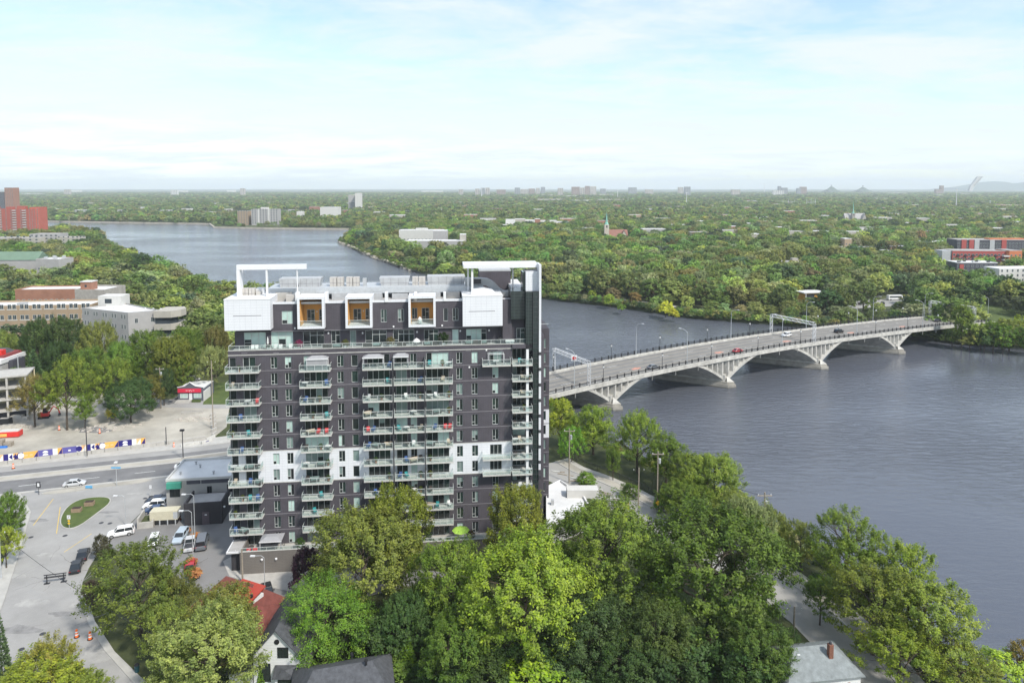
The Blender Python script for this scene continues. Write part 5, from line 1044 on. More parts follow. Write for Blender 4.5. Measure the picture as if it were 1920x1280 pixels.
# ------------------------------------------------------------------ skyline
def sky_tower(x0, x1, yt, Y, m_, label, group='towers on the skyline', name='skyline_tower', rows=9):
    pts, zt = rectp(x0, x1, yt, Y, 24); w_ = Vector(pts[1])-Vector(pts[0]); cols = max(2, min(5, int(w_.length/12)))
    polyb(name, label, 'tower', pts, FAR_Z, max(zt-FAR_Z,4), m_, m_roof_grey, 1.0, [(0,cols,max(2,min(rows,int((zt+8)/9))),w_.length/cols*0.55,3.0,6,8.0)] if zt > 20 else (), group)
m_hz1 = mat('skyline_beige', (0.42,0.38,0.34), 0.8, 0.1, 0.02); m_hz2 = mat('skyline_grey', (0.26,0.27,0.29), 0.8, 0.1, 0.02); m_hz3 = mat('skyline_brown', (0.28,0.20,0.17), 0.8, 0.1, 0.02)
sky_list = [(891,899,354,m_hz1,'pair of'),(901,909,352.5,m_hz2,''),(910,918,352.2,m_hz1,''),(931,948,356,m_hz3,''),(965,975,352,m_hz2,''),(976,990,355,m_hz1,''),(991,1003,354,m_hz3,''),(1005,1012,352.6,m_hz1,''),(1014,1022,350.8,m_hz2,''),(1046,1056,353,m_hz1,''),(1072,1087,350.6,m_hz3,''),(1088,1096,352,m_hz1,''),(1097,1106,349.2,m_hz3,''),(1107,1118,349.8,m_hz1,''),(1126,1136,354,m_hz2,''),(1179,1194,351.6,m_hz2,''),(1210,1225,355.5,m_hz1,''),(1272,1281.5,351.2,m_hz1,''),(1284,1295,350.4,m_hz2,''),(1372,1388,356,m_hz1,''),(1449,1470,357.5,m_offwhite,''),(1460,1465,349.3,m_hz2,''),(1466,1477,352.2,m_hz2,''),(1495,1502,353,m_hz2,''),(1501,1513,350.6,m_hz3,''),(1755,1764,355,m_hz3,''),(1764,1770,348.2,m_hz3,''),(450,458,353.5,m_hz1,''),(860,868,355.5,m_hz1,''),(320,332,356.5,m_offwhite,''),(120,130,355.5,m_hz1,'')]
desc = {m_hz1:'beige', m_hz2:'grey', m_hz3:'brown', m_offwhite:'white'}
for i, (x0,x1,yt,m_,_) in enumerate(sky_list):
    zone = 'at the left of the skyline' if x0 < 800 else ('on the skyline above the roof canopy of the dark tower' if x0 < 1040 else ('on the skyline behind the church spire' if x0 < 1200 else ('on the open skyline right of the spire' if x0 < 1400 else 'on the skyline near the leaning tower')))
    w_ = 'slim' if x1-x0 < 8.5 else ('medium' if x1-x0 < 12 else 'broad'); sky_tower(x0, x1, yt, 5200+(i*37 % 9)*130, m_, f'{w_} {desc[m_]} distant tower {zone}', group=f'{w_} {desc[m_]} towers {zone}')
for i, (x0,x1,yt,Y,m_,lab) in enumerate(((1017,1052,365.5,3300,m_offwhite,'broad white warehouse in front of the brown skyline towers'),(1056,1082,367,3200,m_offwhite,'white warehouse beside the broad one before the skyline towers'),(1085,1150,364.5,3500,m_offwhite,'very long white warehouse before the skyline towers'),(1008,1060,373.5,2500,m_beigewall,'long pale roofed plant nearer than the white warehouses'),(1070,1110,375.5,2420,m_offwhite,'white factory with stubby roof units among trees'),(1120,1180,374,2450,m_beigewall,'low beige sheds among trees before the skyline'),(1395,1424,376.5,2500,m_greywall,'grey shed left of the goalpost shaped pylon'),(1638,1662,372,3400,m_offwhite,'white domed store on the far plain'),(1663,1700,362,4200,m_offwhite,'long white plant with a chimney near the leaning tower'),(1790,1808,362,4300,m_offwhite,'white bow fronted hall below the leaning tower'),(1755,1772,366,3900,m_offwhite,'small white store below the leaning tower'),(40,80,363,2900,m_offwhite,'white warehouse roof beyond the trees at the far left'),(120,150,357,4500,m_offwhite,'pale long shed on the left horizon'),(118,140,363,3100,m_beigewall,'beige plant beyond the left trees'),(560,600,362,3300,m_offwhite,'low white depot left of the tall white block'),(425,440,356.5,4600,m_offwhite,'small pale shed on the horizon above the far shore'),(790,830,358,4600,m_offwhite,'thin white depot on the horizon above the bay'),(320,350,357,4600,m_offwhite,'thin white depot on the horizon over the far shore'),(1600,1640,361,4000,m_beigewall,'beige works under the two domed mounds'),(1880,1925,385,1850,m_redbrown,'long dark brick works at the right edge'),(1870,1886,383.5,1950,m_redbrown,'red brick block with a dark cap near the right edge'))):
    Y = min(61.5*1280/(yt-HORY), 8200); pts, zt = rectp(x0, x1, yt, Y, 40); polyb('warehouse', lab, 'warehouse', pts, FAR_Z, max(zt-FAR_Z, 9), m_, m_roof_white, 0.6, [(0,6,1,(x1-x0)/1280*Y/9,2.0,2.5,3)]); FOOT.append((x0,x1,Y,40))

# leaning observation tower
mb = MB(); YT = 6000; prof = [(1817,358,1823.5,358),(1818.5,354,1825,354.2),(1820.5,349,1827.5,350),(1825.5,343,1832,344.5),(1830,337,1837.5,338.5),(1833,332.5,1842,333.5),(1835.5,330.6,1844.5,331.4)]
vs = []
for (xa,ya,xb,yb) in prof:
    a, b_ = D(xa,ya,YT), D(xb,yb,YT)
    for q, yy in ((a,0),(b_,0),(b_,26),(a,26)): vs.append((q.x,q.y+yy,q.z))
n = len(prof); fs = [(4*i+k,4*i+(k+1)%4,4*i+4+(k+1)%4,4*i+4+k) for i in range(n-1) for k in range(4)]+[(3,2,1,0),(4*n-4,4*n-3,4*n-2,4*n-1)]
lt = thing('leaning_tower', 'tall pale tower leaning over the horizon at the right', 'tower', (0,0,0)); mb.add(vs, fs).build('inclined_shaft', mat('tower_concrete',(0.52,0.51,0.50),0.7,0.05,0.02), lt)
a, b_ = D(1828,343,YT), D(1835,336,YT); MB().tube([D(1826.5,348,YT)+Vector((0,-1,0)),D(1841,331.5,YT)+Vector((0,-1,0))],3.0,6).build('funicular_track', m_hz2, lt)
a = D(1806,357.5,YT); MB().lathe([(1,0),(60,0.1),(56,8),(30,13),(4,15)],16,(a.x+40,a.y+30,FAR_Z)).build('stadium_bowl', m_hz1, lt)
for i, (x, y, hx, base) in enumerate(((1559,348.5,10,356),(1618,349.5,11,356.5))):
    mo = tag(hill('grassy_mound', [(x-hx,base),(x-hx*0.5,base-3),(x-2,y+1.5),(x,y+1.2),(x+2.5,y+1.6),(x+hx*0.5,base-2.6),(x+hx,base)], 9500, 160, m_hill), kind='structure')
    a = D(x,y-2.0,9500); MB().lathe([(7,a.z-26),(7,a.z-12),(13,a.z-8),(9,a.z)],8,(a.x,a.y,0)).build('lookout', m_hz2, mo)
for i, (x, yb, yt, lab) in enumerate(((1792.5,391.5,355,'tall thin white monopole mast in the right plain'),(1856,389,376,'short white mast right of the tall monopole'),(1433,362,344,'faint mast on the horizon above the white block'),(903,372,353,'thin mast on the plain above the roof canopy'),(1158,372,356,'thin mast left of the grey skyline slab'),(1287,384,361,'white pole standing among trees under the twin towers'),(640,0,0,''))):
    if not yb: continue
    p = P(x,yb,FAR_Z); h_ = D(x,yt,p.y).z-FAR_Z; ma = thing('radio_mast', lab, 'mast', p); r_ = p.y/1280*0.75; MB().tube([(0,0,0),(0,0,h_)],[r_,r_*0.45],6).build('pole', m_white, ma); MB().box(-r_*1.4,r_*1.4,-r_,r_,h_*0.93,h_).build('antenna', m_white, ma)
for i, (x0,x1,yb,yt) in enumerate(((1466,1490,384,375.5),(1512,1529,388,376))):
    p = P(x0,yb,FAR_Z); q = P(x1,yb,FAR_Z); h_ = D(x0,yt,p.y).z-FAR_Z; w_ = q.x-p.x; py = thing('power_pylon', ['white cross shaped power pylon above the far trees','white gate shaped power pylon above the far trees'][i], 'pylon', p); mb = MB()
    for f_ in ((0.5,) if i == 0 else (0.02,0.5,0.98)): mb.tube([(w_*f_,0,0),(w_*f_,0,h_*(1.3 if f_ == 0.5 else 1.25))],0.55,5)
    mb.build('legs', m_white, py); MB().box(0,w_,-0.5,0.5,h_*0.70,h_*0.70+0.9).build('crossarm', m_white, py); MB().box(0,0.7,-0.3,0.3,h_*0.70,h_*1.15).box(w_-0.7,w_,-0.3,0.3,h_*0.70,h_*1.15).build('insulators', m_white, py)
# ------------------------------------------------------------------ trees
def leaf_material(name):
    m = bpy.data.materials.new(name); m.use_nodes = True; t = m.node_tree; t.nodes.clear()
    oi = N(t,'ShaderNodeObjectInfo'); a1 = N(t,'ShaderNodeAttribute', attribute_name='clump'); a2 = N(t,'ShaderNodeAttribute', attribute_name='leafv')
    hs = N(t,'ShaderNodeHueSaturation')
    def lin(src, lo, hi):
        r_ = N(t,'ShaderNodeMapRange'); r_.inputs[3].default_value = lo; r_.inputs[4].default_value = hi; t.links.new(src, r_.inputs[0]); return r_.outputs[0]
    def mul(a, b):
        q = N(t,'ShaderNodeMath', operation='MULTIPLY'); t.links.new(a, q.inputs[0]); t.links.new(b, q.inputs[1]); return q.outputs[0]
    def addn(a, b):
        q = N(t,'ShaderNodeMath', operation='ADD'); t.links.new(a, q.inputs[0]); t.links.new(b, q.inputs[1]); return q.outputs[0]
    t.links.new(addn(lin(a1.outputs['Fac'],-0.016,0.010), lin(oi.outputs['Random'],0.491,0.503)), hs.inputs['Hue'])
    t.links.new(lin(a2.outputs['Fac'],0.92,1.12), hs.inputs['Saturation'])
    t.links.new(mul(lin(a2.outputs['Fac'],0.72,1.30), mul(lin(a1.outputs['Fac'],1.22,0.80), lin(oi.outputs['Random'],0.78,1.24))), hs.inputs['Value'])
    ti = N(t,'ShaderNodeAttribute', attribute_name='tint', attribute_type='INSTANCER'); ac = N(t,'ShaderNodeMix', data_type='RGBA', blend_type='ADD'); ac.inputs[0].default_value = 1.0
    t.links.new(oi.outputs['Color'], ac.inputs[6]); t.links.new(ti.outputs['Color'], ac.inputs[7]); t.links.new(ac.outputs[2], hs.inputs['Color'])
    df = N(t,'ShaderNodeBsdfPrincipled'); df.inputs['Roughness'].default_value = 0.55; df.inputs['Specular IOR Level'].default_value = 0.25; t.links.new(hs.outputs[0], df.inputs['Base Color'])
    tr = N(t,'ShaderNodeBsdfTranslucent'); t.links.new(hs.outputs[0], tr.inputs[0]); ms = N(t,'ShaderNodeMixShader'); ms.inputs[0].default_value = 0.42
    t.links.new(df.outputs[0], ms.inputs[1]); t.links.new(tr.outputs[0], ms.inputs[2]); o = N(t,'ShaderNodeOutputMaterial'); t.links.new(ms.outputs[0], o.inputs[0]); return m
m_leaf = leaf_material('foliage')
m_bark = mat('bark', (0.085,0.068,0.052), 0.95, 0.3, 3, bump=0.4)
def unit(v): return v/np.maximum(np.linalg.norm(v, axis=1, keepdims=True), 1e-6)
def crown_mesh(name, seed, H, Wd, nlobe, nclump, nleaf, leaf, base=0.22, top_sharp=1.0, spread=1.0, upright=0.6, fan=0.9, clump_r=0.8):
    """foliage of one tree: leaf faces in clumps on the outside of overlapping lobes. Returns mesh and lobe centres for the limbs."""
    g = np.random.default_rng(seed); zc, zr = H*(base+1)/2, H*(1-base)/2; rad = Wd/2
    lob = []
    for i in range(nlobe):
        f = (i+0.5)/nlobe; z = -0.78+1.55*f; a = i*2.39996+g.uniform(-0.5,0.5)
        env = math.sqrt(max(1-abs(z)**(2.2*top_sharp), 0.05)) * (1.0 if z < 0.1 else 1-0.25*(z-0.1)); rr = env*g.uniform(0.42,0.66)*spread*rad
        lob.append((rr*math.cos(a), rr*math.sin(a), zc+z*zr*0.82, rad*g.uniform(0.28,0.52)*(0.75+0.35*env)))
    lob.append((0,0,zc+zr*0.5,rad*0.42)); lob.append((0,0,zc-zr*0.1,rad*0.55))
    lob = np.array(lob); L = lob[:, :3]; r_ = lob[:, 3]
    k = g.choice(len(lob), nclump*3, p=(r_**2)/np.sum(r_**2)); d = unit(g.normal(size=(nclump*3,3))); d[:,2] = np.where(d[:,2] < -0.55, -d[:,2], d[:,2])
    pos = L[k]+d*(r_[k]*g.uniform(0.80,1.12,nclump*3))[:,None]*np.array([1,1,0.92])
    dist = np.linalg.norm(pos[:,None,:]-L[None,:,:], axis=2)/r_[None,:]; inner = (dist < 0.78).any(axis=1)
    pos, d = pos[~inner][:nclump], d[~inner][:nclump]; n = len(pos); per = max(1, nleaf//n)
    out = unit(pos-np.array([0,0,zc*0.85])); ax = unit(out*0.8+d*0.5+np.array([0,0,upright]))
    ci = np.repeat(np.arange(n), per); t = g.uniform(-0.5,1.0,len(ci)); cs = clump_r*g.uniform(0.7,1.35,n)
    p = pos[ci]+ax[ci]*(t*cs[ci]*fan)[:,None]+g.normal(size=(len(ci),3))*(cs[ci]*0.38*(1.05-0.55*np.clip(t,0,1)))[:,None]
    nrm = unit(d[ci]*0.55+out[ci]*0.35+np.array([0,0,0.30])+g.normal(size=(len(ci),3))*0.42); tv = unit(np.cross(nrm, g.normal(size=(len(ci),3)))); bv = np.cross(nrm, tv)
    rq = np.quantile(np.hypot(p[:,0],p[:,1]),0.97); p[:,:2] *= (Wd/2)/rq; p[:,2] *= H/np.quantile(p[:,2],0.998); pos[:,:2] *= (Wd/2)/rq
    s = leaf*g.uniform(0.6,1.25,len(ci))[:,None]; asp = g.uniform(0.45,0.75,len(ci))[:,None]
    fold = nrm*s*0.18
    V = np.stack([p-tv*s*0.55, p+bv*s*asp*0.5-fold, p+tv*s*0.55, p-bv*s*asp*0.5-fold], axis=1).reshape(-1,3)
    nf = len(ci); me = bpy.data.meshes.new(name); me.vertices.add(nf*4); me.loops.add(nf*4); me.polygons.add(nf)
    me.vertices.foreach_set('co', V.astype(np.float32).ravel()); me.loops.foreach_set('vertex_index', np.arange(nf*4, dtype=np.int32)); me.polygons.foreach_set('loop_start', np.arange(0,nf*4,4,dtype=np.int32))
    me.update(calc_edges=True)
    cv = g.uniform(0,1,n)[ci]; lv = g.uniform(0,1,nf)
    for nm, arr in (('clump', cv), ('leafv', lv)):
        at = me.attributes.new(nm, 'FLOAT', 'POINT'); at.data.foreach_set('value', np.repeat(arr,4).astype(np.float32))
    me.materials.append(m_leaf); return me, lob
def trunk_mesh(name, H, Wd, lob, seed, base=0.22, fat=1.0):
    rr = random.Random(seed); mb = MB(); r0 = (0.012*H+0.06)*fat; zt = H*(base+0.12)
    mb.tube([(0,0,-1.2),(rr.uniform(-.1,.1),rr.uniform(-.1,.1),zt*0.5),(rr.uniform(-.2,.2),rr.uniform(-.2,.2),zt),(0,0,H*0.72)], [r0*1.25,r0,r0*0.8,r0*0.18], 8)
    for (x,y,z,r_) in lob:
        s = max(zt*0.75, z-0.45*math.hypot(x,y)-1.0); s = min(s, z-0.2) if z-0.2 > zt*0.6 else zt*0.6
        mb.tube([(0,0,s),(x*0.45,y*0.45,(s+z)/2+0.3),(x,y,z+r_*0.2)], [r0*0.5,r0*0.32,r0*0.10], 5, cap=False)
        for _ in range(2): mb.tube([(x*0.5,y*0.5,(s+z)/2+0.2),(x+rr.uniform(-1,1)*r_,y+rr.uniform(-1,1)*r_,z+rr.uniform(-.3,.7)*r_)], [r0*0.22,r0*0.06], 4, cap=False)
    return mb.mesh(name, m_bark)
PROTO = {}
def proto(key, seed, H, Wd, nlobe, nclump, nleaf, leaf, base=0.22, fat=1.0, **kw):
    cm, lob = crown_mesh('crown', seed, H, Wd, nlobe, nclump, nleaf, leaf, base, **kw); PROTO[key] = (cm, trunk_mesh('trunk', H, Wd, lob, seed, base, fat), H, Wd)
proto('maple0', 1, 16, 14, 14, 420, 34000, 0.30, 0.10, upright=1.0, fan=1.7, clump_r=0.78)
proto('maple1', 2, 16, 14, 14, 420, 34000, 0.30, 0.12, upright=1.0, fan=1.7, clump_r=0.74)
proto('maple2', 3, 16, 13, 12, 360, 30000, 0.30, 0.10, upright=0.8, fan=1.5, clump_r=0.78)
proto('airy0', 4, 15, 13, 13, 240, 17000, 0.29, 0.22, upright=0.6, fan=1.5, clump_r=0.75, spread=1.2)
proto('airy1', 5, 15, 13, 15, 260, 17000, 0.29, 0.24, upright=0.7, fan=1.5, clump_r=0.72, spread=1.25)
proto('willow0', 6, 14, 13, 14, 420, 26000, 0.22, 0.06, upright=-0.25, fan=1.5, clump_r=0.8)
proto('tall0', 7, 17, 9, 12, 240, 15000, 0.29, 0.15, upright=0.8, fan=1.2, clump_r=0.75, spread=1.15)
proto('shrub0', 8, 4, 4.4, 7, 130, 5200, 0.20, 0.02, upright=0.5, clump_r=0.4)
for i in range(6): proto(f'mid{i}', 20+i, 13, (12,11,13,10,12,11)[i], (9,8,11,7,10,9)[i], 110, 2300, 0.85, 0.10, upright=0.5, clump_r=0.95, fat=1.2)
for i in range(3): proto(f'far{i}', 40+i, 12, 12, 6, 36, 330, 2.2, 0.05, upright=0.4, clump_r=1.3)
def conifer(key, seed, H, Wd, tiers, per, leaf):
    g = np.random.default_rng(seed); P_ = []; A_ = []
    for i in range(tiers):
        f = (i+0.5)/tiers; z = H*(0.06+0.94*f); r_ = Wd/2*(1-f)**0.85+0.12; n = max(5, int(per*(1-f)+6))
        for k in range(n):
            a = g.uniform(0,2*math.pi); q = r_*math.sqrt(g.uniform(0.35,1)); P_.append((q*math.cos(a), q*math.sin(a), z-0.18*q+g.normal()*0.1)); A_.append((math.cos(a),math.sin(a),0.15))
    p = np.array(P_); ax = unit(np.array(A_)); nf = len(p); nrm = unit(ax*0.5+np.array([0,0,0.6])+g.normal(size=(nf,3))*0.5); tv = unit(ax+g.normal(size=(nf,3))*0.3); bv = unit(np.cross(nrm,tv)); s = leaf*g.uniform(0.6,1.3,nf)[:,None]
    V = np.stack([p-tv*s*0.6, p+bv*s*0.28, p+tv*s*0.6, p-bv*s*0.28], axis=1).reshape(-1,3); me = bpy.data.meshes.new('crown'); me.vertices.add(nf*4); me.loops.add(nf*4); me.polygons.add(nf)
    me.vertices.foreach_set('co', V.astype(np.float32).ravel()); me.loops.foreach_set('vertex_index', np.arange(nf*4,dtype=np.int32)); me.polygons.foreach_set('loop_start', np.arange(0,nf*4,4,dtype=np.int32)); me.update(calc_edges=True)
    for nm, arr in (('clump', g.uniform(0,1,nf)), ('leafv', g.uniform(0,1,nf))):
        at = me.attributes.new(nm,'FLOAT','POINT'); at.data.foreach_set('value', np.repeat(arr,4).astype(np.float32))
    me.materials.append(m_leaf); PROTO[key] = (me, MB().tube([(0,0,-0.5),(0,0,H*0.95)],[0.012*H+0.05,0.02],7).mesh('trunk', m_bark), H, Wd)
conifer('cone0', 60, 14, 6.5, 26, 150, 0.75); conifer('cedar0', 61, 4, 2.0, 34, 110, 0.22)
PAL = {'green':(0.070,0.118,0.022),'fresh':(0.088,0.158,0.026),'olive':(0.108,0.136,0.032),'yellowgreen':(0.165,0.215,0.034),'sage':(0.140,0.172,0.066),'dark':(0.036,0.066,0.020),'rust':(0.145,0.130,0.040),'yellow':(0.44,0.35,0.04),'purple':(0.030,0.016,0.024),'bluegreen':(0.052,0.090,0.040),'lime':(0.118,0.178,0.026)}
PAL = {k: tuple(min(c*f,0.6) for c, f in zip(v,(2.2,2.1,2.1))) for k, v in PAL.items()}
PALW = {k: tuple(c*0.84+0.16*(0.25*v[0]+0.65*v[1]+0.1*v[2]) for c in v) for k, v in PAL.items()}
NT = [0]
def tree(key, loc, h, w, col, label, group=None, rz=None, cat='tree', name='leafy_tree', trunk=True):
    cm, tm, H0, W0 = PROTO[key]; rr = random.Random(int(loc[0]*13+loc[1]*7)); rz = rr.uniform(0,6.28) if rz is None else rz
    o = thing(name, label, cat, loc, rz, group); o.scale = (w/W0, w/W0, h/H0)
    c = link('crown', cm, o); cc = PAL[col] if isinstance(col, str) else (max(col[0],col[1]*0.60)*2.2,col[1]*2.1,max(col[2],col[1]*0.20)*1.75); j = [rr.uniform(0.92,1.08) for _ in range(3)]; c.color = (cc[0]*j[0], cc[1]*j[1], cc[2]*j[2], 1)
    if trunk: link('trunk', tm, o)
    NT[0] += 1; return o
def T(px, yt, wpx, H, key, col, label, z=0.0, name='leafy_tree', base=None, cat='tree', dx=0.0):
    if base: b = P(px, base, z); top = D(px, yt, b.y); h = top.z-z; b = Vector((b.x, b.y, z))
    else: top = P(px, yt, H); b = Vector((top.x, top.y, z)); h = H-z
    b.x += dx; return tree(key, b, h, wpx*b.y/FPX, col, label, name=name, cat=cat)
# ---- near side of the tower
T(985,1016,262,18,'maple0','lime','large bright lime green maple in the middle of the garden trees', name='maple_tree')
T(1335,962,305,20,'maple1','green','very large mid green maple beside the riverside street', name='maple_tree')
T(1135,940,235,18.5,'maple2',(0.085,0.125,0.028),'broad olive green maple between the bright maple and the largest maple', name='maple_tree')
T(1400,930,130,19,'maple0','sage','silvery pale maple crown behind the largest maple', name='maple_tree')
T(968,908,128,17,'maple2',(0.108,0.142,0.030),'golden olive maple against the right part of the tower', name='maple_tree')
T(738,914,140,17.5,'maple1',(0.110,0.155,0.030),'yellowing maple against the middle balconies of the tower', name='maple_tree')
T(680,958,225,17,'maple0',(0.088,0.118,0.030),'olive and rust tinged maple in front of the tower terrace', name='maple_tree')
T(842,1016,165,15.5,'maple2',(0.07,0.135,0.028),'fresh green maple below the lime green parasol', name='maple_tree')
T(606,1084,182,13,'willow0','fresh','drooping fine leaved green tree beside the white gabled house', name='weeping_tree')
T(258,1024,200,14,'airy0',(0.088,0.122,0.036),'airy olive tree between the car park and the side street')
T(325,1075,100,10,'airy1','olive','olive tree at the corner of the car park beside the airy olive tree')
T(415,1104,150,11.5,'maple2',(0.105,0.118,0.040),'rust and olive maple in front of the red roofed house', name='maple_tree')
T(380,1155,226,13,'maple1',(0.128,0.158,0.058),'pale sage green maple left of the white gabled house', name='maple_tree')
T(318,1132,110,10,'airy0',(0.095,0.13,0.036),'green tree above the footway left of the pale sage maple')
T(569,1028,66,8,'shrub0','purple','small dark purple leaved tree by the podium wall', name='purple_tree')
T(572,1075,60,6,'shrub0','purple','low purple leaved shrub under the podium wall', name='purple_tree')
T(189,1000,38,5,'shrub0',(0.05,0.045,0.03),'dark bronze shrub at the edge of the car park above the black cars', name='shrub', cat='shrub')
T(172,1085,44,5,'shrub0',(0.055,0.04,0.035),'dark bronze shrub by the start of the footway', name='shrub', cat='shrub')
T(1425,1165,150,10,'maple2',(0.058,0.10,0.026),'green tree at the foot of the largest maple towards the grey roofed house')
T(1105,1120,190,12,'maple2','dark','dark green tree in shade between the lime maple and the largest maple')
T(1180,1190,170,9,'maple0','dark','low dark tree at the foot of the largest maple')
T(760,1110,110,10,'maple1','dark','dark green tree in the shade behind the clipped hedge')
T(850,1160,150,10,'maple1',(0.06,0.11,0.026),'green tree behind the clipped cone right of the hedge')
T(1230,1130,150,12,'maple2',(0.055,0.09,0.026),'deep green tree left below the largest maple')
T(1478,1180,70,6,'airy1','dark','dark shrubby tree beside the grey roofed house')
T(915,1240,120,6,'shrub0','dark','dark shrub at the foot of the lime maple', name='shrub', cat='shrub')
T(1010,1235,180,6,'shrub0','lime','low bright green shrub at the bottom under the lime maple', name='shrub', cat='shrub')
T(860,1262,130,4,'shrub0','bluegreen','blue green shrub at the bottom of the garden', name='shrub', cat='shrub')
T(95,1198,120,10,'airy1',(0.17,0.175,0.045),'yellow olive tree at the bottom left corner')
T(60,1235,190,9,'maple2','yellowgreen','spreading yellow green tree in the bottom left corner')
T(150,1262,110,6,'airy0','olive','small olive tree at the bottom left beside the street')
T(-2,1150,44,12,'cone0','bluegreen','dark conifer at the left edge of the side street', name='conifer')
T(12,925,62,9,'maple2','fresh','bright green tree at the left edge by the junction')
T(8,985,60,8,'airy1','yellowgreen','yellow green tree at the left edge below the junction')
T(716,1186,56,3.6,'shrub0','fresh','clipped flat topped hedge tree on stilts in the garden', name='clipped_hedge', cat='hedge')
T(760,1180,44,6.2,'cedar0','fresh','tall clipped cone cedar beside the flat topped hedge', name='clipped_cedar')
T(489,1250,20,3.2,'cedar0','fresh','small clipped cone cedar by the white house porch', name='clipped_cedar')
T(735,1225,90,3,'shrub0','green','leafy bush below the clipped cone cedar', name='shrub', cat='shrub')
T(580,1248,46,3.5,'shrub0','fresh','bright bush right of the white house porch', name='shrub', cat='shrub')
T(800,1250,70,3,'shrub0','dark','dark bush between the shingled house and the garden', name='shrub', cat='shrub')
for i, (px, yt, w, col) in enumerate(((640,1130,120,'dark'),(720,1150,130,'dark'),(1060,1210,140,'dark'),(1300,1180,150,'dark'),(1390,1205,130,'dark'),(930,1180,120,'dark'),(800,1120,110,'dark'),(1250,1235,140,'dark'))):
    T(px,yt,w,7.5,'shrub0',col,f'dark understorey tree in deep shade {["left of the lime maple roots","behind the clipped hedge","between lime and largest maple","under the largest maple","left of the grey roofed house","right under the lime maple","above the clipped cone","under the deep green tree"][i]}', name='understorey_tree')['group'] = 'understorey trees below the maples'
# ---- river edge, right of the tower
for a in ((1052,746,66,13,'tall0','yellowgreen','light yellow green poplar beside the tower at the water',-1.0),(1113,760,80,13,'tall0','lime','light green poplar in front of the first bridge pier',-1.0),(1072,800,60,9,'airy0','fresh','small tree between the two poplars at the water',-1.0),
          (1196,772,112,15,'airy0',(0.115,0.175,0.03),'tall loose green tree on the river bank right of the poplars',-1.0),(1250,815,80,12,'tall0','fresh','narrow green tree on the bank beside the loose tall tree',-1.0),(1150,838,30,8,'tall0','green','slim upright young tree at the riverside fence',0.0),
          (1290,850,95,11,'maple2',(0.095,0.135,0.03),'round olive tree on the bank by the yellow road sign',0.0),(1340,852,120,12,'maple0',(0.125,0.16,0.036),'rounded yellow green tree against the water right of the road sign',-0.5),(1290,905,110,8,'maple1','green','low green tree at the bank below the road sign',0.0),
          (1380,920,90,9,'maple2','olive','olive tree on the bank behind the silvery maple',0.0),(1440,955,80,9,'maple1',(0.09,0.125,0.03),'green bank tree beside the riverside utility pole',0.0),(1503,980,84,9,'airy0','olive','thin open tree leaning over the water by the fence',0.0),
          (1592,962,165,14,'airy1',(0.085,0.15,0.028),'large green tree against the open water',0.0),(1690,1015,140,12.5,'airy0',(0.125,0.165,0.03),'yellowish green tree reaching farthest over the water',-0.5),(1610,1055,215,14,'airy1',(0.10,0.135,0.032),'spreading olive tree with dark forked trunk at the riverside street',0.0),
          (1735,1088,215,13,'airy0',(0.105,0.14,0.036),'big loose tree in front of the water at the lower right',0.0),(1540,1080,80,8,'airy1','green','small dark green tree on the street corner above the grey roofed house',0.0),(1690,1180,180,9,'airy0',(0.10,0.14,0.03),'lower olive green tree at the bottom right',0.0),(1800,1205,150,7,'airy1','olive','bushy olive tree at the bottom right shore',0.0)):
    T(a[0],a[1],a[2],a[3],a[4],a[5],a[6],a[7], dx=2.5 if a[0]==1610 else 0)
T(1880,1225,110,3.0,'shrub0','yellowgreen','yellow green shore bush at the bottom right corner',-1.5, name='shrub', cat='shrub'); T(1925,1205,60,4.0,'shrub0','rust','orange tinged shore bush at the right edge',-1.5, name='shrub', cat='shrub')
for i, (px, yt, w) in enumerate(((1100,885,46),(1180,905,40),(1330,960,60),(1470,1010,60),(1540,1080,50),(1410,985,50),(1240,930,44))):
    T(px,yt,w,3.2,'shrub0',['fresh','green','olive'][i%3],f'leafy shrub at the riverside fence {["by the low white roof","by the orange drum","behind the silvery maple","by the open water tree","by the street corner tree","left of the utility pole","by the yellow road sign"][i]}',-0.4, name='shrub', cat='shrub')['group'] = 'shrubs along the riverside fence'
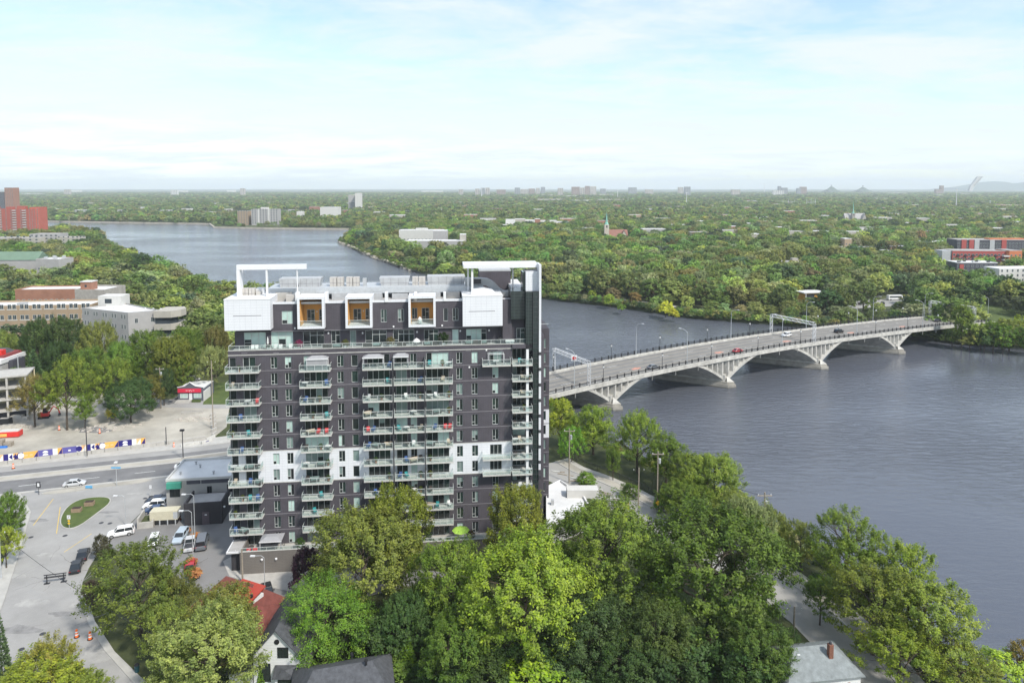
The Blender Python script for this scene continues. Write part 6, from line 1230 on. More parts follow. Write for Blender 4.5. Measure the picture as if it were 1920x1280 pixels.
# ---- left of the boulevard
for a in ((66,703,78,'airy0','rust',800,'rust tinged small tree in the gravel yard'),(126,668,98,'airy1',(0.10,0.165,0.03),806,'tall bright green tree in the gravel yard'),(160,735,44,'tall0','fresh',806,'slim green tree beside the tall bright one in the gravel yard'),(214,672,88,'airy0',(0.10,0.135,0.034),782,'olive green tree in the middle of the gravel yard'),
          (246,712,92,'maple0','dark',793,'dense dark grey green bush tree in the gravel yard'),(286,702,48,'tall0','olive',770,'olive tree at the right end of the yard trees'),(210,760,26,'shrub0','yellow',785,'small yellowing shrub beside the dense dark bush'),(308,688,44,'maple2','dark',760,'dark tree by the driveway to the restaurant'),
          (66,655,46,'cone0','bluegreen',748,'blue green spruce beside the grey shop building'),(8,620,64,'maple1','olive',700,'olive tree at the left edge below the brick institution'),(72,596,62,'maple2','dark',716,'dark round tree in front of the brick institution'),(124,590,74,'maple0',(0.04,0.085,0.028),718,'large dark green tree against the tan brick wing'),
          (192,602,84,'maple1','olive',724,'pale olive tree below the grey wing'),(168,650,70,'maple2','green',738,'mid green tree behind the tall bright yard tree'),(232,640,74,'maple0',(0.08,0.12,0.03),736,'green tree behind the olive yard tree'),(280,618,86,'maple2',(0.075,0.115,0.028),730,'broad green tree below the rounded balconies'),
          (322,628,84,'maple1',(0.105,0.125,0.034),735,'olive green tree behind the driveway poles'),(352,612,64,'maple0','green',715,'green tree left of the tower corner'),(398,648,66,'airy0','sage',735,'grey green tree beside the restaurant'),(405,610,60,'maple1',(0.11,0.125,0.04),708,'olive tree behind the top balcony of the tower'),
          (30,690,50,'maple1','green',745,'green tree behind the concrete frame'),(112,640,60,'maple1','dark',735,'dark tree behind the tall bright yard tree'),(345,665,60,'maple2','green',735,'leafy tree above the cars behind the restaurant')):
    T(a[0],a[1],a[2],0,a[3],a[4],a[6],0.0,base=a[5])
# ---- woods: near stands as single trees, the mass beyond as one wood
import mathutils.geometry as mg
def inpoly(x, y, poly):
    c = False; j = len(poly)-1
    for i in range(len(poly)):
        xi, yi = poly[i]; xj, yj = poly[j]
        if (yi > y) != (yj > y) and x < (xj-xi)*(y-yi)/(yj-yi)+xi: c = not c
        j = i
    return c
FARP = FAR_SHORE+[(-26000,1700),(-26000,30000),(26000,30000),(26000,40)]; NEARP = NEAR_SHORE+[(-2600,1150),(-2600,-60)]
CLEAR = [(1588,1730,555,581),(1770,1930,565,608),(1500,1560,560,572)]
LEFT_FOOT = [(-80,160,296,16,30),(150,340,276,40,34),(20,150,335,14,14),(138,200,325,18,14),(-60,68,480,16,18),(64,116,476,16,18),(-60,145,738,22,40),(-60,75,860,24,5)]
rng2 = np.random.default_rng(5)
shore_f = np.array(FAR_SHORE); shore_n = np.array(NEAR_SHORE)
def dist_poly(x, y, pl):
    a = pl[:-1]; b_ = pl[1:]; d = b_-a; t_ = np.clip(((x-a[:,0])*d[:,0]+(y-a[:,1])*d[:,1])/np.maximum((d**2).sum(1),1e-9),0,1); return np.hypot(x-(a[:,0]+t_*d[:,0]), y-(a[:,1]+t_*d[:,1])).min()
def blocked(x, y, w):
    px = PPX+FPX*x/y; wp = w*0.35*FPX/y
    for (x0,x1,Y,dep) in FOOT:
        if x0-wp < px < x1+wp and Y-max(16, Y*(0.06 if Y < 900 else 0.035))-w*0.3 < y < Y+dep+w*0.4: return True
    for (x0,x1,Y,dep) in ROOFS:
        if x0-wp < px < x1+wp and Y-9-w*0.3 < y < Y+dep+w*0.4: return True
    return False
# flat roofed houses and rows showing between the far trees
ROOFS = []; rh_ = random.Random(77); hm = [(m_beigewall,'beige'),(m_offwhite,'white'),(m_redbrown,'brown brick'),(m_greywall,'grey'),(m_tan,'tan brick')]; hr = [(m_roof_white,'white roofed'),(m_roof_grey,'grey roofed'),(m_roof_white,'white roofed')]
spots = [(1230,418),(1260,432),(1310,424),(1355,410),(1390,428),(1420,415),(1455,440),(1470,404),(1500,425),(1535,412),(1560,436),(1640,418),(1665,408),(1690,430),(1720,420),(1745,410),(1770,432),(1800,418),(1830,408),(1850,428),(1880,415),(1905,425),(1120,425),(1085,440),(1050,420),(1205,445),(1290,450),(1345,446),(1405,455),(1525,448),(1610,440),(1180,412),(1435,424),(900,420),(930,432),(870,412),(700,405),(730,412),(640,402),(610,408),(690,395),(760,402),(820,398),(860,392),(920,398),(960,393),(1000,400),(1100,397),(1150,390),(1210,398),(1270,394),(1330,390),(1395,396),(1450,388),(1520,395),(1570,391),(1650,395),(1710,390),(1765,396),(1815,392),(1870,398),(1910,390),(540,400),(580,394),(420,398),(380,404),(340,398),(300,402),(260,396),(220,402),(180,398),(140,402),(100,398),(650,385),(750,382),(850,384),(980,383),(1120,381),(1250,383),(1350,380),(1480,384),(1600,382),(1700,384),(1840,382),(500,384),(400,386),(280,384),(160,386),(1590,450),(1735,445),(1860,440),(1365,436),(1480,450)]
dup_ = {}
for (px, py) in spots:
    b0_ = P(px, py, FAR_Z); Y = b0_.y
    if not inpoly(b0_.x, b0_.y, FARP) or dist_poly(b0_.x, b0_.y, shore_f) < 25 or any(x0-4 < px < x1+4 and abs(Y-Yf) < 60 for (x0,x1,Yf,_) in FOOT): continue
    wm = rh_.uniform(12,34); dp_ = rh_.uniform(11,16); h_ = rh_.uniform(8.5,11.5); wpx = wm/Y*FPX; (wm_, wn), (rm_, rn) = rh_.choice(hm), rh_.choice(hr); rz_ = rh_.uniform(-0.12,0.12)
    dl = Vector((math.cos(rz_), math.sin(rz_))); nl = Vector((-dl.y, dl.x)); p_ = b0_.xy; pts = [tuple(p_), tuple(p_+dl*wm), tuple(p_+dl*wm+nl*dp_), tuple(p_+nl*dp_)]
    zone = 'beyond the bay' if px < 620 else ('above the dark tower' if px < 1010 else ('near the green spired church' if px < 1240 else ('midway between the two churches' if px < 1480 else ('around the distant grey church' if px < 1680 else 'above the red condominiums'))))
    dist_ = 'far' if Y > 1500 else ('mid distance' if Y > 1000 else 'nearer'); lab = f'{"long" if wm > 24 else ("short" if wm < 17 else "medium")} {wn} {rn} building {zone}, {dist_}'
    polyb('low_building', lab, 'building', pts, FAR_Z, h_, wm_, rm_, 0.5, [(0, max(3,int(wm/4)), 2, 1.5, 1.6, 2.0, 3.6)] if Y < 1300 else (), lab); ROOFS.append((px, px+wpx, Y, dp_))
for (x0_,x1_,yb_) in ((1502,1556,567),(1590,1614,562),(1645,1712,572)): ROOFS.append((x0_, x1_, P(x0_,yb_,FAR_Z).y, 9))
road_xy = np.array([[p.x,p.y] for p, z in path])
cand = []
def lane_noise(x, y): return math.sin(x*0.013+y*0.007)+math.sin(x*-0.006+y*0.017+1.3)
for Y0, Y1, sp, sz in ((250,560,11.0,1.5),(560,1100,12.0,1.5),(1100,2000,14.0,1.4),(2000,3600,20.0,1.6),(3600,8000,38.0,2.2)):
    y = Y0
    while y < Y1:
        half = 0.80*y+25; x = -half
        while x < half:
            xx = x+rng2.uniform(-0.45,0.45)*sp; yy = y+rng2.uniform(-0.45,0.45)*sp; x += sp
            if yy < 1300:
                if inpoly(xx, yy, FARP):
                    ds = dist_poly(xx, yy, shore_f)
                    if ds < 4.5: continue
                    z = FAR_Z
                elif yy > 255 and xx < -20 and inpoly(xx, yy, NEARP):
                    ds = dist_poly(xx, yy, shore_n); z = 0.0
                    if ds < 4: continue
                    px = PPX+FPX*xx/yy
                    if any(x0-6 < px < x1+6 and Y-fr < yy < Y+dep+3 for (x0,x1,Y,dep,fr) in LEFT_FOOT): continue
                else: continue
            else:
                if not inpoly(xx, yy, FARP): continue
                z = FAR_Z; ds = 99
            w = rng2.uniform(8.5,14.5)*sz; h = rng2.uniform(9.5,18.5)*(1.0 if yy < 1100 else 0.85)
            if z == FAR_Z:
                if ds < 16: h *= 0.55; w *= 0.62
                p2 = (PPX+FPX*xx/yy); 
                if np.hypot(road_xy[:,0]-xx-(BN.x*BW/2), road_xy[:,1]-yy-(BN.y*BW/2)).min() < 17 and yy < 470: continue
                pyy = PPY-FPX*math.tan(math.atan2(FAR_Z-CAM_Z, yy)+PITCH)
                if any(x0 < p2 < x1 and y0_ < pyy < y1_ for (x0,x1,y0_,y1_) in CLEAR): 
                    if rng2.random() < 0.8: continue
                if 1040 < p2 < 1300 and ds < 16 and rng2.random() < 0.35: continue
            if 1600 < yy and lane_noise(xx*0.35, yy*0.35) > 1.35: continue
            if blocked(xx, yy, w): continue
            if yy > 600 and rng2.random() < 0.07: continue
            lowf = any(f_[0]-2 < PPX+FPX*xx/yy < f_[1]+2 and f_[2]-75 < yy < f_[2] for f_ in ROOFS)
            if lowf: h = min(h, rng2.uniform(4.5,7.0)); w = min(w, 9.0)
            cand.append((h/yy, xx, yy, z, h, w))
        y += sp
cand.sort(reverse=True)
def in_view(c): px = PPX+FPX*c[1]/c[2]; return -20 < px < 1940
indiv = []; mass = []
LIMIT = 286-NT[0]
for c in cand:
    px = PPX+FPX*c[1]/c[2]; hid = 432 < px < 1010 and c[2] < 560 and c[3] == FAR_Z and px > 560
    if len(indiv) < LIMIT and in_view(c) and not (440 < px < 1005 and c[2] < 640): indiv.append(c)
    else: mass.append(c)
hues = [('green','mid green'),('olive','olive'),('sage','sage'),('dark','dark green'),('fresh','fresh green'),('yellowgreen','yellow green'),('rust','russet'),('bluegreen','blue green')]
wts = np.array([0.25,0.24,0.13,0.11,0.14,0.09,0.012,0.03]); wts /= wts.sum()
src = {}
for i, (s_, x, y, z, h, w) in enumerate(indiv):
    px = PPX+FPX*x/y; hi = int(rng2.choice(len(hues), p=wts)); col, word = hues[hi]
    ds = dist_poly(x, y, shore_f if z == FAR_Z else shore_n)
    if z == 0.0: zone = 'on the left bank ' + ('at the water' if ds < 22 else ('beside the grey wing' if 150 < px < 350 and y < 345 else ('behind the institution' if px < 200 and y > 335 else ('left of the tower corner' if px > 340 else 'between the left bank roofs'))))
    else:
        land_ = [(1030,'left of the tower'),(1075,'beside the white fin'),(1120,'right of the white fin'),(1165,'left of the brownish shore tree'),(1215,'above the brownish shore tree'),(1262,'around the bright yellow tree'),(1310,'right of the bright yellow tree'),(1360,'behind the red bridge car'),(1410,'left of the middle gantry'),(1470,'behind the middle gantry'),(1530,'by the orange pavilion'),(1585,'left of the angular shelter'),(1640,'by the angular shelter'),(1700,'around the camper coach'),(1760,'by the park lawn'),(1830,'at the bridge end'),(5000,'right of the bridge end')]
        zone = next(w_ for lim, w_ in land_ if px < lim)+(' at the far waterline' if ds < 16 else (' one row back' if ds < 34 else ' deep in the far wood'))
    size = ('small' if h < 8.5 else ('tall' if h > 12 else 'middling'))+(' narrow' if w < 9.3 else (' broad' if w > 11.8 else ''))
    lab = f'{size} {word} tree {zone}'.replace('on the left bank between the left bank roofs','between the left bank roofs'); o = tree(f'mid{i%6}', (x,y,z), h, w, tuple(c_/f_ for c_, f_ in zip(PALW[col],(2.2,2.1,1.75))), lab, lab, name='woodland_tree'); 
    src.setdefault(hi, KIDS[o.name][0])
for i in range(7):                                             # the yellow and bright shrubs on the far shore
    px, py, w, h, col, lab = ((1248,592,9,8.5,'yellow','bright yellow tree on the far shore above the bridge'),(1262,597,7,5.5,'yellow','low yellow shrub beside the bright yellow tree'),(1144,573,8,7,'yellowgreen','yellow green tree on the far shore'),(1190,572,8,8,'rust','brownish round tree on the far shore promenade'),(1110,562,6,6,'yellowgreen','small yellowish tree at the far shore near the tower'),(1236,588,6,4,'olive','olive shrub left of the bright yellow tree'),(1165,583,6,4,'fresh','fresh green shrub at the far waterline'))[i]
    p = P(px,py,FAR_Z); tree(f'mid{i%6}', (p.x,p.y,FAR_Z), h, w, col, lab, name='shore_tree')
for a in ((1803,570,44,'green',652,'dense dark green tree at the water beside the bridge end'),(1838,606,46,'olive',655,'olive bush tree right of the bridge end at the water'),(1862,603,50,'fresh',658,'fresh green tree over the water right of the bridge end'),(1892,598,50,'olive',655,'pale olive tree in front of the bending road'),(1922,590,46,'yellowgreen',650,'yellow green tree at the right edge above the water'),(1880,610,50,'green',660,'low green tree at the right waterline'),(1925,612,56,'green',662,'dark bank tree at the right edge'),(1845,615,44,'dark',657,'low dark tree at the waterline right of the bridge'),(1785,615,30,'green',648,'small green bush against the last bridge arch'),(1818,618,36,'olive',654,'small olive bush below the dense tree at the bridge end')):
    p = P(a[0],a[4],-3.2); h_ = D(a[0],a[1],p.y).z+3.2; tree(f'mid{a[0]%6}', (p.x,p.y,-3.2), h_, a[2]*p.y/FPX, a[3], a[5], name='shore_tree')
far_src = []
for i, (px, py, col) in enumerate(((1490,470,'green'),(980,452,'olive'),(1250,455,'dark'))):      # coarse trees of the mass, placed as trees themselves
    p = P(px,py,FAR_Z); o = tree(f'far{i}', (p.x,p.y,FAR_Z), 11, 12, col, f'{["mid green","olive","dark green"][i]} tree standing in the far wood {["behind the depot","left of the church","right of the church"][i]}', name='woodland_tree', trunk=False); far_src.append(KIDS[o.name][0])
def wood(name, label, pts, sources, H0, W0, weights):
    me = bpy.data.meshes.new(name); n = len(pts); me.vertices.add(n); me.vertices.foreach_set('co', np.array([(c[1],c[2],c[3]) for c in pts], dtype=np.float32).ravel())
    sc_ = me.attributes.new('scl','FLOAT_VECTOR','POINT'); sc_.data.foreach_set('vector', np.array([(c[5]/W0,c[5]/W0,c[4]/H0) for c in pts], dtype=np.float32).ravel())
    ro_ = me.attributes.new('rot','FLOAT_VECTOR','POINT'); ro_.data.foreach_set('vector', np.array([(0,0,rng2.uniform(0,6.28)) for _ in pts], dtype=np.float32).ravel())
    ix = me.attributes.new('idx','INT','POINT'); w_ = np.array(weights, float); ix.data.foreach_set('value', rng2.choice(len(sources), n, p=w_/w_.sum()).astype(np.int32))
    tt = me.attributes.new('tint','FLOAT_COLOR','POINT'); hc = rng2.choice(len(hues), n, p=wts); jit = rng2.uniform(0.85,1.15,(n,3)); base_c = np.array([PALW[hues[k][0]] for k in hc]); tt.data.foreach_set('color', np.concatenate([base_c*jit*1.15, np.ones((n,1))], axis=1).astype(np.float32).ravel())
    me.update(); o = link(name, me); tag(o, label, None, None, 'stuff'); o.color = (0,0,0,1)
    ng = bpy.data.node_groups.new(name, 'GeometryNodeTree'); ng.interface.new_socket('Geometry', in_out='INPUT', socket_type='NodeSocketGeometry'); ng.interface.new_socket('Geometry', in_out='OUTPUT', socket_type='NodeSocketGeometry')
    gi = ng.nodes.new('NodeGroupInput'); go = ng.nodes.new('NodeGroupOutput'); ip = ng.nodes.new('GeometryNodeInstanceOnPoints'); jg = ng.nodes.new('GeometryNodeJoinGeometry')
    for s_ in reversed(sources):
        oi = ng.nodes.new('GeometryNodeObjectInfo'); oi.inputs['Object'].default_value = s_; oi.inputs['As Instance'].default_value = True; oi.transform_space = 'ORIGINAL'; ng.links.new(oi.outputs['Geometry'], jg.inputs[0])
    def attr(nm, ty):
        a = ng.nodes.new('GeometryNodeInputNamedAttribute'); a.data_type = ty; a.inputs['Name'].default_value = nm; return a.outputs[0]
    ng.links.new(gi.outputs[0], ip.inputs['Points']); ng.links.new(jg.outputs[0], ip.inputs['Instance']); ip.inputs['Pick Instance'].default_value = True
    ng.links.new(attr('idx','INT'), ip.inputs['Instance Index']); ng.links.new(attr('scl','FLOAT_VECTOR'), ip.inputs['Scale'])
    e2r = ng.nodes.new('FunctionNodeEulerToRotation'); ng.links.new(attr('rot','FLOAT_VECTOR'), e2r.inputs[0]); ng.links.new(e2r.outputs[0], ip.inputs['Rotation'])
    ng.links.new(ip.outputs[0], go.inputs[0]); md = o.modifiers.new('scatter','NODES'); md.node_group = ng; return o
near_mass = [c for c in mass if c[2] < 1250]; far_mass = [c for c in mass if c[2] >= 1250]
ks = sorted(src); wood('riverside_woodland', 'continuous leafy wood covering the far bank and hiding the streets', near_mass, [src[k] for k in ks], 13.0, 11.5, [wts[k] for k in ks])
wood('distant_woodland', 'distant tree cover of the city reaching to the horizon', far_mass, [src[k] for k in ks][:3]+far_src, 12.5, 12, [0.1,0.1,0.05,1,0.8,0.8])
print('TREES', NT[0], len(near_mass), len(far_mass))
# undergrowth on the ground of the near woods: low shrubs as one mass
sh_pts = []
for _ in range(900):
    i = rng2.integers(2, 9); t_ = rng2.uniform(); a = np.array(NEAR_SHORE[i]); b_ = np.array(NEAR_SHORE[i+1]); q = a+(b_-a)*t_; d = (b_-a)/np.linalg.norm(b_-a); nr_ = np.array([-d[1], d[0]]); q = q+nr_*rng2.uniform(0.5,5.5); sh_pts.append((0,q[0],q[1],rng2.uniform(-3.2,-1.0),rng2.uniform(1.2,2.8),rng2.uniform(1.8,3.6)))
for _ in range(1300):
    i = rng2.integers(3, 17); t_ = rng2.uniform(); a = np.array(FAR_SHORE[i]); b_ = np.array(FAR_SHORE[i+1]); q = a+(b_-a)*t_; d = (b_-a)/np.linalg.norm(b_-a); nr_ = np.array([d[1], -d[0]])
    if 10 <= i and q[1] > 590 and rng2.random() < 0.7: continue
    q = q+nr_*rng2.uniform(0.2,5.0); sh_pts.append((0,q[0],q[1],-3.6+rng2.uniform(0,1.2),rng2.uniform(2.0,4.6),rng2.uniform(3,6)))
wood('bank_undergrowth', 'low leafy undergrowth lining both river banks', sh_pts, [src[k] for k in ks], 13.0, 11.5, [wts[k] for k in ks])
# ------------------------------------------------------------------ vehicles
m_tyre = mat('tyre_rubber', (0.02,0.02,0.02), 0.85, 0.1, 3); m_rim = mat('alloy_rim', (0.5,0.5,0.5), 0.35, 0.1, 3, metal=0.7)
m_head = mat('headlight_lens', (0.75,0.76,0.78), 0.15, 0.05, 2); m_tail = mat('tail_light_lens', (0.45,0.015,0.015), 0.2, 0.05, 2); m_cglass = glassy('car_glass', (0.025,0.03,0.035), 0.05)
PAINT = {'silver':(0.52,0.53,0.54),'white':(0.78,0.78,0.77),'black':(0.018,0.019,0.022),'red':(0.42,0.02,0.03),'blue':(0.03,0.06,0.14),'grey':(0.13,0.14,0.155),'pale blue':(0.42,0.49,0.55),'dark blue':(0.02,0.03,0.06),'bright blue':(0.08,0.20,0.45)}
def paint(c): return mat('car_paint_'+c.replace(' ','_'), PAINT[c], 0.28, 0.03, 0.5, spec=0.4, coat=0.25)
CARM = {}
def loft(secs):
    """secs: list of (x, [(y,z)...]) half profiles mirrored; quads between sections"""
    mb = MB(); vs = []; n = None
    for x, hp in secs:
        ring = [(x,y,z) for y,z in hp]+[(x,-y,z) for y,z in reversed(hp)]; n = len(ring); vs += ring
    fs = [(i*n+k, (i+1)*n+k, (i+1)*n+(k+1)%n, i*n+(k+1)%n) for i in range(len(secs)-1) for k in range(n)]+[tuple(range(n)), tuple(range(len(secs)*n-1,(len(secs)-1)*n-1,-1))]
    return mb.add(vs, fs)
def car_meshes(kind):
    if kind in CARM: return CARM[kind]
    if kind == 'sedan': L, Wd, belt, H, hood, cab = 4.6, 1.8, 0.92, 1.45, 0.80, (-1.75,-0.95,0.55,1.25)
    elif kind == 'suv': L, Wd, belt, H, hood, cab = 4.8, 1.92, 1.08, 1.75, 0.98, (-2.25,-2.0,0.55,1.2)
    elif kind == 'van': L, Wd, belt, H, hood, cab = 5.4, 2.0, 1.20, 2.05, 1.10, (-2.62,-2.5,1.1,1.85)
    elif kind == 'pickup': L, Wd, belt, H, hood, cab = 5.6, 1.98, 1.12, 1.82, 1.05, (-0.75,-0.55,0.85,1.5)
    else: L, Wd, belt, H, hood, cab = 4.1, 1.76, 0.95, 1.5, 0.84, (-1.95,-1.6,0.5,1.2)
    w = Wd/2; a = L/2
    def sec(x, zt, ww, zb=0.28): return (x, [(ww*0.90,zb),(ww,zb+0.22),(ww*0.985,zt-0.12),(ww*0.90,zt)])
    rear = belt if kind in ('suv','van','hatch') else belt-0.04
    body = loft([sec(-a,rear-0.22,w*0.86,0.42), sec(-a+0.10,rear-0.03,w*0.95,0.34), sec(-a+0.5,rear,w), sec(cab[0],belt,w), sec(cab[3],belt,w), sec(cab[3]+0.35,hood+0.05,w), sec(a-0.35,hood-0.05,w*0.97), sec(a-0.06,hood-0.2,w*0.9,0.34), sec(a,hood-0.35,w*0.82,0.40)])
    r0, r1, r2, r3 = cab; wt = w*0.78
    gl = MB().add([(r0,-w*0.88,belt-0.02),(r3,-w*0.88,belt-0.02),(r3,w*0.88,belt-0.02),(r0,w*0.88,belt-0.02),(r1,-wt,H-0.05),(r2,-wt,H-0.05),(r2,wt,H-0.05),(r1,wt,H-0.05)], [(0,3,2,1),(4,5,6,7),(0,1,5,4),(1,2,6,5),(2,3,7,6),(3,0,4,7)])
    rf = MB().box(r1-0.05,r2+0.06,-wt-0.03,wt+0.03,H-0.06,H,taper=0.04)
    for s_ in (-1,1):
        for (xb, xt) in ((r0,r1),(r3,r2)): rf.tube([(xb,s_*w*0.89,belt-0.03),(xt,s_*(wt+0.01),H-0.05)],0.05,4,cap=False)
        xm = (r1+r2)/2; rf.tube([(xm,s_*w*0.89,belt-0.03),(xm,s_*(wt+0.01),H-0.05)],0.05,4,cap=False)
    wr = 0.34 if kind in ('sedan','hatch') else 0.38
    ty = MB().xprism([(wr*math.cos(k*math.pi/7),wr*math.sin(k*math.pi/7)) for k in range(14)], -0.11, 0.11); ri = MB().xprism([(wr*0.62*math.cos(k*math.pi/5),wr*0.62*math.sin(k*math.pi/5)) for k in range(10)], -0.125, 0.125)
    CARM[kind] = (L, Wd, wr, hood, rear, body, gl.mesh('windows', m_cglass), rf, ty.mesh('wheel', m_tyre), ri.mesh('rim', m_rim), {}, box_mesh('headlight',-0.12,0.03,-0.2,0.2,-0.07,0.07,m_head), box_mesh('tail_light',-0.03,0.1,-0.17,0.17,-0.1,0.1,m_tail), cab, belt, H)
    return CARM[kind]
def car(kind, colour, loc, rz, label, group=None, cat='car', name='parked_car'):
    L, Wd, wr, hood, rear, body, gm, rf, ty, ri, cache, hl_, tl_, cab, belt, H = car_meshes(kind); o = thing(name, label, cat, loc, rz, group); pm = paint(colour)
    if colour not in cache: cache[colour] = (body.mesh('body', pm), rf.mesh('roof', pm), box_mesh('mirror',-0.1,0.1,-0.1,0.1,-0.07,0.07,pm))
    link('body', cache[colour][0], o); link('windows', gm, o); link('roof', cache[colour][1], o)
    for x in (-L*0.31, L*0.32):
        for s_ in (-1,1): w_ = link('wheel', ty, o, (x, s_*(Wd/2-0.10), wr)); link('rim', ri, w_)
    for s_ in (-1,1):
        link('headlight', hl_, o, (L/2-0.07, s_*(Wd/2-0.32), hood-0.30)); link('tail_light', tl_, o, (-L/2+0.06, s_*(Wd/2-0.26), rear-0.22)); link('mirror', cache[colour][2], o, (cab[3]-0.25, s_*(Wd/2+0.08), belt+0.05))
    if kind == 'pickup': MB().box(-2.65,-0.9,-0.80,0.80,belt-0.02,belt+0.015).build('load_bed', m_darkmet, o)
    return o
def heading(p, q): d = P(*q)-P(*p); return math.atan2(d.y, d.x)
rh = heading((60,921),(250,899))
car('sedan','silver',P(140,910),rh,'silver sedan driving on the boulevard past the grass island', name='driving_car')
car('sedan','white',P(346,877)+Vector((0,0,0.03)),rh,'white sedan on the boulevard half hidden behind the annexe roof', name='driving_car')
ph = heading((205,1005),(250,997))
car('suv','white',P(227,1003),ph+math.pi,'white estate car pulling out of the car park beside the footway', name='driving_car')
hp = heading((268,945),(312,941))
car('sedan','dark blue',P(294,941),hp+math.pi,'dark blue sedan parked nose out, farthest of three beside the annexe')
car('suv','white',P(291,951),hp+math.pi,'white car parked between two dark cars beside the annexe')
car('sedan','blue',P(291,960),hp+math.pi,'blue sedan parked behind the beige container beside the annexe')
vp = heading((360,1030),(372,985))
car('hatch','white',P(289,1018),vp+math.pi,'white hatchback parked beside the airy tree in the car park')
car('suv','pale blue',P(339,1011),vp+math.pi-0.2,'pale blue crossover parked left of the planters', name='parked_car')
car('pickup','silver',P(357,1024),vp,'silver pickup parked by the flower planters', cat='pickup', name='parked_pickup')
car('van','grey',P(379,1022),vp,'dark grey van parked right of the flower planters', cat='van', name='parked_van')
car('hatch','red',P(358,1064),vp,'red hatchback nosed behind the lower flower planter')
bh = heading((141,1075),(163,1020))
car('sedan','black',P(156,1044),bh,'black sedan parked at the kerb, the farther of two black cars')
car('sedan','black',P(144,1066),bh,'black sedan parked at the kerb, the nearer of two black cars')
car('sedan','black',P(501,1112),vp+math.pi+0.15,'black sedan parked beside the red roofed house')
car('suv','black',P(368,706),R(20),'black crossover parked behind the little restaurant'); car('suv','silver',P(362,713),R(18),'silver car parked behind the little restaurant'); car('hatch','white',P(375,694),R(30),'white car on the drive behind the black crossover'); car('sedan','grey',P(338,710),R(60),'grey sedan on the driveway left of the restaurant')
def bcar(kind, c, px, a, rev, label):
    t_ = t_at(px, a); p = br(t_, a, 0.0); return car(kind, c, p, ba+(math.pi if rev else 0), label, 'cars crossing the bridge', name='driving_car')
bcar('sedan','grey',1229,3.2,False,'dark grey car on the bridge nearest the tower'); bcar('sedan','red',1389,3.2,False,'red car on the near lane of the bridge'); bcar('suv','white',1481,13.0,True,'white crossover on the far lane of the bridge beside the gantry')
bcar('suv','black',1581,8.8,False,'black crossover on the bridge right of the gantry'); bcar('sedan','black',1767,8.6,False,'black car near the far end of the bridge')
for i, (px, py, c) in enumerate(((1600,573,'silver'),(1612,571,'black'),(1626,570,'grey'),(1640,568,'white'),(1655,570,'black'))):
    p = P(px,py,FAR_Z+0.07); car('hatch',c,p,R(70),f'{c} car in the far bank park lot, {["first","second","third","fourth","fifth"][i]} from the angular shelter','cars in the park lot')
# small red excavator in the yard
p = P(83,783); ex = thing('small_excavator', 'small red excavator with black cab parked in the gravel yard', 'excavator', p, R(20))
MB().box(-1.4,1.4,-1.0,-0.5,0,0.6).box(-1.4,1.4,0.5,1.0,0,0.6).build('tracks', m_black, ex); MB().box(-1.3,1.3,-0.9,0.9,0.65,1.6,taper=0.08).build('body', m_red, ex); MB().box(-0.2,1.1,-0.8,0.2,1.6,3.0,taper=0.1).build('cab', m_cglass, ex); MB().tube([(1.2,0.4,1.3),(2.4,0.4,3.2),(3.6,0.4,2.2),(3.9,0.4,0.9)],0.18,6).build('boom', m_red, ex); MB().box(3.5,4.2,0.05,0.75,0.3,0.95,taper=0.1).build('bucket', m_darkmet, ex)
# ------------------------------------------------------------------ things standing on the balconies and terraces
rf_ = random.Random(21)
ROW = ['lowest','tenth row','ninth row','eighth row','seventh row','sixth row','fifth row','fourth row','third row','second row','top']   # k = 0 .. 10
STK = {'cl':'the car park corner stack','c2':'the second stack','c3':'the third stack','c4':'the fourth stack','c5':'the fifth stack','cc':'the white fin corner stack'}
def on_tower(name, label, cat, u, v, z, rz=0.0, group='balcony furniture'):
    q = FL+fu*u+fn*v; return thing(name, label, cat, (q.x,q.y,z), FA+rz, group)
m_pw = mat('white_plastic',(0.66,0.66,0.64),0.5,0.05); m_pr = mat('red_plastic',(0.62,0.03,0.035),0.5,0.05); m_pb = mat('dark_wicker',(0.06,0.05,0.045),0.8,0.2); m_pt = mat('tan_cushion',(0.48,0.40,0.30),0.85,0.1); m_pbl = mat('blue_cloth',(0.05,0.11,0.28),0.8,0.1); m_tealp = mat('teal_plastic',(0.03,0.26,0.27),0.5,0.1); m_leafy = m_leaf
FMESH = {}
def chair_parts(o, m, low=False):
    k = ('chair', m.name, low)
    if k not in FMESH:
        h = 0.34 if low else 0.45; FMESH[k] = (box_mesh('seat',-0.30,0.30,-0.30,0.30,h-0.05,h+0.03,m), MB().add([(-0.30,0.26,h),(0.30,0.26,h),(0.30,0.42,h+0.60),(-0.30,0.42,h+0.60),(-0.30,0.32,h),(0.30,0.32,h),(0.30,0.48,h+0.60),(-0.30,0.48,h+0.60)],[(0,1,2,3),(7,6,5,4),(3,2,6,7),(0,4,5,1),(1,5,6,2),(0,3,7,4)]).mesh('backrest',m), box_mesh('leg',-0.03,0.03,-0.03,0.03,0,h-0.05,m), box_mesh('armrest',-0.04,0.04,-0.28,0.3,h+0.2,h+0.25,m))
    s, b_, l, ar = FMESH[k]; link('seat',s,o); link('backrest',b_,o)
    for x in (-0.26,0.26):
        link('armrest',ar,o,(x*1.15,0,0))
        for y in (-0.26,0.26): link('leg',l,o,(x,y,0))
def table_parts(o, m, w=0.6):
    k = ('table', m.name, w)
    if k not in FMESH: FMESH[k] = (MB().lathe([(w,0.68),(w,0.73)],14).mesh('table_top',m), MB().lathe([(0.28,0),(0.05,0.06),(0.05,0.68)],8).mesh('pedestal',m_darkmet))
    link('table_top',FMESH[k][0],o); link('pedestal',FMESH[k][1],o)
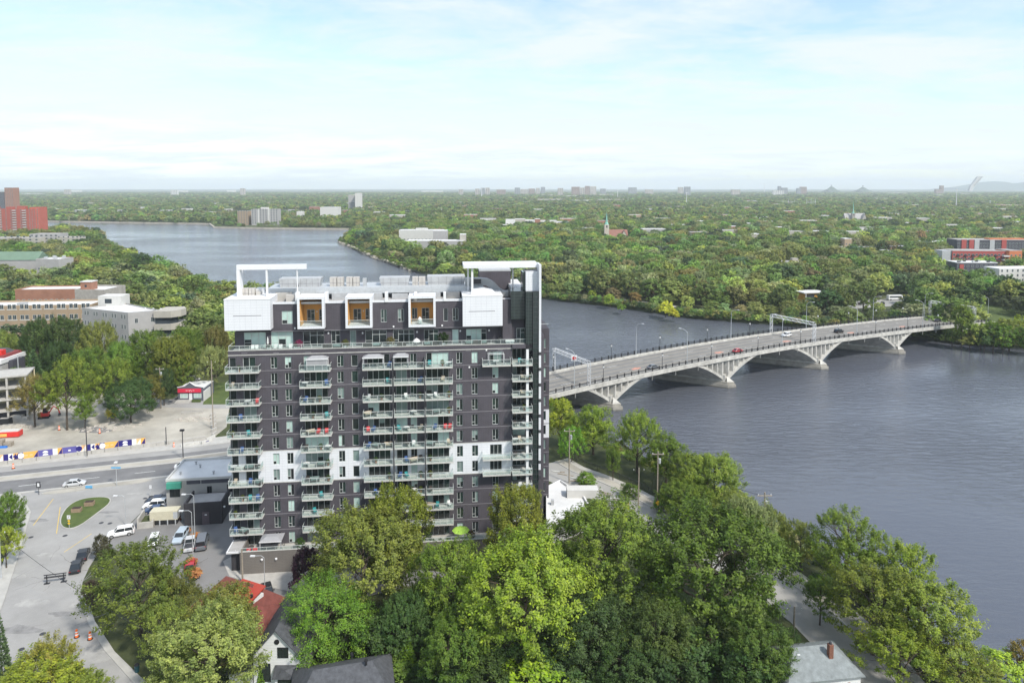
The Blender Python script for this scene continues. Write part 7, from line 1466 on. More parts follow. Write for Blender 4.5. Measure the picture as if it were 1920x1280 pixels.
def sofa_parts(o, m):
    k = ('sofa', m.name)
    if k not in FMESH: FMESH[k] = (box_mesh('base',-0.85,0.85,-0.38,0.38,0.1,0.42,m_pb), box_mesh('cushion',-0.72,0.72,-0.36,0.22,0.42,0.56,m), box_mesh('backrest',-0.85,0.85,0.24,0.42,0.42,0.86,m), box_mesh('armrest',-0.07,0.07,-0.38,0.22,0.42,0.64,m_pb))
    a, b_, c, d = FMESH[k]; link('base',a,o); link('cushion',b_,o); link('backrest',c,o); link('armrest',d,o,(-0.78,0,0)); link('armrest',d,o,(0.78,0,0))
def plant_parts(o, s=1.0, col=(0.07,0.13,0.03), pot=None):
    if 'pot' not in FMESH: FMESH['pot'] = MB().lathe([(0.17,0),(0.24,0.42),(0.26,0.45)],10).mesh('pot',mat('terracotta',(0.33,0.14,0.08),0.8,0.1)); FMESH['potw'] = MB().box(-0.28,0.28,-0.28,0.28,0,0.6,taper=-0.04).mesh('pot',m_pw)
    link('pot',FMESH['potw' if pot else 'pot'],o); c = link('foliage',PROTO['shrub0'][0],o,(0,0,0.32),None,(0.2*s,0.2*s,0.22*s)); c.color = (*col,1)
def put(kind, colname, m, stk, k, fu_, v=-1.15, rz=0.0, extra=''):
    a, b_ = (BCOL[stk][0], BCOL[stk][1]) if stk != 'cc' else (U(961,-1.9), U(998.5,-1.9)); z = fl(k)+0.002
    where = f'{ROW[k]} balcony of {STK[stk]}' if k in (0,10) else f'{ROW[k]} balcony of {STK[stk]}'
    lab = f'{colname} {kind}{extra} on the {where}'; o = on_tower(kind.replace(' ','_'), lab, kind.split()[-1], a+(b_-a)*fu_, v, z, rz)
    if 'chair' in kind: chair_parts(o, m, 'lounge' in kind)
    elif 'table' in kind: table_parts(o, m)
    elif 'sofa' in kind: sofa_parts(o, m)
    elif 'plant' in kind: plant_parts(o, 1.0, m)
    return o
for (stk, k, f) in (('c2',6,0.55),('c2',6,0.83),('c3',6,0.16),('c5',6,0.72),('c5',6,0.88),('cl',8,0.92)):
    put('lounge chair','red',m_pr,stk,k,f,-1.2,rf_.uniform(-.4,.4), ', left one,' if f in (0.55,0.72) else (', right one,' if f in (0.83,0.88) else ''))
used = set()
opts = [('garden chair','white',m_pw),('garden chair','dark',m_pb),('round table','dark',m_pb),('round table','white',m_pw),('garden sofa','tan',m_pt),('garden sofa','grey',m_blind2),('potted plant','leafy green',(0.06,0.12,0.03)),('potted plant','yellow green',(0.16,0.2,0.04)),('garden chair','tan',m_pt),('garden chair','blue',m_pbl),('garden chair','teal',m_tealp)]
for k in range(NR):
    for stk in STK:
        n = rf_.choice((1,2,3,3)) if stk != 'cc' else rf_.choice((1,2,2)); fs_ = [0.16,0.40,0.63,0.86][:]; rf_.shuffle(fs_)
        if stk in ('c2','c5','c3') and k == 6: fs_ = [0.32]; n = 1
        if stk in ('c2','c3','c4') and k == 10: n = 1; fs_ = [0.9]
        for o_ in rf_.sample(opts, n):
            if fs_: put(o_[0], o_[1], o_[2], stk, k, fs_.pop(), rf_.uniform(-1.3,-0.9), rf_.uniform(-0.6,0.6))
# gazebos on the top balconies and terrace
m_gaz = mat('grey_canvas',(0.30,0.30,0.31),0.85,0.08,1.5)
def gazebo(label, u0, u1, v0, v1, z, h=2.1, walls=False, frame=m_white, top=True):
    o = on_tower('gazebo', label, 'gazebo', (u0+u1)/2, (v0+v1)/2, z, group='canvas gazebos on the tower'); w, d = (u1-u0)/2, (v1-v0)/2
    for x in (-w,w):
        for y in (-d,d): MB().box(x-0.04,x+0.04,y-0.04,y+0.04,0,h).build('pole', frame, o)
    if top:
        MB().add([(-w-.15,-d-.15,h),(w+.15,-d-.15,h),(w+.15,d+.15,h),(-w-.15,d+.15,h),(-w*.55,-d*.4,h+.45),(w*.55,-d*.4,h+.45),(w*.55,d*.4,h+.45),(-w*.55,d*.4,h+.45)],[(0,1,5,4),(1,2,6,5),(2,3,7,6),(3,0,4,7),(4,5,6,7),(3,2,1,0)]).build('canopy', m_gaz, o)
        MB().box(-w-.16,w+.16,-d-.17,-d-.13,h-0.16,h+0.02).build('valance', m_white, o)
    else:
        for y in (-d,d): MB().box(-w,w,y-.04,y+.04,h-.08,h).build('beam', frame, o)
        MB().add([(-w,-d,h),(w,-d,h),(w,d,h),(-w,d,h),(0,0,h+.4)],[(0,1,4),(1,2,4),(2,3,4),(3,0,4)]).build('clear_roof', m_rail_glass, o)
    if walls: MB().box(-w+.05,w-.05,-d-.02,-d+.01,0.02,h-0.05).build('curtain', m_gaz, o)
    else:
        for x in (-w,w): MB().box(x-.12,x+.12,-d-.06,-d+.06,0.02,h-0.05,taper=0.02).build('tied_curtain', m_gaz, o)
z = fl(10)+0.002
gazebo('grey curtained gazebo filling the top balcony of the second stack from the car park', U(578,-1.2), U(616,-1.2), -1.6, -0.35, z, 2.1, True)
gazebo('grey gazebo with tied curtains on the top balcony of the third stack', U(683,-1.2), U(720,-1.2), -1.65, -0.35, z, 2.1)
gazebo('smaller grey gazebo on the top balcony of the fourth stack', U(740,-1.2), U(766,-1.2), -1.65, -0.35, z, 2.15)
gazebo('white framed glass topped pergola on the top right balcony', U(916,-1.2), U(945,-1.2), -1.45, -0.3, z, 2.1, top=False)
gazebo('long grey gazebo on the podium terrace beside the corner balconies', U(489,-3,1015), U(528,-3,1015), -3.6, -0.9, PZ+0.03, 2.4, frame=m_darkmet)
# podium terrace
tz_ = PZ+0.025
for i, x in enumerate((465,478)): o = on_tower('lounge_chair', f'red lounge chair at the podium railing, {["nearer the canopy","nearer the grey gazebo"][i]}', 'chair', U(x,-3.9,1030), -3.9, tz_, 0.2*i); chair_parts(o, m_pr, True); o.scale = (1.3,)*3
o = on_tower('round_table', 'dark round table on the podium terrace behind the red chairs', 'table', U(470,-2,1020), -2.0, tz_); table_parts(o, m_pb)
o = on_tower('round_shrub', 'clipped round shrub in a pot on the podium terrace', 'shrub', U(563,-3,1015), -2.8, tz_); plant_parts(o, 2.2, (0.07,0.15,0.03), 1)
o = on_tower('patio_parasol', 'open lime green parasol on the podium terrace', 'parasol', U(864,-3.2,1000), -3.2, tz_); MB().lathe([(1.65,2.35),(1.2,2.62),(0.06,2.9)],8).build('canopy', mat('lime_canvas',(0.36,0.58,0.08),0.8,0.05), o); MB().lathe([(0.3,0),(0.05,0.1),(0.03,2.85)],8).build('pole', m_steel, o)
o = on_tower('ornamental_grass', 'tuft of brown ornamental grass beside the green parasol', 'plant', U(884,-3,1000), -2.8, tz_); plant_parts(o, 1.8, (0.17,0.13,0.04), 1)
o = on_tower('round_shrub', 'dark green shrub on the podium terrace left of the parasol', 'shrub', U(802,-3,1000), -2.6, tz_); plant_parts(o, 2.0, (0.04,0.08,0.025), 1)
for i, x in enumerate((812,826,843)): o = on_tower('potted_plant', f'potted plant on the podium railing, {["first","second","third"][i]} left of the green parasol', 'plant', U(x,-4,1010), -4.0, tz_); plant_parts(o, 1.2, (0.09,0.14,0.04), 1)
# roof terrace
rt_ = TZ+0.005
for i, x in enumerate((516,526,545,474,482)):
    o = on_tower('deck_chair', f'white deck chair on the roof terrace, {["first","second","third","fourth","fifth"][i]} of those before the pale windows', 'chair', U(x,1.3,650), 1.3, rt_, 0.1*i); chair_parts(o, m_pw, True)
for i, (x, s, c, w) in enumerate(((561,1.7,(0.42,0.09,0.16),'pink flowering'),(648,1.6,(0.15,0.17,0.05),'yellowish'),(733,1.9,(0.22,0.2,0.07),'golden grass'),(832,2.6,(0.045,0.09,0.03),'dark conifer'),(505,1.0,(0.05,0.09,0.03),'small dark'),(555,1.0,(0.07,0.1,0.03),'low green'))):
    o = on_tower('terrace_planter', f'{w} plant in a pale planter on the roof terrace', 'plant', U(x,1.1,650), 1.1, rt_); plant_parts(o, s, c, 1)
for i, x in enumerate((614,632,690,705,753,803,815,880,895,905)):
    o = on_tower('terrace_sofa', f'dark garden sofa on the roof terrace, {["first","second","third","fourth","fifth","sixth","seventh","eighth","ninth","tenth"][i]} from the pink flowers', 'sofa', U(x,1.4,650), 1.4, rt_, 0); sofa_parts(o, m_blind2 if i%2 else m_pb)
o = on_tower('closed_parasol', 'closed white parasol on the roof terrace before the pale windows', 'parasol', U(502,1.4,640), 1.4, rt_); MB().lathe([(0.3,0),(0.04,0.08),(0.04,1.0)],8).build('pole', m_steel, o); MB().lathe([(0.06,0.9),(0.17,1.2),(0.13,2.0),(0.03,2.5)],8).build('furled_canvas', m_pw, o)
o = on_tower('tilted_parasol', 'white parasol tipped over the roof terrace railing', 'parasol', U(781,1.2,645), 1.3, rt_); MB().lathe([(0.8,0.9),(0.5,1.3),(0.05,1.6)],8).build('canvas', m_pw, o); MB().lathe([(0.25,0),(0.04,0.05),(0.04,1.5)],8).build('pole', m_steel, o)
o = on_tower('barbecue', 'black barbecue grill on the roof terrace beside the stair block', 'barbecue', U(944,2.0,640), 1.9, rt_); MB().box(-1.1,1.1,-0.35,0.35,0.75,1.25,taper=0.1).build('hood', m_black, o); MB().box(-1.2,1.2,-0.3,0.3,0.1,0.7).build('cabinet', m_darkmet, o)
o = on_tower('patio_table', 'white covered table on the roof terrace corner', 'table', U(956,0.9,650), 1.0, rt_); MB().box(-0.9,0.9,-0.45,0.45,0.6,0.85,taper=0.08).build('cover', m_pw, o); MB().box(-0.7,0.7,-0.35,0.35,0,0.6).build('base', m_pw, o)
o = on_tower('white_bistro_set', 'white outdoor table under the glass topped pergola', 'table', U(930,-1.0), -0.9, fl(10)+0.002); table_parts(o, m_pw)
o = on_tower('niche_sunshade', 'folded white sunshade in the right hand ochre balcony box', 'parasol', U(787,1.9,600), 2.2, Zf(790,612.5,1.2)+0.44); MB().lathe([(0.5,0.1),(0.4,0.9),(0.05,1.3)],7).build('canvas', m_pw, o); MB().lathe([(0.25,0),(0.25,0.1)],8).build('base', m_darkmet, o)
# ------------------------------------------------------------------ street furniture and yard
# painted hoarding panels standing on concrete barriers along the boulevard
m_navy = mat('navy_print',(0.022,0.018,0.16),0.6,0.05); m_violet = mat('violet_print',(0.11,0.10,0.32),0.6,0.05); m_amber = mat('amber_print',(0.75,0.42,0.10),0.6,0.05); m_peach = mat('peach_print',(0.80,0.48,0.24),0.6,0.05); m_pwhite = mat('white_print',(0.78,0.77,0.74),0.6,0.04)
hpts = [(-22,875.5),(0,873),(272,838.5)]
ha, hb = P(-12,874,0), P(273,838.5,0); hd = (hb-ha); hL = hd.length; hd.normalize(); hang = math.atan2(hd.y,hd.x); PWID = hL/32; npan = 32
blk = MB().xprism([(-1.45,0),(1.45,0),(1.45,0.95),(-1.45,0.95)], -0.25, 0.25).mesh('barrier_block', m_conc)
nb = int((P(400,826,0)-ha).length/3.0)
for i in range(nb):
    c = ha+hd*(1.5+i*3.0)+Vector((0,0,0.135)); o = tag(link('concrete_barrier', blk, None, c, hang), 'pale concrete barrier block in the row along the boulevard footway', 'barrier', 'concrete barriers along the boulevard')
pat = 'CYNKTOAATVMVWTVRVCYNKTOAATNMNWYT'
hb_ = thing('painted_hoarding', 'long navy, amber and white geometric hoarding on the barriers along the boulevard', 'hoarding', ha+Vector((0,0,1.09)), hang)
for i in range(npan):
    x = i*PWID; k = pat[i%len(pat)]; h_ = 1.55; y0, y1 = -0.05, 0.05
    bgm = {'C':m_pwhite,'T':m_amber,'N':m_navy,'K':m_pwhite,'O':m_navy,'A':m_amber,'M':m_violet,'V':m_violet,'B':m_pwhite,'W':m_pwhite,'Y':m_peach,'R':m_violet}[k]
    pn = MB().box(x,x+PWID,y0,y1,0,h_).build('panel', bgm, hb_); ms_ = MB(); fy = y0-0.012
    if k in 'CBO': ms_.add([(x+PWID/2+0.72*math.cos(t_*math.pi/8),fy,h_/2+0.72*math.sin(t_*math.pi/8)) for t_ in range(16)], [tuple(range(16))]); mm = m_pwhite if k == 'O' else m_navy
    elif k in 'TY': ms_.add([(x+0.05,fy,0.03),(x+PWID-0.05,fy,0.03),(x+PWID-0.05,fy,h_-0.03)], [(0,1,2)]); mm = m_navy if k == 'T' else m_pwhite
    elif k == 'K':
        for s_ in (0,0.8): ms_.add([(x+0.1+s_,fy,h_/2),(x+0.85+s_,fy,0.05),(x+0.85+s_,fy,h_-0.05)], [(0,1,2)])
        mm = m_navy
    elif k == 'A': ms_.add([(x+0.3,fy,h_*0.35),(x+PWID-0.1,fy,h_*0.35),(x+PWID-0.1,fy,h_*0.6),(x+0.3,fy,h_*0.6)], [(0,1,2,3)]); mm = m_peach
    elif k == 'R': ms_.add([(x+0.25,fy,h_*0.3),(x+PWID-0.25,fy,h_*0.3),(x+PWID-0.25,fy,h_*0.55),(x+0.25,fy,h_*0.55)], [(0,1,2,3)]); mm = m_pwhite
    elif k == 'M':
        for zz_ in (0.15,0.8): ms_.add([(x+PWID/2+0.62*math.cos(t_*math.pi/8),fy,zz_+0.55*math.sin(t_*math.pi/8)) for t_ in range(9)], [tuple(range(9))])
        mm = m_pwhite
    else: continue
    ms_.build('painted_shape', mm, pn)
def post(name, label, cat, loc, h, r=0.06, m=m_steel, group=None, rz=0.0):
    o = thing(name, label, cat, loc, rz, group); MB().tube([(0,0,0),(0,0,h)],[r,r*0.8],7).build('pole', m, o); return o
# dark lighting columns
for px, py, h_, lab in ((163.5,858,9.5,'dark lighting column standing at the painted hoarding'),(343.5,861,7.6,'dark lighting column with a flood lamp on the boulevard median'),(312,836,5.2,'short dark column behind the barriers')):
    o = post('lighting_column', lab, 'lamp post', P(px,py), h_, 0.13, m_darkmet)
    MB().box(-0.2,0.2,-0.2,0.2,0,0.5).build('base', m_conc, o)
    if '8.' in str(h_) or px > 330: MB().box(-0.5,0.5,-0.35,0.2,h_-0.2,h_+0.25).build('flood_lamp', m_black, o)
# lamps at the junction: pale columns with double heads
for px, py, h_, lab in ((362,1048,9.0,'pale lamp standing among the flower planters in the car park'),(366,1018,9.5,'pale lamp with curved arm behind the planters in the car park'),(236,985,6.0,'short pale post at the car park entrance'),(497,1120,7.0,'pale lamp beside the black sedan and red roofed house')):
    o = post('car_park_lamp', lab, 'lamp post', P(px,py), h_, 0.07, m_steel); MB().tube([(0,0,h_),(-0.5,0,h_+0.35),(-1.6,0,h_+0.3)],0.05,5).build('arm', m_steel, o); MB().box(-2.3,-1.5,-0.15,0.15,h_+0.2,h_+0.38).build('lamp_head', m_white, o)
# overhead street name signs on the boulevard
o = post('street_sign', 'blue street name sign on a pale post by the splitter island', 'sign', P(219,911), 5.6, 0.08, m_steel); MB().box(-1.1,1.1,-0.06,-0.02,4.2,4.6).build('sign_plate', mat('sign_blue',(0.12,0.38,0.62),0.5,0.05), o); MB().box(-0.3,0.3,-0.3,0.3,5.5,5.8).build('top_lamp', m_white, o)
o = post('blue_bike_rack', 'small blue street sign lying low beside the boulevard kerb', 'sign', P(167,917), 1.0, 0.05, m_steel); MB().box(-0.8,0.8,-0.05,0.0,0.3,0.9).build('sign_plate', MATS['sign_blue'], o)
o = post('post_sign', 'dark sign board on a post at the tip of the splitter island', 'sign', P(73,927), 2.6, 0.06, m_darkmet); MB().box(-0.5,0.5,-0.06,-0.02,1.6,3.0).build('sign_plate', m_darkmet, o); MB().box(-0.25,0.25,-0.075,-0.062,1.9,2.7).build('white_arrow', m_white, o)
o = post('traffic_sign', 'white and yellow traffic sign on the grass island', 'sign', P(130,991)+Vector((0,0,0.17)), 2.6, 0.05, m_steel); MB().box(-0.35,0.35,-0.06,-0.03,1.9,2.7).build('white_plate', m_white, o)
for k in range(2): MB().add([(-0.3,-0.05,1.55-k*0.55),(0,-0.05,1.3-k*0.55),(0.3,-0.05,1.55-k*0.55),(0,-0.05,1.8-k*0.55)], [(0,1,2,3)]).build('yellow_chevron', mat('sign_yellow',(0.8,0.5,0.03),0.5,0.05), o)
MB().tube([(-0.16,-0.065,2.1),(0.0,-0.065,2.4),(0.16,-0.065,2.55)],0.04,4).build('arrow', m_black, o)
o = post('parking_sign', 'small white parking sign by the parked cars at the annexe', 'sign', P(283,932), 2.8, 0.05, m_steel); MB().box(-0.25,0.25,-0.05,-0.02,2.0,2.8).build('sign_plate', m_white, o); MB().lathe([(0.45,0),(0.45,0.25),(0.2,0.35)],10).build('base', m_darkmet, o)
# wooden planters on the island
m_plank = mat('planter_timber',(0.30,0.22,0.15),0.85,0.2,3)
for px, py, w in ((168,948,'the right hand'),(144,960,'the left hand')):
    o = thing('timber_planter', f'grey timber planter box with dark soil on the grass island, {w} one', 'planter', P(px,py)+Vector((0,0,0.175)), R(10), 'planters on the grass island')
    for i in range(3): MB().box(-0.9,0.9,-0.55,0.55,0.03+i*0.27,0.27+i*0.27).build('board_course', m_plank, o)
    MB().box(-0.8,0.8,-0.45,0.45,0.80,0.9).build('soil', mat('dark_soil',(0.05,0.035,0.028),0.95,0.3,4), o)
# trestle barrier, cones
o = thing('road_trestle', 'black and grey road trestle barrier standing in the side street', 'barrier', P(104,1092), R(14)); MB().box(-1.7,1.7,-0.06,0.06,1.0,1.28).build('top_board', m_darkmet, o); MB().box(-1.75,1.75,-0.05,0.07,1.5,1.65).build('upper_board', m_darkmet, o)
for s_ in (-1.3,1.3): MB().box(s_-0.06,s_+0.06,-0.06,0.06,0,1.6).box(s_-0.45,s_+0.45,-0.25,0.25,0,0.12).build('leg', m_black, o)
cone = thing('traffic_cone', 'x', 'traffic drum'); MB().lathe([(0.26,0.08),(0.25,0.4)],10).build('lower_band', m_orange, cone); MB().lathe([(0.25,0.4),(0.22,0.6)],10).build('white_band', m_white, cone); MB().lathe([(0.22,0.6),(0.20,0.8)],10).build('middle_band', m_orange, cone); MB().lathe([(0.2,0.8),(0.18,0.98)],10).build('upper_white_band', m_white, cone); MB().lathe([(0.18,0.98),(0.15,1.25),(0.06,1.3)],10).build('top_band', m_orange, cone); MB().lathe([(0.42,0),(0.42,0.08)],10).build('base', m_black, cone)
cf = [cone]
for px, py, lab in ((144,1194,'orange and white traffic drum standing on the side street asphalt'),(169,1198,'orange and white traffic drum at the footway kerb beside the other drum'),(337,974,'orange traffic drum beside the black garage'),(25,878,'orange drum at the foot of the painted hoarding'),(326,838,'orange drum in the gravel yard by the short column'),(1177,952,'orange drum on the riverside works'),(187,812,'orange and white drum on the gravel heap'),(111,806,'orange drum near the rust tinged tree')):
    o = cf.pop() if cf else clone(cone, (0,0,0), 0); o.location = P(px,py); tag(o, lab, None, 'traffic drums')
o = post('warning_sign', 'grey warning sign on two posts at the footway', 'sign', P(183,1196), 1.9, 0.04, m_steel); MB().box(-0.35,0.35,-0.05,-0.02,1.2,1.9).build('sign_plate', m_steel, o)
o = thing('litter_bin', 'dark teal litter bin on the pale footway', 'bin', P(257,1260)+Vector((0,0,0.15))); MB().lathe([(0.3,0),(0.36,0.9),(0.36,1.0)],10).build('body', mat('teal_bin',(0.02,0.07,0.085),0.5,0.1), o); MB().lathe([(0.38,1.0),(0.3,1.12),(0.1,1.2)],10).build('lid', m_black, o)
# flower planters in the car park
m_flower = mat('coral_flowers',(0.50,0.13,0.08),0.8,0.4,6,col2=(0.28,0.22,0.05))
def planter_flowers(loc, label, s_=1.0):
    o = thing('flower_planter', label, 'planter', loc, 0, 'flower planters in the car park'); MB().lathe([(0.42*s_,0),(0.6*s_,0.8*s_),(0.64*s_,0.9*s_)],12).build('tub', m_darkmet, o); g = np.random.default_rng(int(abs(loc.x)*10)); mb = MB()
    for _ in range(260):
        d = g.normal(size=3); d /= np.linalg.norm(d); d[2] = abs(d[2]); p = d*np.array([1.0,1.0,0.75])*s_*g.uniform(0.75,1.05)+np.array([0,0,0.85*s_]); a = g.normal(size=3)*0.16*s_; b_ = g.normal(size=3)*0.16*s_; mb.add([p-a,p+b_,p+a,p-b_],[(0,1,2,3)])
    mb.build('flowers', m_flower, o)
planter_flowers(P(364,1086),'large tub of coral flowers nearest the red roofed house',1.15); planter_flowers(P(358,1064),'tub of coral flowers behind the nearest tub',1.0); planter_flowers(P(366,1016),'tub of coral flowers between the pickup and the van',1.0); planter_flowers(P(351,1000),'small flower tub beside the pale lamp',0.7)
# container, concrete bins
q0, q1 = P(281,986), P(333,983); cd = (q1-q0).normalized(); o = thing('beige_container', 'beige roofed container on dark legs beside the parked cars', 'container', q0, math.atan2(cd.y,cd.x)); Lc = (q1-q0).length
MB().box(0,Lc,0,2.3,1.1,2.9).build('box', mat('beige_steel',(0.55,0.51,0.38),0.6,0.08,1), o); MB().box(0.1,Lc-0.1,0.1,2.2,0.3,1.1).build('dark_base', m_black, o); MB().box(Lc-0.8,Lc+0.02,-0.02,2.32,1.3,2.7).build('grey_grille', m_steel, o)
for i in range(4): MB().box(0.3+i*(Lc-0.8)/3,0.5+i*(Lc-0.8)/3,-0.05,0.1,0,1.1).build('leg', m_steel, o)
q0 = P(257,992); o = thing('concrete_enclosure', 'low concrete walled enclosure holding dark waste beside the beige container', 'enclosure', q0, R(12)); MB().box(0,0.3,0,4.2,0,2.2).box(0.3,3.0,0,0.3,0,1.3).box(2.7,3.0,0.3,4.2,0,1.5).build('walls', m_conc, o); MB().box(0.35,2.65,0.35,4,0,0.9).build('waste', m_soil, o)
# yard: rubble heaps, red skip, fence-less barriers, kiosks
def heap(name, label, px, py, rx, ry, h, m, seed):
    g = np.random.default_rng(seed); p = P(px,py); o = tag(link(name, None), label, 'heap', None); o.location = p; mb = MB(); n = 14; vs = [(0,0,h)]; fs = []
    for j, (f, z) in enumerate(((0.35,0.8),(0.7,0.35),(1.0,-0.02))):
        for k in range(n): a = 2*math.pi*k/n; r_ = f*g.uniform(0.8,1.15); vs.append((rx*r_*math.cos(a), ry*r_*math.sin(a), h*z*g.uniform(0.75,1.2) if z > 0 else -0.05))
    fs += [(0,1+k,1+(k+1)%n) for k in range(n)]+[(1+j*n+k,1+(j+1)*n+k,1+(j+1)*n+(k+1)%n,1+j*n+(k+1)%n) for j in range(2) for k in range(n)]; mb.add(vs,fs).build('mound', m, o)
    mb = MB()
    for _ in range(60):
        a = g.uniform(0,6.28); r_ = g.uniform(0,1.05); x, y = rx*r_*math.cos(a), ry*r_*math.sin(a); s_ = g.uniform(0.12,0.42); z = max(h*(1-r_)*0.9,0)
        mb.box(x-s_,x+s_,y-s_*0.7,y+s_*0.7,z-0.1,z+s_*g.uniform(0.6,1.2),taper=s_*0.2)
    q = mb.build('rubble', mat('pale_rubble',(0.46,0.42,0.37),0.9,0.25,0.8), o); q['kind'] = 'stuff'; return o
heap('rubble_heap','pale rubble heap below the dense dark bush in the yard',215,800,7.5,3.2,1.4,m_gravel,1); heap('gravel_heap','dark grey gravel heap in front of the rubble in the yard',180,806,5.5,2.6,1.1,mat('dark_gravel',(0.18,0.175,0.17),0.95,0.2,2),2); heap('rubble_heap','rubble heap behind the red skip at the yard edge',22,803,6,2.6,1.3,m_gravel,3); heap('rubble_heap','brick and rubble heap by the yard corner at the bollards',365,786,6,2.2,0.9,m_gravel,4)
p = P(20,818); o = thing('red_skip', 'red and yellow waste skip at the left of the gravel yard', 'skip', p, R(10)); MB().box(-2.6,2.6,-1.1,1.1,0.2,1.6).build('body', m_red, o); MB().box(-2.4,2.4,-0.9,0.9,1.6,1.85).build('load', m_offwhite, o); MB().box(-2.62,-0.4,-1.12,-1.1,0.4,1.2).build('yellow_panel', m_amber, o)
p = P(9,836); o = thing('pallet_stack', 'stack of grey crates with a blue tarpaulin at the yard edge', 'crates', p, R(8)); MB().box(-1.8,-0.2,-0.8,0.8,0,1.8).build('crate', m_wood_pole, o); MB().box(0.1,1.9,-0.8,0.8,0,1.1).build('crate', m_wood_pole, o); MB().box(-0.6,1.3,-1.6,-0.9,0,0.5,taper=0.15).build('tarpaulin', mat('blue_tarpaulin',(0.03,0.16,0.5),0.5,0.1), o)
for i, (px, py, s_, lab) in enumerate(((33,788,1.3,'large pale concrete block beside the concrete frame'),(46,788,0.9,'small pale concrete block beside the large one'),(9,795,1.4,'black container box by the concrete frame'))):
    o = thing('concrete_block' if i < 2 else 'site_box', lab, 'block', P(px,py), R(6)); MB().box(-s_*1.2,s_*1.2,-s_*0.7,s_*0.7,0,s_*1.25,taper=0.05).build('body', m_conc if i < 2 else m_black, o); MB().box(-s_*0.8,s_*0.8,-s_*0.3,s_*0.3,s_*1.25,s_*1.25+0.1).build('cap', m_conc, o)
for i, (px, py, rz_) in enumerate(((352,836,R(20)),(362,834,R(22)),(388,830,R(60)),(395,824,R(75)))):
    o = thing('jersey_barrier', ['loose white barrier on the yard edge, first of a pair','loose white barrier on the yard edge, second of a pair','tilted white barrier with blue mark at the yard corner','white barrier at the end of the yard corner'][i], 'barrier', P(px,py), rz_); MB().add([(-1.6,-0.35,0),(1.6,-0.35,0),(1.6,0.35,0),(-1.6,0.35,0),(-1.6,-0.1,0.95),(1.6,-0.1,0.95),(1.6,0.1,0.95),(-1.6,0.1,0.95)], [(0,3,2,1),(4,5,6,7),(0,1,5,4),(1,2,6,5),(2,3,7,6),(3,0,4,7)]).build('block', m_conc_pale, o); MB().box(-0.5,0.5,-0.24,-0.2,0.35,0.6).build('stripe', m_navy if i == 2 else m_conc, o)
for i in range(13):
    f = i/12; a = P(348,776).lerp(P(398,772), f) if i < 7 else P(398,772).lerp(P(402,815), (i-6)/6); tag(link('kerb_block', blk, None, a, R(4) if i < 7 else R(80), (0.75,0.9,0.8)), 'pale low block in the row bounding the right end of the gravel yard', 'barrier', 'low blocks bounding the yard')
for i in range(12): tag(link('kerb_block', blk, None, P(100+i*17.5,757.5-0.0*i), R(1), (0.95,0.8,0.7)), 'pale low block in the row between the gravel yard and the back street', 'barrier', 'low blocks along the back street')
# utility poles
def upole(px, py, h, lab, m=m_wood_pole, z=0.0, arm=True):
    o = post('utility_pole', lab, 'utility pole', P(px,py,z), h, 0.16, m)
    if arm: MB().box(-1.3,1.3,-0.08,0.08,h-0.7,h-0.55).build('crossarm', m, o); MB().lathe([(0.28,h-2.6),(0.28,h-1.6),(0.1,h-1.5)],8,(0.38,0,0)).build('transformer', m_steel, o)
    for s_ in (-1.1,0,1.1): MB().lathe([(0.06,h-0.55),(0.06,h-0.3)],6,(s_,0,0)).build('insulator', m_white, o)
    return o
upole(1067,905,13.0,'timber utility pole with transformer beside the rear wing of the tower'); upole(1197,948,8.5,'plain short timber pole at the riverside fence', arm=False); upole(1232,957,13.0,'timber utility pole carrying the yellow road sign'); upole(1430,1075,15,'timber utility pole in front of the water by the silvery maple'); upole(1488,1195,5,'thin grey post beside the grey roofed house', arm=False)
upole(302,765,13,'timber utility pole with transformer at the driveway',m_wood_pole); upole(400,805,20,'tall timber pole beside the restaurant lawn',m_wood_pole, arm=False); upole(37,745,14,'thin steel pole beside the concrete frame',m_steel, arm=False); upole(2,1085,9,'grey utility pole at the left edge',m_steel, arm=False); upole(455,1090,6,'short leaning timber pole beside the red roofed house', arm=False)
o = post('warning_diamond', 'yellow diamond warning sign at the riverside street', 'sign', P(1233,962), 2.6, 0.05, m_steel); MB().add([(-0.55,-0.2,2.4),(0,-0.2,1.85),(0.55,-0.2,2.4),(0,-0.2,2.95),(-0.55,-0.17,2.4),(0,-0.17,1.85),(0.55,-0.17,2.4),(0,-0.17,2.95)], [(0,1,2,3),(7,6,5,4)]).build('diamond_plate', MATS['sign_yellow'], o); MB().tube([(0.0,-0.22,2.1),(0.0,-0.22,2.6)],0.05,4).build('arrow', m_black, o)
# cables between utility poles
def cable(a, b, sag, label):
    a, b = Vector(a), Vector(b); o = tag(MB().tube([a.lerp(b, k/12)-Vector((0,0,sag*4*(k/12)*(1-k/12))) for k in range(13)], 0.035, 4).build('overhead_cable', m_black), label, 'cable', 'overhead cables')
pA, pB, pC = P(1067,905), P(1232,957), P(1430,1075)
cable(pA+Vector((0,0,12.4)), pB+Vector((0,0,12.4)), 0.8, 'overhead cable from the tower pole to the road sign pole'); cable(pB+Vector((0,0,12.4)), pC+Vector((0,0,14.3)), 0.9, 'overhead cable from the road sign pole towards the silvery maple'); cable(pC+Vector((0,0,14.3)), P(1650,1330)+Vector((0,0,11)), 1.0, 'overhead cable running through the forked tree')
cable(P(2,1085)+Vector((0,0,8.6)), P(330,1330)+Vector((0,0,9)), 1.2, 'overhead cable crossing the side street at the bottom left')
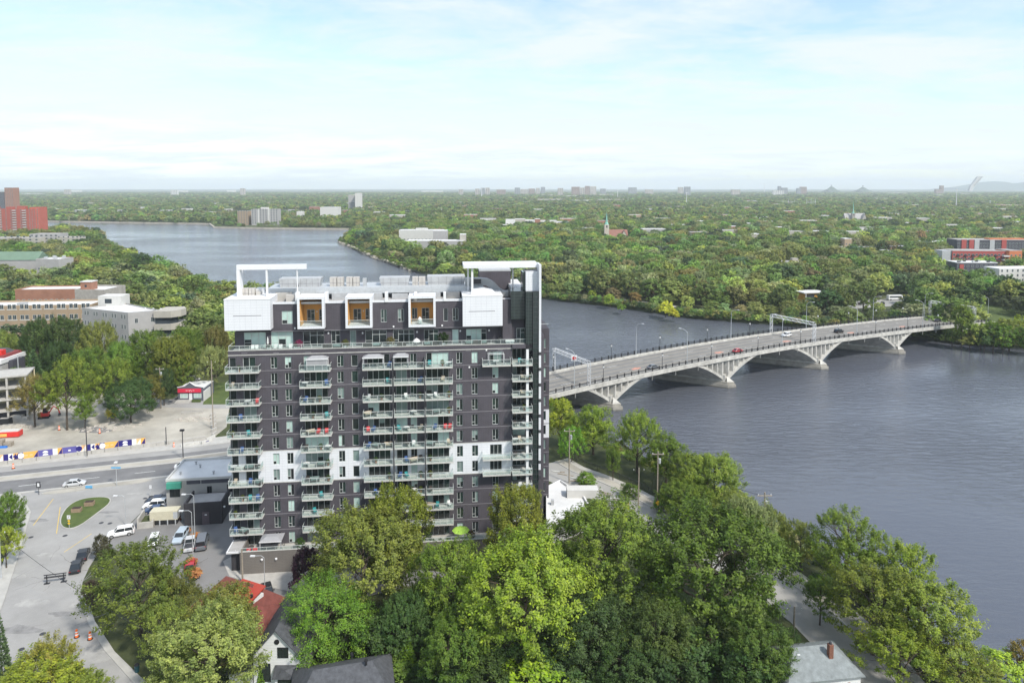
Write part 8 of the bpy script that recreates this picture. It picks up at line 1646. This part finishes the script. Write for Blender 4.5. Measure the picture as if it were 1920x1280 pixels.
# riverside chain-link fence: posts, rail, mesh
m_mesh = clear_glass('chain_link', (1,1,1), 0.30)
fpl = offs(riv, 8.45); fen = thing('chain_link_fence', 'dark chain link fence between the riverside walk and the bank', 'fence', (0,0,0)); fpost = MB().tube([(0,0,0),(0,0,1.6)],0.045,5).mesh('fence_post', m_darkmet); ml = MATS['chain_link']; pr_ = ml.node_tree.nodes
for nd in pr_:
    if nd.type == 'BSDF_PRINCIPLED': nd.inputs['Base Color'].default_value = (0.04,0.04,0.045,1); nd.inputs['Roughness'].default_value = 0.7
for i in range(len(fpl)-1):
    a, b_ = fpl[i], fpl[i+1]; n = max(1, int((b_-a).length/2.5)); d = (b_-a)/n
    for k in range(n):
        p = a+d*k; q = a+d*(k+1); link('fence_post', fpost, fen, (p.x,p.y,0.05)); MB().quad((p.x,p.y,0.15),(q.x,q.y,0.15),(q.x,q.y,1.55),(p.x,p.y,1.55)).build('mesh_panel', ml, fen); MB().tube([(p.x,p.y,1.58),(q.x,q.y,1.58)],0.035,4).build('top_rail', m_darkmet, fen)
# works material along the riverside
rr = random.Random(3)
for i in range(16):
    px = 1045+i*8.5+rr.uniform(-4,4); py = 884+i*4.0+rr.uniform(-3,3)
    L_ = rr.uniform(1.2,4.0); o = thing('timber_plank', f'weathered plank lying on the riverside works strip', 'plank', P(px,py)+Vector((0,0,0.06)), rr.uniform(-0.9,0.1), 'planks on the riverside works'); MB().box(-L_/2,L_/2,-0.22,0.22,0,0.12).build('board', m_wood_pole if i%3 else m_conc_pale, o)
# white rocks of the far promenade edge
g = np.random.default_rng(9); mb = MB()
for i in range(13, 17):
    a = np.array(FAR_SHORE[i]); b_ = np.array(FAR_SHORE[i+1]); L_ = np.linalg.norm(b_-a); d = (b_-a)/L_; nr_ = np.array([d[1],-d[0]])
    for _ in range(int(L_*3.0)):
        q = a+d*g.uniform(0,L_)+nr_*g.uniform(-0.5,3.0); s_ = g.uniform(0.35,1.0); z = -4.0+g.uniform(0,2.2); mb.box(q[0]-s_,q[0]+s_,q[1]-s_*0.8,q[1]+s_*0.8,z-0.5,z+s_*0.8,taper=s_*0.3)
tag(mb.build('shore_rocks', mat('pale_rock',(0.46,0.42,0.34),0.9,0.25,0.3)), 'pale riprap rocks edging the far bank promenade', None, None, 'stuff')
mb = MB()
for i in range(19, 26):
    a = Vector(FAR_SHORE[i]); b_ = Vector(FAR_SHORE[i+1]); d = (b_-a).normalized(); nr_ = Vector((d.y,-d.x)); p = [a-nr_*1.5, b_-nr_*1.5, b_+nr_*1.5, a+nr_*1.5]; mb.prism([(q.x,q.y) for q in p], -5, -1.6)
tag(mb.build('far_quay_wall', mat('quay_stone',(0.42,0.38,0.31),0.9,0.2,0.1)), 'long pale stone quay wall along the far shore', 'wall')
# haze of the air
hz = MB().box(-20500,20500,-150,22500,-8.5,262).build('haze', None); hz.data.materials.clear()
mh = bpy.data.materials.new('haze_air'); mh.use_nodes = True; t = mh.node_tree; t.nodes.clear(); pv_ = N(t,'ShaderNodeVolumePrincipled'); pv_.inputs['Color'].default_value = (0.86,0.93,1.0,1); pv_.inputs['Density'].default_value = 0.000078; pv_.inputs['Anisotropy'].default_value = 0.0
o_ = N(t,'ShaderNodeOutputMaterial'); t.links.new(pv_.outputs[0], o_.inputs['Volume']); hz.data.materials.append(mh); tag(hz, 'thin pale summer haze over the whole river plain', None, None, 'stuff')
